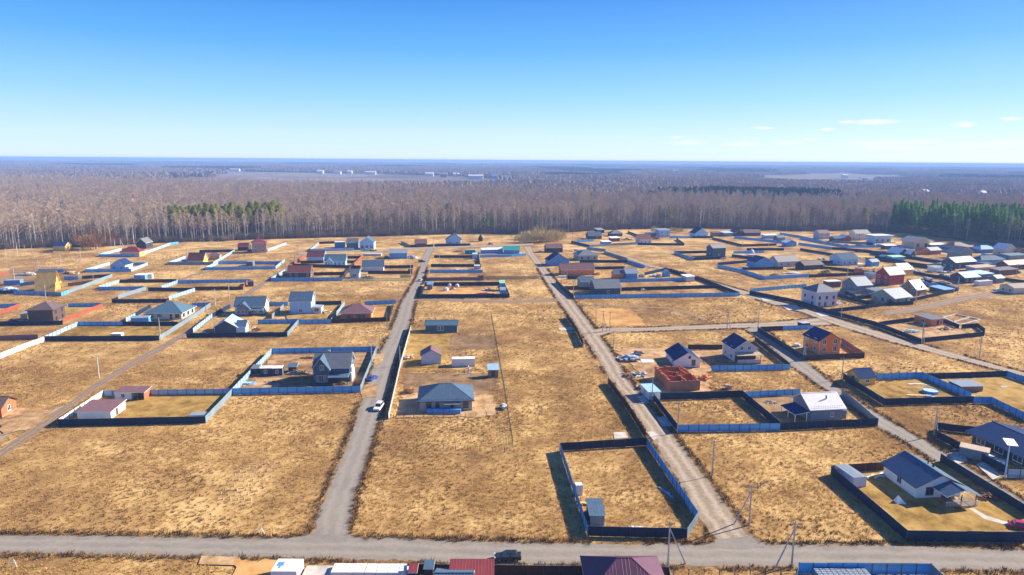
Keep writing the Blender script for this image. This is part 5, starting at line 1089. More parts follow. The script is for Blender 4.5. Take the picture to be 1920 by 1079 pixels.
pile('board_stack', 'long pale timber boards right of the golden heap', 'boards', (1570, 514), (9, 3), 30, ['timber', 'r_tan'], h=.6, dims=(3, .4, .2))
house('shed', 'brown box shed in the corner of the chocolate-fenced yard', 'shed', (1609, 514), (1616, 513.5), 3, 2.6, 'sh', .2, 'terracotta', 'r_umber', o=.1)
q = house('house', 'pale blue house with a slate roof and a scaffold veranda', 'house', (1578, 498), (1608, 497), 12, 3.6, 'gx', 2.4, 'paleblue', 'r_slate', o=.8, win='f3 l2')
part_box(q, 'veranda_post', 'white', *[(q.w+x, q.w+x+.15, -.1, .05, 0, 3.6) for x in (.8, 2.4, 4, 5.4)]); part_box(q, 'veranda_floor', 'white', (q.w+.1, q.w+5.6, -.2, 8, .1, .35))
mb = MB(); mb.slab([(q.w+.85, -.5, 3.9), (q.w+6, -.5, 3.7), (q.w+6, 9, 3.7), (q.w+.85, 9, 3.9)], .15, 0, 1); mb.build('veranda_roof', [M['r_slate'], M['trim']], q.root)
house('house', 'lilac striped two-storey house at the forest edge', 'house', (1536, 449), (1555, 448.5), 8, 4.4, 'gx', 2.0, 'violetw', 'r_violet', o=.5, win='f2', storeys=2)
house('shed', 'red-framed white shed right of the lilac striped house', 'shed', (1581, 453), (1596, 452.5), 7, 2.6, 'gy', 1.8, 'r_maroon', 'r_white', o=.5)
house('house', 'pale two-storey house with beige roof and dark lower yard by the forest', 'house', (1604, 451), (1630, 450.5), 9, 5.0, 'gx', 2.2, 'cream', 'r_beige', o=.5, win='l2 f2', storeys=2)
q = house('house', 'white flat-roofed house with wide eaves against the dark pines', 'house', (1639, 456), (1670, 455.5), 10, 5.0, 'flat', 0, 'paleblue', 'r_white', o=1.4, win='f3', ww=2.4, wh=2.2)
part_box(q, 'roof_post', 'white', (q.w+3.2, q.w+3.4, -1, -.8, 0, 5)); part_box(q, 'terrace', 'r_tan', (q.w+.07, q.w+3.6, -1, 8, 0, .5))
q = house('house', 'house with a broad cream gable roof and dark glazing beside the pines', 'house', (1713, 466), (1743, 465), 12, 4.6, 'gy', 2.6, 'cream', 'r_beige', o=1.6, win='f2', ww=2.4, wh=2.6, dark=True)
house('house', 'orange timber house with a pale roof beside the broad cream gable', 'house', (1744, 478), (1764, 477), 7, 2.6, 'gx', 1.6, 'terracotta', 'r_pale', o=.4)
house('cabin', 'round-gabled orange cabin left of the pale-roofed timber house', 'cabin', (1726, 478), (1742, 477.5), 6, 2.0, 'gy', 1.8, 'orange', 'orange', o=.3)
q = house('house', 'navy gabled house with white roof and white windows', 'house', (1684, 485), (1704, 484), 10, 3.0, 'gy', 2.6, 'navyw', 'r_white', o=.5, win='f2', wh=1.6)
house('house', 'second navy gable with white roof touching the first', 'house', (1706, 486), (1716, 485), 6, 3.0, 'gy', 2.2, 'navyw', 'r_white', o=.4, win='f1')
house('shed', 'mint-green roofed shed below the navy gables', 'shed', (1674, 490), (1696, 489), 5, 2.2, 'sh', .4, 'blue', 'greenb', o=.4)
pile('material_stack', 'white and blue boxes left of the mint-green shed', 'materials', (1655, 484), (9, 3), 24, ['white', 'paleblue', 'blue'], h=1.6, dims=(1.6, 1.2, .8), lie=False)
house('house', 'grey-lilac hip-roofed house in front of the pines', 'house', (1788, 474), (1822, 473), 12, 3.4, 'hip', 2.6, 'slatew', 'r_umber', o=.8, win='f3')
house('house', 'grey-green gabled house with a tan roof slope', 'house', (1799, 486), (1822, 485), 10, 4.0, 'gy', 2.8, 'greenw', 'r_tan', o=.5, win='f2')
house('house', 'house with a bright blue hip roof in front of the pines', 'house', (1838, 475), (1868, 474), 9, 2.4, 'hip', 2.0, 'blue', 'blue', o=.7)
house('house', 'white-roofed gabled house at the right end of the pines', 'house', (1884, 480), (1902, 479), 9, 4.2, 'gy', 2.6, 'cream', 'r_white', o=.6, win='f2 l1')
house('shed', 'long teal-roofed shed below the white-roofed gabled house', 'shed', (1893, 487), (1925, 485), 6, 2.2, 'sh', .5, 'greenw', 'r_teal', o=.4)
q = house('house', 'dark blue house with two stepped white roofs', 'house', (1790, 505), (1828, 502), 9, 3.6, 'gx', 2.2, 'navyw', 'r_pale', o=.6, win='l2 f2')
house('house', 'long blue house with slate roof right of the stepped white roofs', 'house', (1838, 498), (1882, 496), 8, 2.9, 'hip', 2.0, 'blue', 'r_slate', o=.6)
house('house', 'long umber-roofed building at the right edge', 'house', (1890, 507), (1940, 504), 8, 2.8, 'gx', 1.8, 'brown', 'r_umber', o=.5)
house('barn', 'maroon long barn with a grey roof edge', 'barn', (1873, 518), (1908, 515), 6, 2.8, 'sh', .5, 'brown', 'r_umber', o=.3)
house('shed', 'tan low-roofed canopy between the dark blue house and the maroon barn', 'canopy', (1828, 509), (1868, 506), 6, 1.7, 'sh', .4, 'grey', 'r_tan', o=.4)
q = house('house', 'two-storey red house with a grey metal roof', 'house', (1666, 536), (1694, 533.5), 8.5, 5.0, 'gx', 3.0, 'red', 'r_grey', o=.5, win='l2', storeys=2, ww=1.2)
house('house', 'bright white roof slope right behind the red two-storey house', 'house', (1690, 519), (1711, 517), 9, 3.4, 'gx', 2.4, 'timber', 'r_white', o=.5)
q = house('house', 'slate house with a light blue roof and glazed left gable', 'house', (1606, 551), (1633, 549), 10, 3.6, 'gx', 2.8, 'slatew', 'r_pale', o=.6, win='l3', wh=2)
q = house('house', 'white two-storey hip-roofed house beside the long graphite fence', 'house', (1529, 577), (1568, 574.5), 10, 6.0, 'hip', 2.6, 'violetw', 'r_grey', o=.6, win='f3 l2', storeys=2, ww=1.0, dark=True, door=('f', .45))
house('shed', 'flat white-roofed shed behind the white two-storey house', 'shed', (1552, 540), (1576, 539), 4, 2.6, 'flat', 0, 'brown', 'r_white', o=.3)
q = house('house', 'single-storey green-grey house with a pale slate gable roof', 'house', (1676, 572), (1706, 568), 12, 2.8, 'gx', 2.6, 'greenw', 'r_pale', o=.8, win='l3 f2', dark=True)
q = house('cottage', 'brown timber cottage with a steep cream roof', 'cottage', (1717, 556), (1735, 553.5), 8.5, 3.0, 'gx', 3.2, 'oldwood', 'r_beige', o=.6, win='l2 f1', storeys=2)
patch('yard_lawn', [(1738, 540), (1776, 549), (1744, 556), (1736, 552)], M_lawn, mask=2)
house('house', 'low dark blue house with light blue roofs by the dirt track', 'house', (1808, 532), (1836, 530), 9, 2.8, 'gx', 2.0, 'navyw', 'paleblue', o=.5, win='f3')
house('house', 'pale blue canopy roof right of the low dark blue house', 'canopy', (1838, 525), (1862, 523), 8, 2.6, 'sh', .5, 'slatew', 'paleblue', o=.4)
container('container', 'white box container in front of the low dark blue house', 'container', (1836, 537), (1860, 535), 3, 2.5, 'white', 'r_white')
house('house', 'low beige house with a dark roof at the right edge by the track', 'house', (1900, 552), (1940, 550), 8, 2.8, 'gx', 1.2, 'cream', 'r_umber', o=.7, win='l2')
pile('material_stack', 'white and lilac materials by the red house track', 'materials', (1736, 525), (9, 4), 34, ['white', 'violetw', 'r_violet'], h=1.2, dims=(1.6, 1, .5), lie=False)
pile('debris_heap', 'grey rubble and machinery parts left of the low dark blue house', 'debris', (1766, 521), (12, 5), 60, ['dark', 'white', 'oldwood', 'slatew'], h=2.0, dims=(1.6, .8, .5), lie=False)
pile('board_stack', 'pale boards and pallets by the dirt track at the right edge', 'boards', (1876, 545), (12, 4), 36, ['white', 'violetw', 'r_tan', 'oldwood'], h=1.0, dims=(2.0, .5, .3), lie=False)
pile('debris_heap', 'dark blue covered heap below the brown timber cottage', 'heap', (1752, 536), (10, 5), 30, ['navyw', 'blue', 'slatew'], h=1.4, dims=(2.4, 1.4, .5))
house('shed', 'blue lean-to roof at the corner of the dirt track', 'shed', (1770, 552), (1788, 550), 8, 1.8, 'sh', .5, 'navyw', 'blue', o=.3)
for k, (x, y, n, lab) in enumerate(((1575, 490, 20, 'fencing materials left of the scaffold veranda house'), (1850, 480, 24, 'clutter between the grey-green gable and the blue hip roof'), (1760, 497, 26, 'pale sheets on the yellow yard below the orange timber house'),
                                    (1735, 499, 24, 'boards below the navy gables'), (1660, 463, 30, 'vehicles parts and sacks below the flat-roofed white house'), (1770, 512, 24, 'boards and tins beside the parked white car'))):
    pile('material_stack', lab, 'materials', (x, y), (10, 4), n, ['white', 'paleblue', 'oldwood', 'slatew'], h=1.1, dims=(1.8, 1, .4), lie=False)
for args in (('barn', 'dark barn with a big umber roof behind the golden timber heap', 'barn', (1508, 507), (1543, 505), 8, 2.6, 'gx', 1.8, 'dark', 'r_umber'), ('shed', 'lilac shed at the right end of the chocolate-fenced yard', 'shed', (1633, 524), (1646, 523), 5, 2.4, 'sh', .4, 'violetw', 'r_slate'),
             ('shed', 'white canopy roof between the cream gable and the lilac hip roof', 'canopy', (1746, 466), (1774, 465), 6, 2.2, 'sh', .4, 'slatew', 'r_white'), ('cabin', 'dark cabin at the pines left of the lilac hip roof', 'cabin', (1778, 472), (1790, 471.5), 6, 2.8, 'gx', 1.6, 'dark', 'r_slate'),
             ('shed', 'navy shed left of the red-framed white shed', 'shed', (1564, 454), (1577, 453.5), 6, 2.6, 'gx', 1.2, 'navyw', 'r_slate'), ('hut', 'purple hut at the right edge by the pines', 'hut', (1908, 480), (1922, 479), 5, 3.0, 'gy', 1.6, 'brown', 'r_violet'),
             ('shed', 'brown-red plank shed right of the blue gabled house near the forest', 'shed', (1338, 444), (1352, 443.5), 5, 2.8, 'sh', .4, 'bbrown', 'r_brown'), ('shed', 'slate shed between the barn and the white canopy along the forest', 'shed', (1458, 452), (1472, 451.5), 6, 2.4, 'gx', 1.4, 'slatew', 'r_grey'),
             ('shed', 'low grey shed right of the slate house with the light blue roof', 'shed', (1640, 556), (1658, 554), 5, 2.2, 'sh', .4, 'slatew', 'r_grey'), ('cabin', 'small blue cabin below the scaffold veranda house', 'cabin', (1634, 500), (1648, 499), 5, 2.5, 'gx', 1.2, 'blue', 'r_pale'),
             ('shed', 'white shed beside the parked white car in the dense quarter', 'shed', (1752, 511), (1768, 510), 5, 2.3, 'sh', .4, 'white', 'r_pale'), ('cabin', 'small grey cabin between the maroon barn and the dirt track', 'cabin', (1868, 532), (1882, 531), 5, 2.5, 'gx', 1.2, 'slatew', 'r_grey'),
             ('shed', 'dark shed in front of the long blue house', 'shed', (1846, 503), (1860, 502), 4, 2.2, 'sh', .3, 'brown', 'r_slate'), ('shed', 'white-roofed shed below the cream-gabled log house row', 'shed', (1660, 468), (1680, 467.5), 5, 2.3, 'sh', .4, 'navyw', 'r_white')):
    house(*args, o=.4)
# low walls/fences in the dense quarter
fence('navy fence below the navy gables and the mint shed', [(1640, 484), (1700, 496), (1790, 508)], 'n n')
fence('blue fence below the orange timber house', [(1716, 486), (1790, 497)], 's')
fence('navy fence right of the red house yard', [(1712, 515), (1790, 528)], 'n')
fence('blue fence at the pines between the cream gable and the blue roof', [(1757, 462), (1838, 468)], 'b')
fence('graphite fence left of the low dark blue house', [(1735, 537), (1798, 546)], 'b')
fence('slate fence by the white canopy near the lilac striped house', [(1560, 455), (1640, 460)], 's')
fence('dark fence right of the scaffold veranda house', [(1630, 478), (1690, 487)], 'n')

for pts_, cc, lab in (([(1537, 495), (1573, 494)], 'n', 'graphite fence left of the scaffold veranda house'), ([(1602, 473), (1682, 478)], 'n', 'graphite fence behind the mint-green shed'), ([(1622, 488), (1680, 494)], 'd', 'dark fence along the yellow strip by the boxes'),
        ([(1700, 485), (1786, 498)], 'n', 'graphite fence behind the boards of the navy gables'), ([(1712, 501), (1783, 510)], 'n', 'second graphite fence behind the boards of the navy gables'), ([(1733, 530), (1796, 546)], 'n', 'graphite fence beside the dark blue covered heap'),
        ([(1575, 548), (1640, 549)], 's', 'slate fence in front of the light-blue roofed slate house'), ([(1600, 457), (1636, 460)], 'n', 'graphite fence below the pale two-storey house by the forest'), ([(1757, 470), (1800, 478)], 'b', 'blue fence between the orange timber house and the lilac hip roof'),
        ([(1797, 512), (1870, 520)], 'd', 'dark fence below the dark blue house with stepped roofs'), ([(1640, 560), (1674, 574), (1712, 572)], 'n', 'graphite fence round the green-grey house'), ([(1585, 552), (1606, 562), (1640, 560)], 'n', 'graphite fence round the yard of the slate house'),
        ([(1840, 480), (1885, 488)], 'b', 'blue fence right of the blue hip roof'), ([(1700, 530), (1740, 535)], 'b', 'blue fence between the red house and the brown cottage'), ([(1860, 524), (1920, 532)], 'n', 'graphite fence behind the beige house at the right edge'),
        ([(1400, 470), (1470, 470)], 'n', 'graphite fence on the brown meadow left of the small blue shed'), ([(1500, 470), (1570, 482)], 'n', 'graphite fence on the brown meadow right of the small blue shed'), ([(1100, 468), (1135, 472)], 's', 'slate fence behind the grey hip-roofed house near the far sheds')):
    fence(lab, pts_, cc)
for k, (x, y, n, wd, mts, lab) in enumerate(((1720, 512, 30, 9, ['navyw', 'blue', 'white'], 'blue barrels and sheets right of the white roof slope'), (1690, 508, 20, 6, ['white', 'paleblue', 'navyw'], 'pale sheets left of the white roof slope'), (1632, 534, 26, 7, ['greenb', 'paleblue', 'slatew'], 'greenish greenhouse parts in front of the red house'),
        (1655, 548, 30, 9, ['paleblue', 'white', 'slatew'], 'glassy sheets between the slate house and the green-grey house'), (1612, 461, 26, 8, ['dark', 'white', 'navyw'], 'dark machinery below the pale two-storey house'), (1585, 462, 20, 7, ['r_maroon', 'white', 'dark'], 'red and white gear by the red-framed shed'),
        (1815, 492, 22, 8, ['white', 'pink', 'slatew'], 'pinkish boards below the grey-green gable'), (1870, 494, 22, 8, ['white', 'oldwood', 'paleblue'], 'boards in front of the long blue house'), (1540, 488, 20, 6, ['dark', 'oldwood', 'white'], 'dark lumber left of the scaffold veranda house'),
        (1700, 480, 20, 8, ['white', 'paleblue', 'yellow'], 'light clutter by the navy gables'), (1768, 532, 30, 9, ['oldwood', 'white', 'terracotta'], 'brown rubble strip beside the dirt track corner'), (1905, 512, 24, 8, ['oldwood', 'dark', 'white'], 'rubble beside the maroon long barn'),
        (1355, 486, 16, 5, ['white', 'r_tan', 'pink'], 'pinkish sacks beside the tall dark teal house'), (1400, 505, 26, 8, ['white', 'r_tan', 'slatew'], 'pale rubble left of the bright blue house'), (1570, 572, 18, 5, ['white', 'pink', 'r_tan'], 'pink and white sacks right of the white two-storey house'))):
    pile('yard_clutter', lab, 'clutter', (x, y), (wd, 4), n, mts, h=1.3, dims=(1.8, 1.0, .45), lie=False)

# ------------------------------------------------------------------ poles and lamps
M_pole = mkmat('pole_concrete', (.50, .49, .47), rough=.85, var=.1); M_ins = mkmat('insulator_glass', (.35, .42, .45), rough=.3)
def pole(label, x, y, h=8.5, strut=None, arm=True, rz=0.0, box=False):
    t = thing('utility_pole', label, 'utility pole', G(x, y), rz, 'concrete utility poles')
    mb = MB(); v = [(-.13, -.11), (.13, -.11), (.13, .11), (-.13, .11)]
    i = [mb.vert((a, b, 0)) for a, b in v]; j = [mb.vert((a*.62, b*.62, h)) for a, b in v]; mb.face(j)
    for k in range(4): mb.face([i[k], i[(k+1) % 4], j[(k+1) % 4], j[k]])
    mb.build('shaft', M_pole, t)
    if arm:
        mb = MB(); mb.box(-.85, .85, -.05, .05, h-.45, h-.35); mb.build('crossarm', M_rail, t)
        for k, xx in enumerate((-.78, 0, .78)):
            mb = MB(); mb.cyl((xx, 0, h-.34 if k != 1 else h+.0), (xx, 0, h-.1 if k != 1 else h+.22), .07, .05, 6); mb.build('insulator', M_ins, t)
    if strut:
        mb = MB(); mb.cyl((strut[0], strut[1], 0), (0, 0, h*.86), .14, .10, 4); mb.build('strut', M_pole, t)
    if box:
        mb = MB(); mb.box(-.25, .25, -.4, -.13, 1.2, 1.9); mb.build('meter_box', M['r_pale'], t)
    return t
POLES = [('braced pole at the corner of the gravel lane and the road', 1404, 986, 8, (-2.6, .3)), ('lone pole on the dry field below the blue front fence', 1335, 893, 8), ('A-braced pole in front of the near fenced lot', 1252, 1062, 8, (3.2, .2)),
 ('A-braced pole at the road above the blue bottom fence', 1484, 1062, 8, (-3.0, -.6)), ('twin pole beside the asphalt lane opposite the white-roofed house', 1751, 818, 7.5, (1.0, .6)), ('pole behind the yellow shed', 1578, 712, 7),
 ('pole on the yellow grass right of the small orange house', 1836, 671, 7.5), ('pole at the corner of the empty lot left of the white-roofed house', 1270, 812, 8), ('leaning pole on the left meadow beside the earth track', 186, 710, 7.5),
 ('pole at the corner of the graphite fence by the earth track', 301, 638, 8.5), ('pole in the lane fence of the teal hip-roofed house', 386, 587, 7.5), ('grey pole at the end of the slate lane fence', 404, 575, 8), ('pole by the meadow above the earth track bend', 430, 560, 7),
 ('pole beside the lane at the end of the blue cross fence', 748, 566, 7), ('pole by the violet-roofed log house beside the lane', 735, 603, 7), ('pole at the verge right of the violet-roofed log house', 726, 620, 7), ('pole on the left verge of the lane in the meadow', 712, 664, 7.5),
 ('pole at the right back corner of the chalet fence', 697, 688, 8.5), ('white pole in the shade of the thin white lane fence', 750, 686, 6.5, None), ('pole in front of the A-frame timber house', 86, 561, 8), ('pole left of the tarpaulin yard', 27, 524, 8), ('pole at the slope above the slate fence of the A-frame house', 176, 533, 8),
 ('pole standing alone on the far left meadow', 114, 496, 7), ('braced pole on the far left meadow', 152, 489, 8, (-3, .5)), ('pole behind the blue tarpaulin fence', 72, 506, 7), ('tall pole behind the red-brown gazebo house', 351, 480, 9), ('pole at the forest edge above the low maroon cottage', 397, 471, 8), ('second pole at the forest edge above the low maroon cottage', 411, 471, 8),
 ('pole with a meter box by the pink two-storey house', 553, 489, 8.5, None, True), ('second pole of the row by the pink two-storey house', 558, 481, 8), ('third pole of the row by the pink two-storey house', 567, 478, 8), ('pole where the lane meets the sandy track', 813, 465, 8.5), ('pole left of the sea-green kiosk', 868, 461, 8), ('pole right of the tiny dark hut', 941, 460, 8), ('pole beside the white gabled house at the forest', 882, 466, 7),
 ('pole in the narrow lot behind the slate cross fence', 824, 497, 7.5), ('pole at the lane side of the chocolate lot', 770, 519, 7), ('tall post left at the sand patch', 1117, 607, 8), ('braced post on the sand patch', 1130, 622, 8.5, (1.6, 0)), ('post between the sand patch and the side lane', 1143, 622, 8), ('pole below the side lane by the white materials', 1150, 656, 7),
 ('pole north of the side lane, middle of the field', 1363, 617, 8.5, (1.5, .4)), ('pole north of the side lane near the dark gate', 1421, 614, 8), ('pole in front of the large navy-walled house', 1075, 560, 9), ('pole on the lane fence of the large navy-walled house', 1063, 530, 8), ('pole beside the long graphite fence below the white two-storey house', 1577, 598, 7.5), ('pole behind the blue back fence of the white two-storey house', 1588, 528, 9, (-1, .3)), ('braced pole at the dirt track corner', 1795, 552, 9, (-2.2, .3)),
 ('pole at the right edge near the beige house', 1905, 520, 8), ('pole in front of the long light blue fence near the forest', 1392, 464, 9), ('pole at the end of the long light blue fence', 1441, 462, 6), ('pole by the blue gabled house near the forest', 1331, 449, 7), ('pole right of the white box house near the forest', 1284, 448, 7), ('pole by the diagonal fence of the far sheds', 1073, 455, 8), ('pole below the far sheds', 1119, 456, 6.5),
 ('pole at the lane corner of the orange two-storey house', 1506, 676, 8, (1.0, .2)), ('pole at the pointed fence corner of the small orange house', 1728, 645, 8, (1.2, .2)), ('pole with a meter box at the front corner of the roofless brick house', 1222, 754, 7, None, True), ('pair of posts by the brown timber cottage', 1716, 569, 7, (1.5, .5)), ('pole right of the grey lane bend near the pines', 1690, 476, 7), ('pole at the left edge of the forest meadow', 12, 486, 7, (-1.6, .4)), ('second pole on the forest meadow at the left', 33, 478, 8, (-2, .3)), ('third pole on the forest meadow at the left', 48, 482, 8), ('pole with a blue box on the forest meadow at the left', 61, 479, 8, None, True), ('pole right of the log cabin by the forest', 184, 480, 8), ('pole left of the maroon hip-roofed house', 216, 470, 8), ('braced pole left of the dark barn', 227, 468, 8, (3, .4)), ('pole in front of the blue gabled house on the left', 305, 482, 7)]
for p in POLES: pole('grey concrete ' + p[0] if not p[0].startswith(('grey', 'white')) else p[0], p[1], p[2], p[3], p[4] if len(p) > 4 else None, True, random.uniform(-.3, .5), len(p) > 5)
t_ = thing('street_lamp', 'solar street lamp with a pale tilted panel in front of the dark ribbed-roof house', 'street lamp', G(1884, 896))
mb = MB(); mb.cyl((0, 0, 0), (.5, .6, 7.2), .17, .10, 10); mb.build('post', M['paleblue'], t_)
mb = MB(); mb.box(-1.25, 1.25, -.95, .95, -.05, .05, 0, Matrix.Translation((.55, .6, 7.8)) @ Matrix.Rotation(R(28), 4, 'X') @ Matrix.Rotation(R(8), 4, 'Y')); mb.build('panel', M['r_white'], t_)
mb = MB(); mb.cyl((.5, .6, 7.2), (.55, .6, 7.75), .08, .08, 6); mb.cyl((.5, .55, 6.6), (-.5, .1, 6.8), .06, .05, 6); mb.box(-.9, -.4, -.05, .2, 6.75, 6.85); mb.build('lamp_arm', M_rail, t_)
for k, (x, y, lab) in enumerate(((1740, 880, 'thin dark lamp post by the asphalt lane opposite the dark ribbed-roof house'), )):
    t_ = thing('lamp_post', lab, 'lamp post', G(1783, 877)); mb = MB(); mb.cyl((0, 0, 0), (0, 0, 4.2), .06, .05, 6); mb.build('post', M['dtrim'], t_); mb = MB(); mb.box(-.1, .5, -.1, .1, 4.2, 4.3); mb.build('lamp_head', M['dtrim'], t_)

# ------------------------------------------------------------------ vehicles
M_tyre = mkmat('tyre_rubber', (.02, .02, .02), rough=.9); M_rim = mkmat('rim_alloy', (.4, .4, .42), rough=.35, metal=.6); M_lamp = mkmat('headlight_glass', (.7, .72, .75), rough=.1); M_tail = mkmat('tail_lamp', (.35, .02, .02), rough=.2)
CARP = {n: mkmat('paint_'+n, c, rough=.22, var=.02, spec=.6) for n, c in dict(white=(.75, .75, .75), black=(.02, .022, .028), blue=(.03, .07, .38), red=(.5, .015, .05), silver=(.45, .47, .5), dark=(.03, .04, .055)).items()}
def car(label, x, y, heading, paint, suv=True, van=False):
    """heading in degrees, 0 = facing +X"""
    t = thing('parked_car', label, 'car', G(x, y), R(heading)); p = CARP[paint]
    Lc, Wc, Hb, Ht = (4.6, 1.85, .95, 1.68) if suv else (4.5, 1.78, .85, 1.42)
    mb = MB()
    prof = [(-Lc/2, .38), (-Lc/2+.05, .3), (Lc/2-.1, .3), (Lc/2, .45), (Lc/2-.05, .72), (Lc/2-.25, Hb-.12), (Lc/2-1.25, Hb), (-Lc/2+.1, Hb+.03), (-Lc/2, Hb-.15)]
    xs = [(-Wc/2, .94), (-Wc/2+.08, 1.0), (Wc/2-.08, 1.0), (Wc/2, .94)]; rows = []
    for yy, s_ in xs: rows.append([mb.vert((a*s_, yy, .3+(b-.3)*(s_ if b > .5 else 1))) for a, b in prof])
    for r0, r1 in zip(rows, rows[1:]):
        for k in range(len(prof)): mb.face([r0[k], r0[(k+1) % len(prof)], r1[(k+1) % len(prof)], r1[k]])
    mb.face(rows[0]); mb.face(rows[-1][::-1]); mb.build('body', p, t)
    g0, g1 = (-Lc/2+.12 if suv else -Lc/2+.6), Lc/2-1.3; yb, yt = Wc/2-.1, Wc/2-.28
    def frust(z0, z1, a0, a1, b0, b1, y0, y1):
        m_ = MB(); i = [m_.vert(q_) for q_ in ((a0, -y0, z0), (a1, -y0, z0), (a1, y0, z0), (a0, y0, z0))]; j = [m_.vert(q_) for q_ in ((b0, -y1, z1), (b1, -y1, z1), (b1, y1, z1), (b0, y1, z1))]
        m_.face(i[::-1]); m_.face(j)
        for k in range(4): m_.face([i[k], i[(k+1) % 4], j[(k+1) % 4], j[k]])
        return m_
    frust(Hb-.02, Ht-.06, g0, g1, g0+.25, g1-.75, yb, yt).build('windows', M_glass, t)
    frust(Ht-.06, Ht, g0+.22, g1-.72, g0+.35, g1-.9, yt+.02, yt-.06).build('roof', p, t)
    pb = MB()
    for s_ in (-1, 1):
        for xa, xb in ((g0, g0+.25), (g1, g1-.75), ((g0+g1)/2-.2, (g0+g1)/2-.25)):
            pb.cyl((xa, s_*(yb+.01), Hb), (xb, s_*(yt+.015), Ht-.05), .05, .045, 4)
    pb.build('pillar', p, t)
    for sx_ in (-1, 1):
        for sy in (-1, 1):
            w_ = MB(); cx = sx_*(Lc/2-.85); w_.cyl((cx, sy*(Wc/2-.2), .34), (cx, sy*(Wc/2+.01), .34), .34, .34, 14); o = w_.build('wheel', M_tyre, t)
            r_ = MB(); r_.cyl((cx, sy*(Wc/2+.012), .34), (cx, sy*(Wc/2+.02), .34), .2, .2, 10); r_.build('rim', M_rim, o)
    for sy in (-1, 1):
        h_ = MB(); h_.box(Lc/2-.16, Lc/2-.02, sy*.62-.2, sy*.62+.2, .62, .76); h_.build('headlight', M_lamp, t)
        h_ = MB(); h_.box(-Lc/2-.01, -Lc/2+.08, sy*.7-.13, sy*.7+.13, .7, .95); h_.build('tail_light', M_tail, t)
    return t
car('white suv parked on the right side of the lane', 710, 767, -95, 'white'); car('blue car parked at the driveway of the chalet', 698, 712, 70, 'blue', False)
car('dark blue car parked at the earth track below the slate fence', 386, 631, 35, 'dark'); car('black car on the road at the bottom edge', 952, 1049, 182, 'black', False)
car('red car half cut off by the right edge', 1918, 992, -20, 'red', False); car('white car on the lane beside the plum-brown lot', 788, 527, 85, 'white', False)
car('dark car parked left of the lane near the forest', 791, 492, 20, 'dark'); car('black van-like suv by the narrow lots', 801, 511, 85, 'black')
car('dark blue car beside the timber lean-to at the left', 30, 605, 10, 'dark', False); car('silver car at the forest edge right of the dark hut', 921, 459, -20, 'silver')
car('silver car beside the gravel lane below the willow shrubs', 1014, 474, -5, 'silver', False); car('white car in the dense quarter near the dark blue house', 1785, 507, -10, 'white', False)
car('dark suv among the rubble left of the low dark blue house', 1780, 525, 0, 'dark'); car('white car in front of the dark ribbed-roof house', 1862, 866, -35, 'white', False); car('dark car behind the maroon hip-roofed house', 470, 472, 5, 'black')
car('white suv below the flat-roofed white house', 1648, 462, 10, 'white'); car('silver car by the kiosk lot fence', 889, 481, 0, 'silver', False); car('dark car by the lane next to the light blue barn', 726, 484, 0, 'dark', False)

# violet-roofed log house and white-blue two-storey house beside the lane (centre left)
q = house('log_house', 'orange log house with a violet hip roof inside the brown fence by the lane', 'house', (640, 602), (696, 601), 10, 3.4, 'hip', 2.8, 'terracotta', 'r_violet', o=.8, win='f2', dark=True, door=('f', .62), rib=.7)
part_box(q, 'porch_post', 'timber', (q.w-.3, q.w-.1, -.6, -.4, 0, 2.7), (q.w*.45, q.w*.45+.2, -.6, -.4, 0, 2.7)); part_box(q, 'side_wall', 'timber', (q.w+.07, q.w+.2, .3, 6, .4, 2.5))
q = house('house', 'tall pale blue two-storey house with blue roof and a white side porch', 'house', (544, 590), (584, 589.5), 9, 4.9, 'gx', 2.6, 'paleblue', 'r_slate', o=.5, win='f1', storeys=1, rib=.7)
mb = MB(); mb.slab([(q.w+.55, .5, 3.1), (q.w+4.3, .5, 2.8), (q.w+4.3, 6, 2.8), (q.w+.55, 6, 3.1)], .15, 0, 1); mb.build('porch_roof', [M['r_pale'], M['trim']], q.root)
part_box(q, 'porch_wall', 'white', (q.w+.07, q.w+4, 1, 5.6, 0, 2.7)); add_window(q.root, 'f', q.w+2, 1, 1.8, 1.3, q.w, q.d).location.y = 1.0
q = house('house', 'blue-roofed house with a front gable and bright white right wall', 'house', (441, 591), (496, 590), 8.5, 3.2, 'gx', 2.6, 'white', 'r_slate', o=.5, win='f4 r1', rib=.7)
wing(q, 1.2, 5.2, 1.6, 3.2, 2.2, 'slatew', 'r_slate', win=[(1.0, .9, 1.0, 1.5), (2.4, .9, 1.0, 1.5), (3.7, .9, 1.0, 1.5)]); porch(q, 6.6, q.w-.3, 2.2, 2.9, 'r_slate', posts=3)
q = house('house', 'navy-fronted house with a pale blue cross gable and white corner boards', 'house', (402, 627), (445, 626), 10, 2.7, 'gy', 2.6, 'navyw', 'paleblue', o=.6, rib=.7)
rm, mats = roof_mesh('gx', 3.4, 5.0, 2.7, 1.8, .3, M['r_slate'], M['trim'], .7, x0=q.w-.3, y0=.2); rm.build('side_roof', mats, q.root)
mb = MB(); wall_mesh(mb, 'gx', 3.0, 5.0, 2.7, 1.8, x0=q.w+.01, y0=.2); mb.build('side_wall', M['paleblue'], q.root)
part_box(q, 'corner_board', 'trim', (q.w-.2, q.w+.02, -.08, -.062, .36, 2.6), (-.02, .2, -.08, -.062, .36, 2.6))
pile('garden_furniture', 'white garden swing and furniture right of the navy-fronted house', 'furniture', (480, 622), (5, 3), 26, ['white', 'r_maroon', 'oldwood'], h=1.8, dims=(1.2, .25, .2), lie=False)
pile('garden_furniture', 'sandy pile with plants left of the violet-roofed log house', 'garden clutter', (607, 586), (7, 4), 30, ['white', 'r_tan', 'oldwood'], h=.8, dims=(1, .6, .3), lie=False)
fence('navy front fence of the navy-fronted house, slate on the right side', [(350, 634), (539, 632), (562, 605)], 'n s/g')
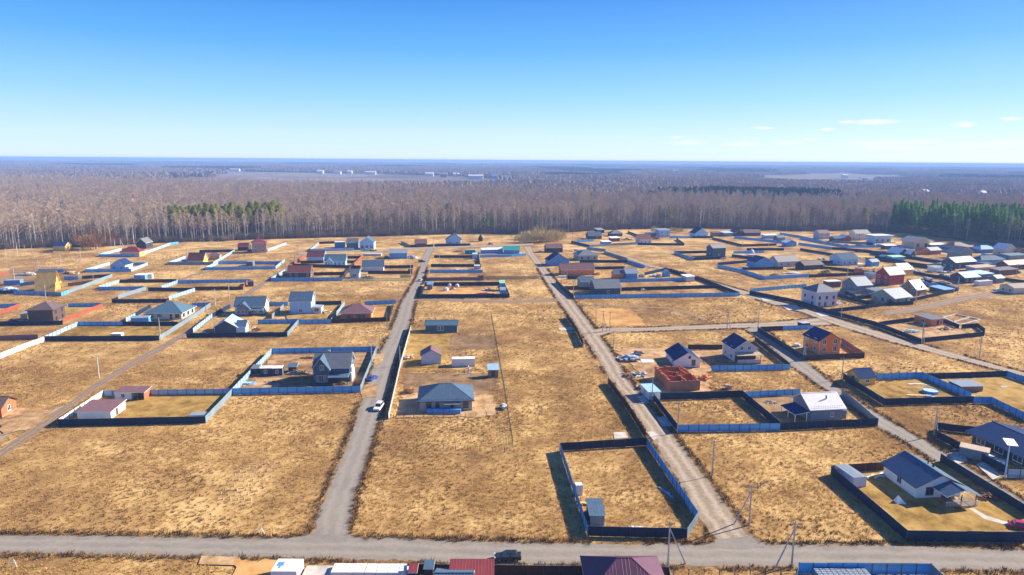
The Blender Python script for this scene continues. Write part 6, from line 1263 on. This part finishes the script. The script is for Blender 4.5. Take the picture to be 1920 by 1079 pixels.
fence('white-lit and navy left fence of the navy-fronted house', [(362, 625), (398, 596), (432, 578)], 'g n')
fence('navy fence between the blue-roofed house and the lawn lot', [(484, 608), (562, 607)], 'b')
fence('blue front fence of the tall pale blue house', [(562, 608), (621, 607)], 'b')
fence('slate fence between the blue-roofed house and the tall pale blue house', [(510, 598), (532, 578)], 's/n')
fence('dark back fence behind the tall pale blue house', [(505, 574), (540, 574)], 'b')
fence('graphite back fence right of the tall pale blue house', [(586, 573), (640, 572)], 'n')
fence('white-lit fence left of the violet-roofed log house', [(621, 606), (646, 573)], 'g/n')
fence('chocolate front fence of the violet-roofed log house', [(621, 607), (730, 603), (738, 574)], 'd d/d')
fence('blue back fence of the violet-roofed log house', [(684, 573), (743, 570)], 'b')
patch('yard_lawn', [(488, 610), (558, 609), (537, 631), (460, 631)], M_lawn, mask=2); patch('yard_lawn', [(536, 592), (606, 590), (640, 574), (600, 575), (621, 605), (540, 606)], M_lawn, mask=2)
patch('yard_lawn', [(625, 605), (648, 576), (738, 573), (728, 602)], M_lawn, mask=2); patch('bare_soil', [(700, 578), (733, 577), (726, 597), (698, 598)], M_sand, jit=.2, mask=1)
# planting rows of small stakes on the near left field
rn = random.Random(5); nst = 0
for i in range(6):
    for j in range(9):
        x = 462+i*13-j*7+rn.uniform(-2, 2); y = 868+j*8.6+rn.uniform(-1.5, 1.5)
        if x > 402 + max(0, y-905)*.1 and x < 530:
            mb = MB(); mb.box(-.08, .08, -.08, .08, 0, .55); mb.box(-.14, .14, -.14, .14, .0, .1)
            if nst == 0: STK = mb.mesh('planting_stake', M['r_tan'])
            o = link('planting_stake', STK); p = G(x, y); o.location = p; o.rotation_euler = (rn.gauss(0, .15), rn.gauss(0, .15), rn.uniform(0, 3)); nst += 1
            tag(o, 'short pale stake in the planted rows on the near left field', 'stake', 'stakes in planted rows')
# survey frames of sticks on the verges
for (x, y, lab) in ((486, 1001, 'fallen white wooden frame of sticks at the near left field corner'), (22, 1062, 'white stick frame at the bottom left below the road')):
    t_ = thing('stick_frame', lab, 'frame', G(x, y)); 
    for a_, b_ in (((-1.2, 0, 0), (.3, .2, 1.1)), ((.3, .2, 1.1), (1.2, -.4, .1)), ((-.6, .1, .5), (.8, 0, .6))):
        mb = MB(); mb.cyl(a_, b_, .05, .05, 5); mb.build('stick', M['white'], t_)

# ------------------------------------------------------------------ vegetation prototypes
M_bark = mkmat('pale_bark', (.50, .46, .41), rough=.9, var=.25, scale=.6); M_bark2 = mkmat('grey_brown_bark', (.17, .135, .11), rough=.9, var=.2)
def inst_mat(name, c0, c1, rough=.95, trans=0):
    m = bpy.data.materials.new(name); m.use_nodes = True; t = m.node_tree; b = t.nodes['Principled BSDF']; b.inputs['Roughness'].default_value = rough; b.inputs['Specular IOR Level'].default_value = .1
    oi = N(t, 'ShaderNodeObjectInfo'); n = N(t, 'ShaderNodeTexNoise'); n.inputs['Scale'].default_value = .05; n.inputs['Detail'].default_value = 6; n.inputs['Roughness'].default_value = .7; L(t, oi.outputs['Location'], n.inputs['Vector'])
    a = N(t, 'ShaderNodeMath', operation='MULTIPLY_ADD'); L(t, oi.outputs['Random'], a.inputs[0]); a.inputs[1].default_value = .55; a.inputs[2].default_value = -.275
    s = N(t, 'ShaderNodeMath', operation='MULTIPLY_ADD'); L(t, n.outputs[0], s.inputs[0]); s.inputs[1].default_value = 2.4; L(t, a.outputs[0], s.inputs[2])
    s2 = N(t, 'ShaderNodeMath', operation='SUBTRACT'); L(t, s.outputs[0], s2.inputs[0]); s2.inputs[1].default_value = .7
    s2.use_clamp = True
    mx = N(t, 'ShaderNodeMix', data_type='RGBA'); L(t, s2.outputs[0], mx.inputs[0]); mx.inputs[6].default_value = (*c0, 1); mx.inputs[7].default_value = (*c1, 1)
    L(t, mx.outputs[2], b.inputs['Base Color']); MATS[name] = m
    if trans:      # light passes through thin leaves and straw
        tr = N(t, 'ShaderNodeBsdfTranslucent'); L(t, mx.outputs[2], tr.inputs[0]); ms = N(t, 'ShaderNodeMixShader'); ms.inputs[0].default_value = trans; L(t, b.outputs[0], ms.inputs[1]); L(t, tr.outputs[0], ms.inputs[2]); L(t, ms.outputs[0], t.nodes['Material Output'].inputs[0])
    return m
M_twig = inst_mat('bare_twigs', (.41, .295, .205), (.64, .495, .36)); M_twig3 = inst_mat('rosy_twigs', (.45, .315, .225), (.62, .45, .335)); M_twig4 = inst_mat('grey_twigs', (.38, .31, .265), (.58, .485, .42)); M_twig2 = inst_mat('brown_twigs', (.17, .12, .09), (.32, .23, .18)); M_willow = inst_mat('willow_twigs', (.42, .33, .15), (.55, .43, .19))
M_pine = inst_mat('pine_needles', (.13, .29, .05), (.25, .43, .10), trans=.4); M_pine2 = inst_mat('sunny_pine_needles', (.32, .36, .045), (.46, .46, .085), trans=.4); M_rust = inst_mat('rusty_twigs', (.25, .12, .05), (.33, .18, .08))
def sliver(mb, p, d, ln, w, rn):
    s = d.cross(Vector((rn.gauss(0, 1), rn.gauss(0, 1), rn.gauss(0, 1)))).normalized()*w; mb.poly([p-s, p+s, p+d*ln])
def bare_tree(seed, h, spread, nl=11, nt=26, pale=True, tw=.05, base=.42, zb=.35):
    """trunk with limbs and many fine twigs; returns (trunk MB, crown MB)"""
    rn = random.Random(seed); T = MB(); C = MB(); top = Vector((rn.gauss(0, .5), rn.gauss(0, .5), h*.93))
    mid = Vector((rn.gauss(0, .25), rn.gauss(0, .25), h*.5)); r0 = .011*h
    T.cyl((0, 0, 0), mid, r0, r0*.65, 5, cap=False); T.cyl(mid, top, r0*.65, .03, 5, cap=False)
    for k in range(nl):
        f = base + (1-base)*(k+.5)/nl; p = mid.lerp(top, (f-.5)/.5) if f > .5 else Vector((0, 0, 0)).lerp(mid, f/.5); a = k*2.4+rn.uniform(-.5, .5)
        ln = spread*(1.15-.75*(f-base)/(1-base))*rn.uniform(.75, 1.2); up = rn.uniform(.55, 1.25); d = Vector((math.cos(a), math.sin(a), up)).normalized(); q_ = p + d*ln
        T.cyl(p, q_, .012*h*.3, .02, 3, cap=False)
        for j in range(nt):
            s = p.lerp(q_, rn.uniform(.18, 1)); e = (d*.6 + Vector((rn.gauss(0, .55), rn.gauss(0, .55), rn.gauss(zb, .5)))).normalized()
            sliver(C, s, e, rn.uniform(.9, 2.3), tw*rn.uniform(.6, 1.4), rn)
    for j in range(nt*2):
        s = mid.lerp(top, rn.uniform(.3, 1)); e = Vector((rn.gauss(0, .6), rn.gauss(0, .6), rn.uniform(.2, 1.2))).normalized(); sliver(C, s, e, rn.uniform(.8, 2.0), tw, rn)
    return T, C
def pine_tree(seed, h, r, conic=.85, base=.3):
    rn = random.Random(seed); T = MB(); C = MB(); T.cyl((0, 0, 0), (0, 0, h*.95), .012*h, .03, 5, cap=False)
    for k in range(520):
        f = rn.random()**.8; z = h*(base+(1-base)*f); rr = r*((1-f)**conic+.06)*rn.uniform(.35, 1.05); a = rn.uniform(0, 6.283)
        p = Vector((math.cos(a)*rr*.55, math.sin(a)*rr*.55, z)); d = Vector((math.cos(a), math.sin(a), rn.uniform(-.35, .35))).normalized(); s = Vector((-math.sin(a), math.cos(a), rn.gauss(0, .3)))*rn.uniform(.25, .55)
        e = p+d*rr*.6; C.poly([p-s*.6, e-s+Vector((0, 0, -.2)), e+d*.5, e+s+Vector((0, 0, -.25)), p+s*.6])
    return T, C
def shrub(seed, h, r, n=420, tw=.05):
    rn = random.Random(seed); T = MB(); C = MB()
    for k in range(7): a = rn.uniform(0, 6.28); T.cyl((0, 0, 0), (math.cos(a)*r*.5, math.sin(a)*r*.5, h*.7), .05, .02, 3, cap=False)
    for k in range(n):
        a = rn.uniform(0, 6.283); rr = r*math.sqrt(rn.random()); z = h*rn.uniform(.1, .8)*(1-.45*(rr/r)**2); d = Vector((math.cos(a)*.5, math.sin(a)*.5, rn.uniform(.5, 1.3))).normalized()
        sliver(C, Vector((math.cos(a)*rr*.8, math.sin(a)*rr*.8, z)), d, rn.uniform(.6, 1.3)*h*.35, tw*rn.uniform(.7, 1.4), rn)
    return T, C
def meshes(TC, bark, leaf, nm):
    T, C = TC; return T.mesh('trunk', bark), C.mesh('crown', leaf)
BIR = [meshes(bare_tree(s, h, sp, pale=True), M_bark, M_twig, 'b') for s, h, sp in ((1, 25, 3.6), (2, 23, 4.0), (3, 21, 3.3), (4, 26, 4.2))]
DRK = [meshes(bare_tree(s, h, sp, base=.25), M_bark2, M_twig2, 'd') for s, h, sp in ((11, 20, 4.0), (12, 17, 3.8), (13, 22, 4.4))]
PIN = [meshes(pine_tree(s, h, r_, c, b), M_bark2, M_pine, 'p') for s, h, r_, c, b in ((21, 23, 3.4, .85, .22), (22, 21, 3.8, .7, .3), (23, 25, 3.2, .9, .2))]
PIY = [meshes(pine_tree(s, h, r_, .55, .5), M_bark2, M_pine2, 'y') for s, h, r_ in ((31, 22, 3.4), (32, 24, 3.2))]
CANP = [meshes(bare_tree(s, h, sp, nl=14, nt=34, tw=.06, base=b, zb=-.05), M_bark2, mt, 'c') for s, h, sp, b, mt in ((71, 23, 5.0, .4, M_twig), (72, 21, 5.6, .35, M_twig), (73, 24, 4.6, .45, M_twig3), (74, 20, 5.2, .35, M_twig4))]
WIL = [meshes(shrub(s, h, r_), M_bark2, M_willow, 'w') for s, h, r_ in ((41, 5.5, 3.2), (42, 4.5, 3.6))]
RUS = [meshes(shrub(s, h, r_), M_bark2, M_rust, 'r') for s, h, r_ in ((51, 7, 3.6), (52, 5, 3.0))]
UND = [meshes(shrub(s, h, r_, 150, .05), M_bark2, M_twig2, 'u') for s, h, r_ in ((61, 4.5, 2.6), (62, 6, 3.0))]
def px_of(x, y):            # photo column of a ground point
    v = Vector((x, y, -CAM_H)); return 960+FPX*v.dot(_r)/v.dot(_f)
def place_tree(kind, x, y, s, name, label, cat, group):
    t = thing(name, label, cat, (x, y, 0), random.uniform(0, 6.28), group); t.scale = (s, s, s*random.uniform(.92, 1.08)); tr, cr = random.choice(kind)
    link('trunk', tr, t); link('crown', cr, t); return t
def zone(px):               # kind of wood at this column
    if 1672 < px < 1790: return 'pine'
    return 'bare'
# the foremost trees, each a thing
rn = random.Random(9); n_ind = 0; xs = np.linspace(edge_w[1].x*.93, edge_w[-2].x*.93, 262)
NAMES = {'b': ('birch_tree', 'bare pale-trunked birch standing at the front of the forest edge', 'birches along the forest edge'), 'd': ('bare_tree', 'bare dark-twigged tree standing at the front of the forest edge', 'dark bare trees along the forest edge'),
         'p': ('pine_tree', 'dark green pine at the front of the pine stand on the right', 'pines of the right-hand stand')}
for x in xs:
    x += rn.uniform(-1.6, 1.6); y = edgeY(x)+rn.uniform(-2, 9); px = px_of(x, y); z_ = zone(px)
    k = 'p' if z_ == 'pine' and rn.random() < .82 else ('b' if rn.random() < (.72 if px < 560 else .42) else 'd')
    nm = NAMES[k]; place_tree({'b': BIR, 'd': DRK, 'p': PIN}[k], x, y, rn.uniform(.78, 1.08), nm[0], nm[1], 'tree', nm[2])
for (x, y, s) in ((975, 455, 1.0), (985, 456, .9), (996, 454, 1.1), (1006, 455, 1.0), (1016, 454, 1.2), (1026, 455, 1.1), (1036, 453, 1.1), (1046, 453, .9), (1000, 450, 1.1), (1022, 449, 1.2), (1052, 450, 1.0), (984, 449, 1.0), (1012, 446, 1.2), (1038, 447, 1.1)):
    p = G(x, y); place_tree(WIL, p.x, p.y, s*1.75, 'willow_shrub', 'straw-coloured leafless willow shrub left of the violet-roofed barn', 'shrub', 'willow shrubs by the gravel lane')
for (x, y, s) in ((160, 466, 1.3), (170, 468, 1.4), (180, 468, 1.1), (192, 461, 1.2), (205, 460, 1.1), (150, 462, 1.0), (216, 458, 1.0)):
    p = G(x, y); place_tree(RUS, p.x, p.y, s*1.7, 'rusty_shrub', 'rust-coloured bare shrub right of the blue-roofed log cabin', 'shrub', 'rusty shrubs at the forest edge')
for (x, y, s) in ((1228, 437, 1.3), (1262, 436, 1.2), (1274, 437, 1.1)):
    p = G(x, y); place_tree(WIL, p.x, p.y, s, 'willow_shrub', 'pale yellowish shrub beside the white box house at the forest', 'shrub', 'pale shrubs at the white box house')
# ------------------------------------------------------------------ masses: geometry-node scatters
def proto(me, mats=None):
    o = bpy.data.objects.new('proto', me); return o
def join_mesh(name, tr, cr):
    me = bpy.data.meshes.new(name); v, f, m = [], [], []
    for i, s in enumerate((tr, cr)):
        off = len(v); v += [tuple(p.co) for p in s.vertices]; f += [tuple(off+k for k in pl.vertices) for pl in s.polygons]; m += [i]*len(s.polygons)
    me.from_pydata(v, [], f); me.materials.append(tr.materials[0]); me.materials.append(cr.materials[0]); me.polygons.foreach_set('material_index', m); me.update(); return me
def scatter(name, protos, P, rot, scl, idx, label=None):
    """one object whose points carry instances of the prototype meshes"""
    col = bpy.data.collections.new(name+'_kinds')
    for i, me in enumerate(protos): o = bpy.data.objects.new(f'{name}_kind_{i:02d}', me); col.objects.link(o)
    me = bpy.data.meshes.new(name); me.vertices.add(len(P)); me.vertices.foreach_set('co', np.asarray(P, np.float32).ravel())
    for nm, ty, data in (('rot', 'FLOAT_VECTOR', rot), ('scl', 'FLOAT_VECTOR', scl), ('idx', 'INT', idx)):
        a = me.attributes.new(nm, ty, 'POINT'); a.data.foreach_set('vector' if ty == 'FLOAT_VECTOR' else 'value', np.asarray(data, np.int32 if ty == 'INT' else np.float32).ravel())
    me.update(); o = link(name, me); o['kind'] = 'stuff'
    if label: o['label'] = label
    ng = bpy.data.node_groups.new(name+'_scatter', 'GeometryNodeTree')
    ng.interface.new_socket('Geometry', in_out='INPUT', socket_type='NodeSocketGeometry'); ng.interface.new_socket('Geometry', in_out='OUTPUT', socket_type='NodeSocketGeometry')
    gi, go = ng.nodes.new('NodeGroupInput'), ng.nodes.new('NodeGroupOutput'); ci = ng.nodes.new('GeometryNodeCollectionInfo'); ci.inputs['Collection'].default_value = col; ci.inputs['Separate Children'].default_value = True; ci.inputs['Reset Children'].default_value = True
    ip = ng.nodes.new('GeometryNodeInstanceOnPoints'); ip.inputs['Pick Instance'].default_value = True
    def attr(nm, ty): n = ng.nodes.new('GeometryNodeInputNamedAttribute'); n.data_type = ty; n.inputs[0].default_value = nm; return n.outputs[0]
    ng.links.new(gi.outputs[0], ip.inputs['Points']); ng.links.new(ci.outputs[0], ip.inputs['Instance']); ng.links.new(attr('idx', 'INT'), ip.inputs['Instance Index'])
    e2r = ng.nodes.new('FunctionNodeEulerToRotation'); ng.links.new(attr('rot', 'FLOAT_VECTOR'), e2r.inputs[0]); ng.links.new(e2r.outputs[0], ip.inputs['Rotation']); ng.links.new(attr('scl', 'FLOAT_VECTOR'), ip.inputs['Scale'])
    ng.links.new(ip.outputs[0], go.inputs[0]); md = o.modifiers.new('scatter', 'NODES'); md.node_group = ng
    return o
rg = np.random.default_rng(4)
# the forest behind its front row
FK = [join_mesh('birch', *m) for m in BIR] + [join_mesh('dark_tree', *m) for m in DRK] + [join_mesh('pine', *m) for m in PIN] + [join_mesh('sunny_pine', *m) for m in PIY] + [join_mesh('undergrowth', *m) for m in UND] + [join_mesh('crown_tree', *m) for m in CANP]
P, RO, SC, ID = [], [], [], []
from mathutils import noise as mnoise
def add_t(x, y, k, s, sz=None): P.append((x, y, 0)); RO.append((rg.normal(0, .03), rg.normal(0, .03), rg.uniform(0, 6.28))); SC.append((s, s, sz or s)); ID.append(k)
tries = 0
while len(P) < 15000 and tries < 200000:
    tries += 1
    u = rg.uniform(-.86, .86); y = 400 + 1500*rg.random()**1.35; x = u*y; e = edgeY(x)
    if y < e+7 or y > backY(x, y)+rg.normal(0, 25): continue
    dd = y-e; px = px_of(x, y)
    if dd > 70 and rg.random() < .30: continue
    c = mnoise.noise(Vector((x*.008, y*.008, 0)))
    if 1672 < px < 1985 and (dd > 26 or px < 1780) and dd < 175: k = 7+int(rg.integers(0, 3)); s = rg.uniform(1.0, 1.3)
    elif 318 < px < 528 and 22 < dd < 75: k = 10+int(rg.integers(0, 2)); s = rg.uniform(1.0, 1.2)
    elif rg.random() < .012 + (.02 if c > .35 else 0): k = int(rg.choice([10, 8])); s = rg.uniform(.7, 1.0)
    elif dd > 45 and rg.random() < min(.95, .5+dd/300): k = 14+int(rg.integers(0, 4)); s = rg.uniform(.68, 1.14)
    else: k = int(rg.integers(0, 4)) if rg.random() < (.62 if px < 600 else .34)+c*.5 else 4+int(rg.integers(0, 3)); s = rg.uniform(.72, 1.08)
    add_t(x, y, k, s*(1+.1*c))
for i in range(4200):
    x = rg.uniform(edge_w[1].x, edge_w[-2].x); y = edgeY(x)+rg.uniform(-3, 30); add_t(x, y, 12+int(rg.integers(0, 2)), rg.uniform(.6, 1.2))
scatter('forest', FK, P, RO, SC, ID, 'wide leafless mixed forest behind the village, pine stands in it')
# ------------------------------------------------------------------ far buildings beyond the forest
def at_far(px, py): return G(px, py)
FB = [(600, 326, 30, 12, 'white', 'r_white', 'long white warehouse left of the far estate'), (632, 327, 34, 12, 'white', 'r_pale', 'white warehouse beside the long one on the far estate'), (655, 326, 24, 10, 'white', 'r_white', 'short white warehouse on the far estate'), (695, 328, 46, 12, 'white', 'r_white', 'widest white warehouse beyond the forest'),
      (735, 327, 40, 10, 'cream', 'r_white', 'cream warehouse right of the widest one'), (805, 331, 34, 12, 'white', 'r_white', 'white block left of the blue-roofed plant'), (832, 333, 28, 14, 'slatew', 'r_pale', 'grey works building beyond the forest'), (855, 332, 26, 16, 'white', 'r_white', 'tall white works building beyond the forest'),
      (892, 336, 56, 12, 'white', 'r_white', 'long white hall of the far plant'), (928, 336, 26, 13, 'blue', 'blue', 'bright blue hall of the far plant'), (948, 338, 30, 9, 'paleblue', 'r_pale', 'pale blue hall at the right of the far plant'),
      (490, 323, 60, 10, 'cream', 'r_beige', 'long pale building at the far field edge'), (440, 322, 50, 10, 'white', 'r_white', 'white strip building far left of the estate'), (52, 312, 16, 14, 'orange', 'r_tan', 'orange far house at the left horizon'), (90, 312, 20, 14, 'orange', 'r_tan', 'second orange far house at the left horizon'), (186, 314, 10, 12, 'white', 'r_violet', 'white far cottage left of centre'), (132, 315, 9, 9, 'white', 'r_pale', 'tiny white far house beyond the left forest'),
      (1230, 327, 24, 10, 'white', 'r_pale', 'white far building right of centre'), (1268, 324, 26, 12, 'white', 'r_white', 'bright white far hall right of centre'), (1585, 334, 24, 14, 'white', 'r_white', 'white far school on the right'), (1600, 344, 60, 10, 'white', 'r_pale', 'long white far building on the right'), (1620, 340, 26, 12, 'cream', 'r_pale', 'cream far building behind the long one'),
      (1738, 370, 12, 8, 'white', 'r_white', 'small white roof above the pine stand'), (1846, 373, 12, 9, 'white', 'r_white', 'white roof above the right pine stand'), (1352, 330, 20, 16, 'cream', 'r_pale', 'far tower house right of centre'), (1870, 346, 26, 9, 'white', 'r_pale', 'far white row at the right horizon'), (1905, 350, 22, 8, 'pink', 'r_tan', 'far pinkish row at the right edge')]
FBW = []
for (x, y, w_, h_, wl, rf, lab) in FB:
    p = at_far(x, y); k = 1.5 if p.y > 1800 else 1.0; FBW.append((p.x, p.y))
    t_ = thing('far_building', lab, 'building', (p.x, p.y, 0)); mb = MB(); h_ = 2+h_*.12; w_ *= .62; mb.box(-w_*k/2, w_*k/2, 0, 16, 0, h_+8); mb.build('wall', M[wl], t_); mb = MB(); mb.prism([(-.8, h_+8.01), (16.8, h_+8.01), (8, h_+12)], 'x', -w_*k/2-.8, w_*k/2+.8); mb.build('roof', M[rf], t_)

# far woods: rough clumps of treetops
def clump(seed, w, d, h, mat, n=420):
    rn = random.Random(seed); mb = MB()
    for k in range(n):
        x, y = rn.uniform(-w, w), rn.uniform(-d, d); 
        if (x/w)**2+(y/d)**2 > rn.uniform(.55, 1.1): continue
        hh = h*rn.uniform(.72, 1.05); r_ = rn.uniform(2.2, 4.2); a = rn.uniform(0, 6.28)
        tip = (x+rn.gauss(0, .6), y+rn.gauss(0, .6), hh); b_ = [(x+math.cos(a+j*2.094)*r_, y+math.sin(a+j*2.094)*r_, hh*.25) for j in range(3)]
        m_ = [(x+math.cos(a+1+j*2.094)*r_*.8, y+math.sin(a+1+j*2.094)*r_*.8, hh*.72) for j in range(3)]
        for j in range(3): mb.poly([b_[j], b_[(j+1) % 3], m_[j]]); mb.poly([m_[j], b_[(j+1) % 3], m_[(j+1) % 3]]); mb.poly([m_[j], m_[(j+1) % 3], tip])
    return mb.mesh('clump', mat)
M_fw = inst_mat('far_bare_wood', (.34, .27, .245), (.46, .37, .335), trans=.5); M_fg = inst_mat('far_spruce_wood', (.035, .06, .05), (.06, .085, .06), trans=.4)
CK = [clump(1, 60, 32, 15, M_fw), clump(2, 85, 40, 17, M_fw), clump(3, 45, 28, 14, M_fw), clump(4, 60, 30, 19, M_fg)]
P, RO, SC, ID = [], [], [], []; tries = 0
FBX = [(bx, by, by*.06) for bx, by in FBW]
while len(P) < 5600 and tries < 90000:
    tries += 1
    u = rg.uniform(-.86, .86); y = 1000+10800*rg.random()**1.25; x = u*y
    if y < backY(x, y)+40 or math.hypot(x, y) > 12000: continue
    if any(inside(x, y, q) for q in FARF): continue
    if any(abs(x-bx) < 75 and by-300-s_by < y < by+50 for bx, by, s_by in FBX): continue
    c = mnoise.noise(Vector((x*.0009, y*.00055, 3))) + .5*mnoise.noise(Vector((x*.003, y*.002, 9)))
    if c < -.16 and y > 1500: continue
    k = 3 if mnoise.noise(Vector((x*.0016, y*.0009, 20))) > .28 else int(rg.integers(0, 3)); s = rg.uniform(.8, 1.3)*(1+y/14000)
    P.append((x, y, 0)); RO.append((0, 0, rg.normal(0, .4))); SC.append((s*1.2, s, min(1.25, s)*rg.uniform(.8, 1.1))); ID.append(k)
scatter('far_woods', CK, P, RO, SC, ID, 'far bare woods fading to blue towards the horizon')
# ------------------------------------------------------------------ dry grass tufts on the near meadows
M_tuft = inst_mat('straw', (.34, .19, .068), (.68, .45, .165), trans=.35); M_weed = inst_mat('dark_weeds', (.07, .04, .022), (.20, .115, .05)); M_weed2 = inst_mat('brown_weeds', (.24, .13, .055), (.38, .22, .09))
def tuft(seed, n, h, r, w, mat):
    rn = random.Random(seed); mb = MB()
    for k in range(n):
        a = rn.uniform(0, 6.28); rr = r*rn.random(); p = Vector((math.cos(a)*rr, math.sin(a)*rr, 0)); d = Vector((math.cos(a)*rn.uniform(.2, 1.0)+.25, math.sin(a)*rn.uniform(.2, 1.0)-.15, 1)).normalized()
        s = Vector((-math.sin(a+rn.uniform(-1, 1)), math.cos(a), 0))*w*rn.uniform(.6, 1.4); e = p+d*h*rn.uniform(.6, 1.1); mb.poly([p-s, p+s, e+s*.3]); 
        if rn.random() < .5: mb.poly([e-s*.3, e+s*.3, e+Vector((d.x*.3, d.y*.3, -.06))])
    return mb.mesh('tuft', mat)
TK = [tuft(1, 12, .30, .34, .05, M_tuft), tuft(2, 14, .24, .44, .05, M_tuft), tuft(3, 10, .42, .26, .04, M_tuft), tuft(4, 12, .32, .34, .05, M_weed2), tuft(5, 18, .8, .45, .05, M_weed), tuft(6, 20, .6, .5, .055, M_weed)]
Pn = []
def samp(n, y0, y1):
    y = np.sqrt(rg.uniform(y0*y0, y1*y1, n)); x = rg.uniform(-.84, .84, n)*y; return np.stack([x, y], 1)
Q = np.concatenate([samp(105000, 88, 210), samp(70000, 210, 330), samp(40000, 330, 480)])
i = ((Q[:, 0]-MX0)/MC).astype(int); j = ((Q[:, 1]-MY0)/MC).astype(int); ok = (i >= 0) & (i < MASK.shape[1]) & (j >= 0) & (j < MASK.shape[0]); Q, i, j = Q[ok], i[ok], j[ok]
mk = MASK[j, i]; Q = Q[(mk == 0) | ((mk == 2) & (rg.random(len(Q)) < .12))]
dens = np.array([mnoise.noise(Vector((x*.045, y*.045, 0)))+.6*mnoise.noise(Vector((x*.16, y*.16, 4))) for x, y in Q]); keep = rg.random(len(Q)) < .80+.45*dens
Q, dens = Q[keep], dens[keep]; n = len(Q); far = np.clip((Q[:, 1]-150)/250, 0, 1)
patchy = np.array([mnoise.noise(Vector((x*.028, y*.028, 11)))+.5*mnoise.noise(Vector((x*.11, y*.11, 12))) for x, y in Q])
idx = np.where(rg.random(n) < np.clip(.9*patchy-.02, .03, .6), 3, rg.integers(0, 3, n))
s = rg.uniform(.75, 1.35, n)*(1+far*.45)
scatter('dry_grass', TK, np.c_[Q, np.zeros(n)], np.c_[rg.normal(0, .1, n), rg.normal(0, .1, n), rg.uniform(0, 6.28, n)], np.c_[s, s, s*rg.uniform(.6, 1.0, n)], idx, 'dry straw-coloured meadow grass between the lanes')
# rank dark weeds along the lane ditches
V = []
for ln in VERGE:
    cl = Vector((0, 0))
    for a, b in zip(ln, ln[1:]):
        d = b-a; m = max(1, int(d.length/.28)); nr = Vector((-d.y, d.x)).normalized() if d.length > 0 else Vector((0, 0))
        for k in range(m):
            p = a.lerp(b, (k+rg.random())/m)
            if p.y > 420: continue
            for off in (rg.normal(.75, .4), rg.normal(-.75, .4)):
                q_ = p+nr*off; ii, jj = int((q_.x-MX0)/MC), int((q_.y-MY0)/MC)
                if 0 <= ii < MASK.shape[1] and 0 <= jj < MASK.shape[0] and MASK[jj, ii] == 0 and mnoise.noise(Vector((q_.x*.08, q_.y*.08, 7))) > -.28: V.append((q_.x, q_.y))
V = np.array(V); n = len(V); s = rg.uniform(.6, 1.2, n)
scatter('verge_weeds', TK, np.c_[V, np.zeros(n)], np.c_[rg.normal(0, .15, n), rg.normal(0, .15, n), rg.uniform(0, 6.28, n)], np.c_[s, s, s], rg.choice([4, 5, 3], n), 'rank dark weeds along the lane ditches')

# ------------------------------------------------------------------ haze
mb = MB(); mb.box(-12600, 12600, -12600, 12600, -1, 68); hz = mb.build('haze', []) if False else mb.build('haze', bpy.data.materials.new('air')); hz['kind'] = 'stuff'
hm = hz.data.materials[0]; hm.use_nodes = True; t = hm.node_tree; t.nodes.clear(); o_ = N(t, 'ShaderNodeOutputMaterial'); pv = N(t, 'ShaderNodeVolumePrincipled')
pv.inputs['Color'].default_value = (.34, .55, 1.0, 1); pv.inputs['Density'].default_value = 1.95e-4; pv.inputs['Anisotropy'].default_value = 0.0; L(t, pv.outputs[0], o_.inputs['Volume'])
print('TUFTS', len(Q), 'WEEDS', n, 'OBJ', len(bpy.data.objects))
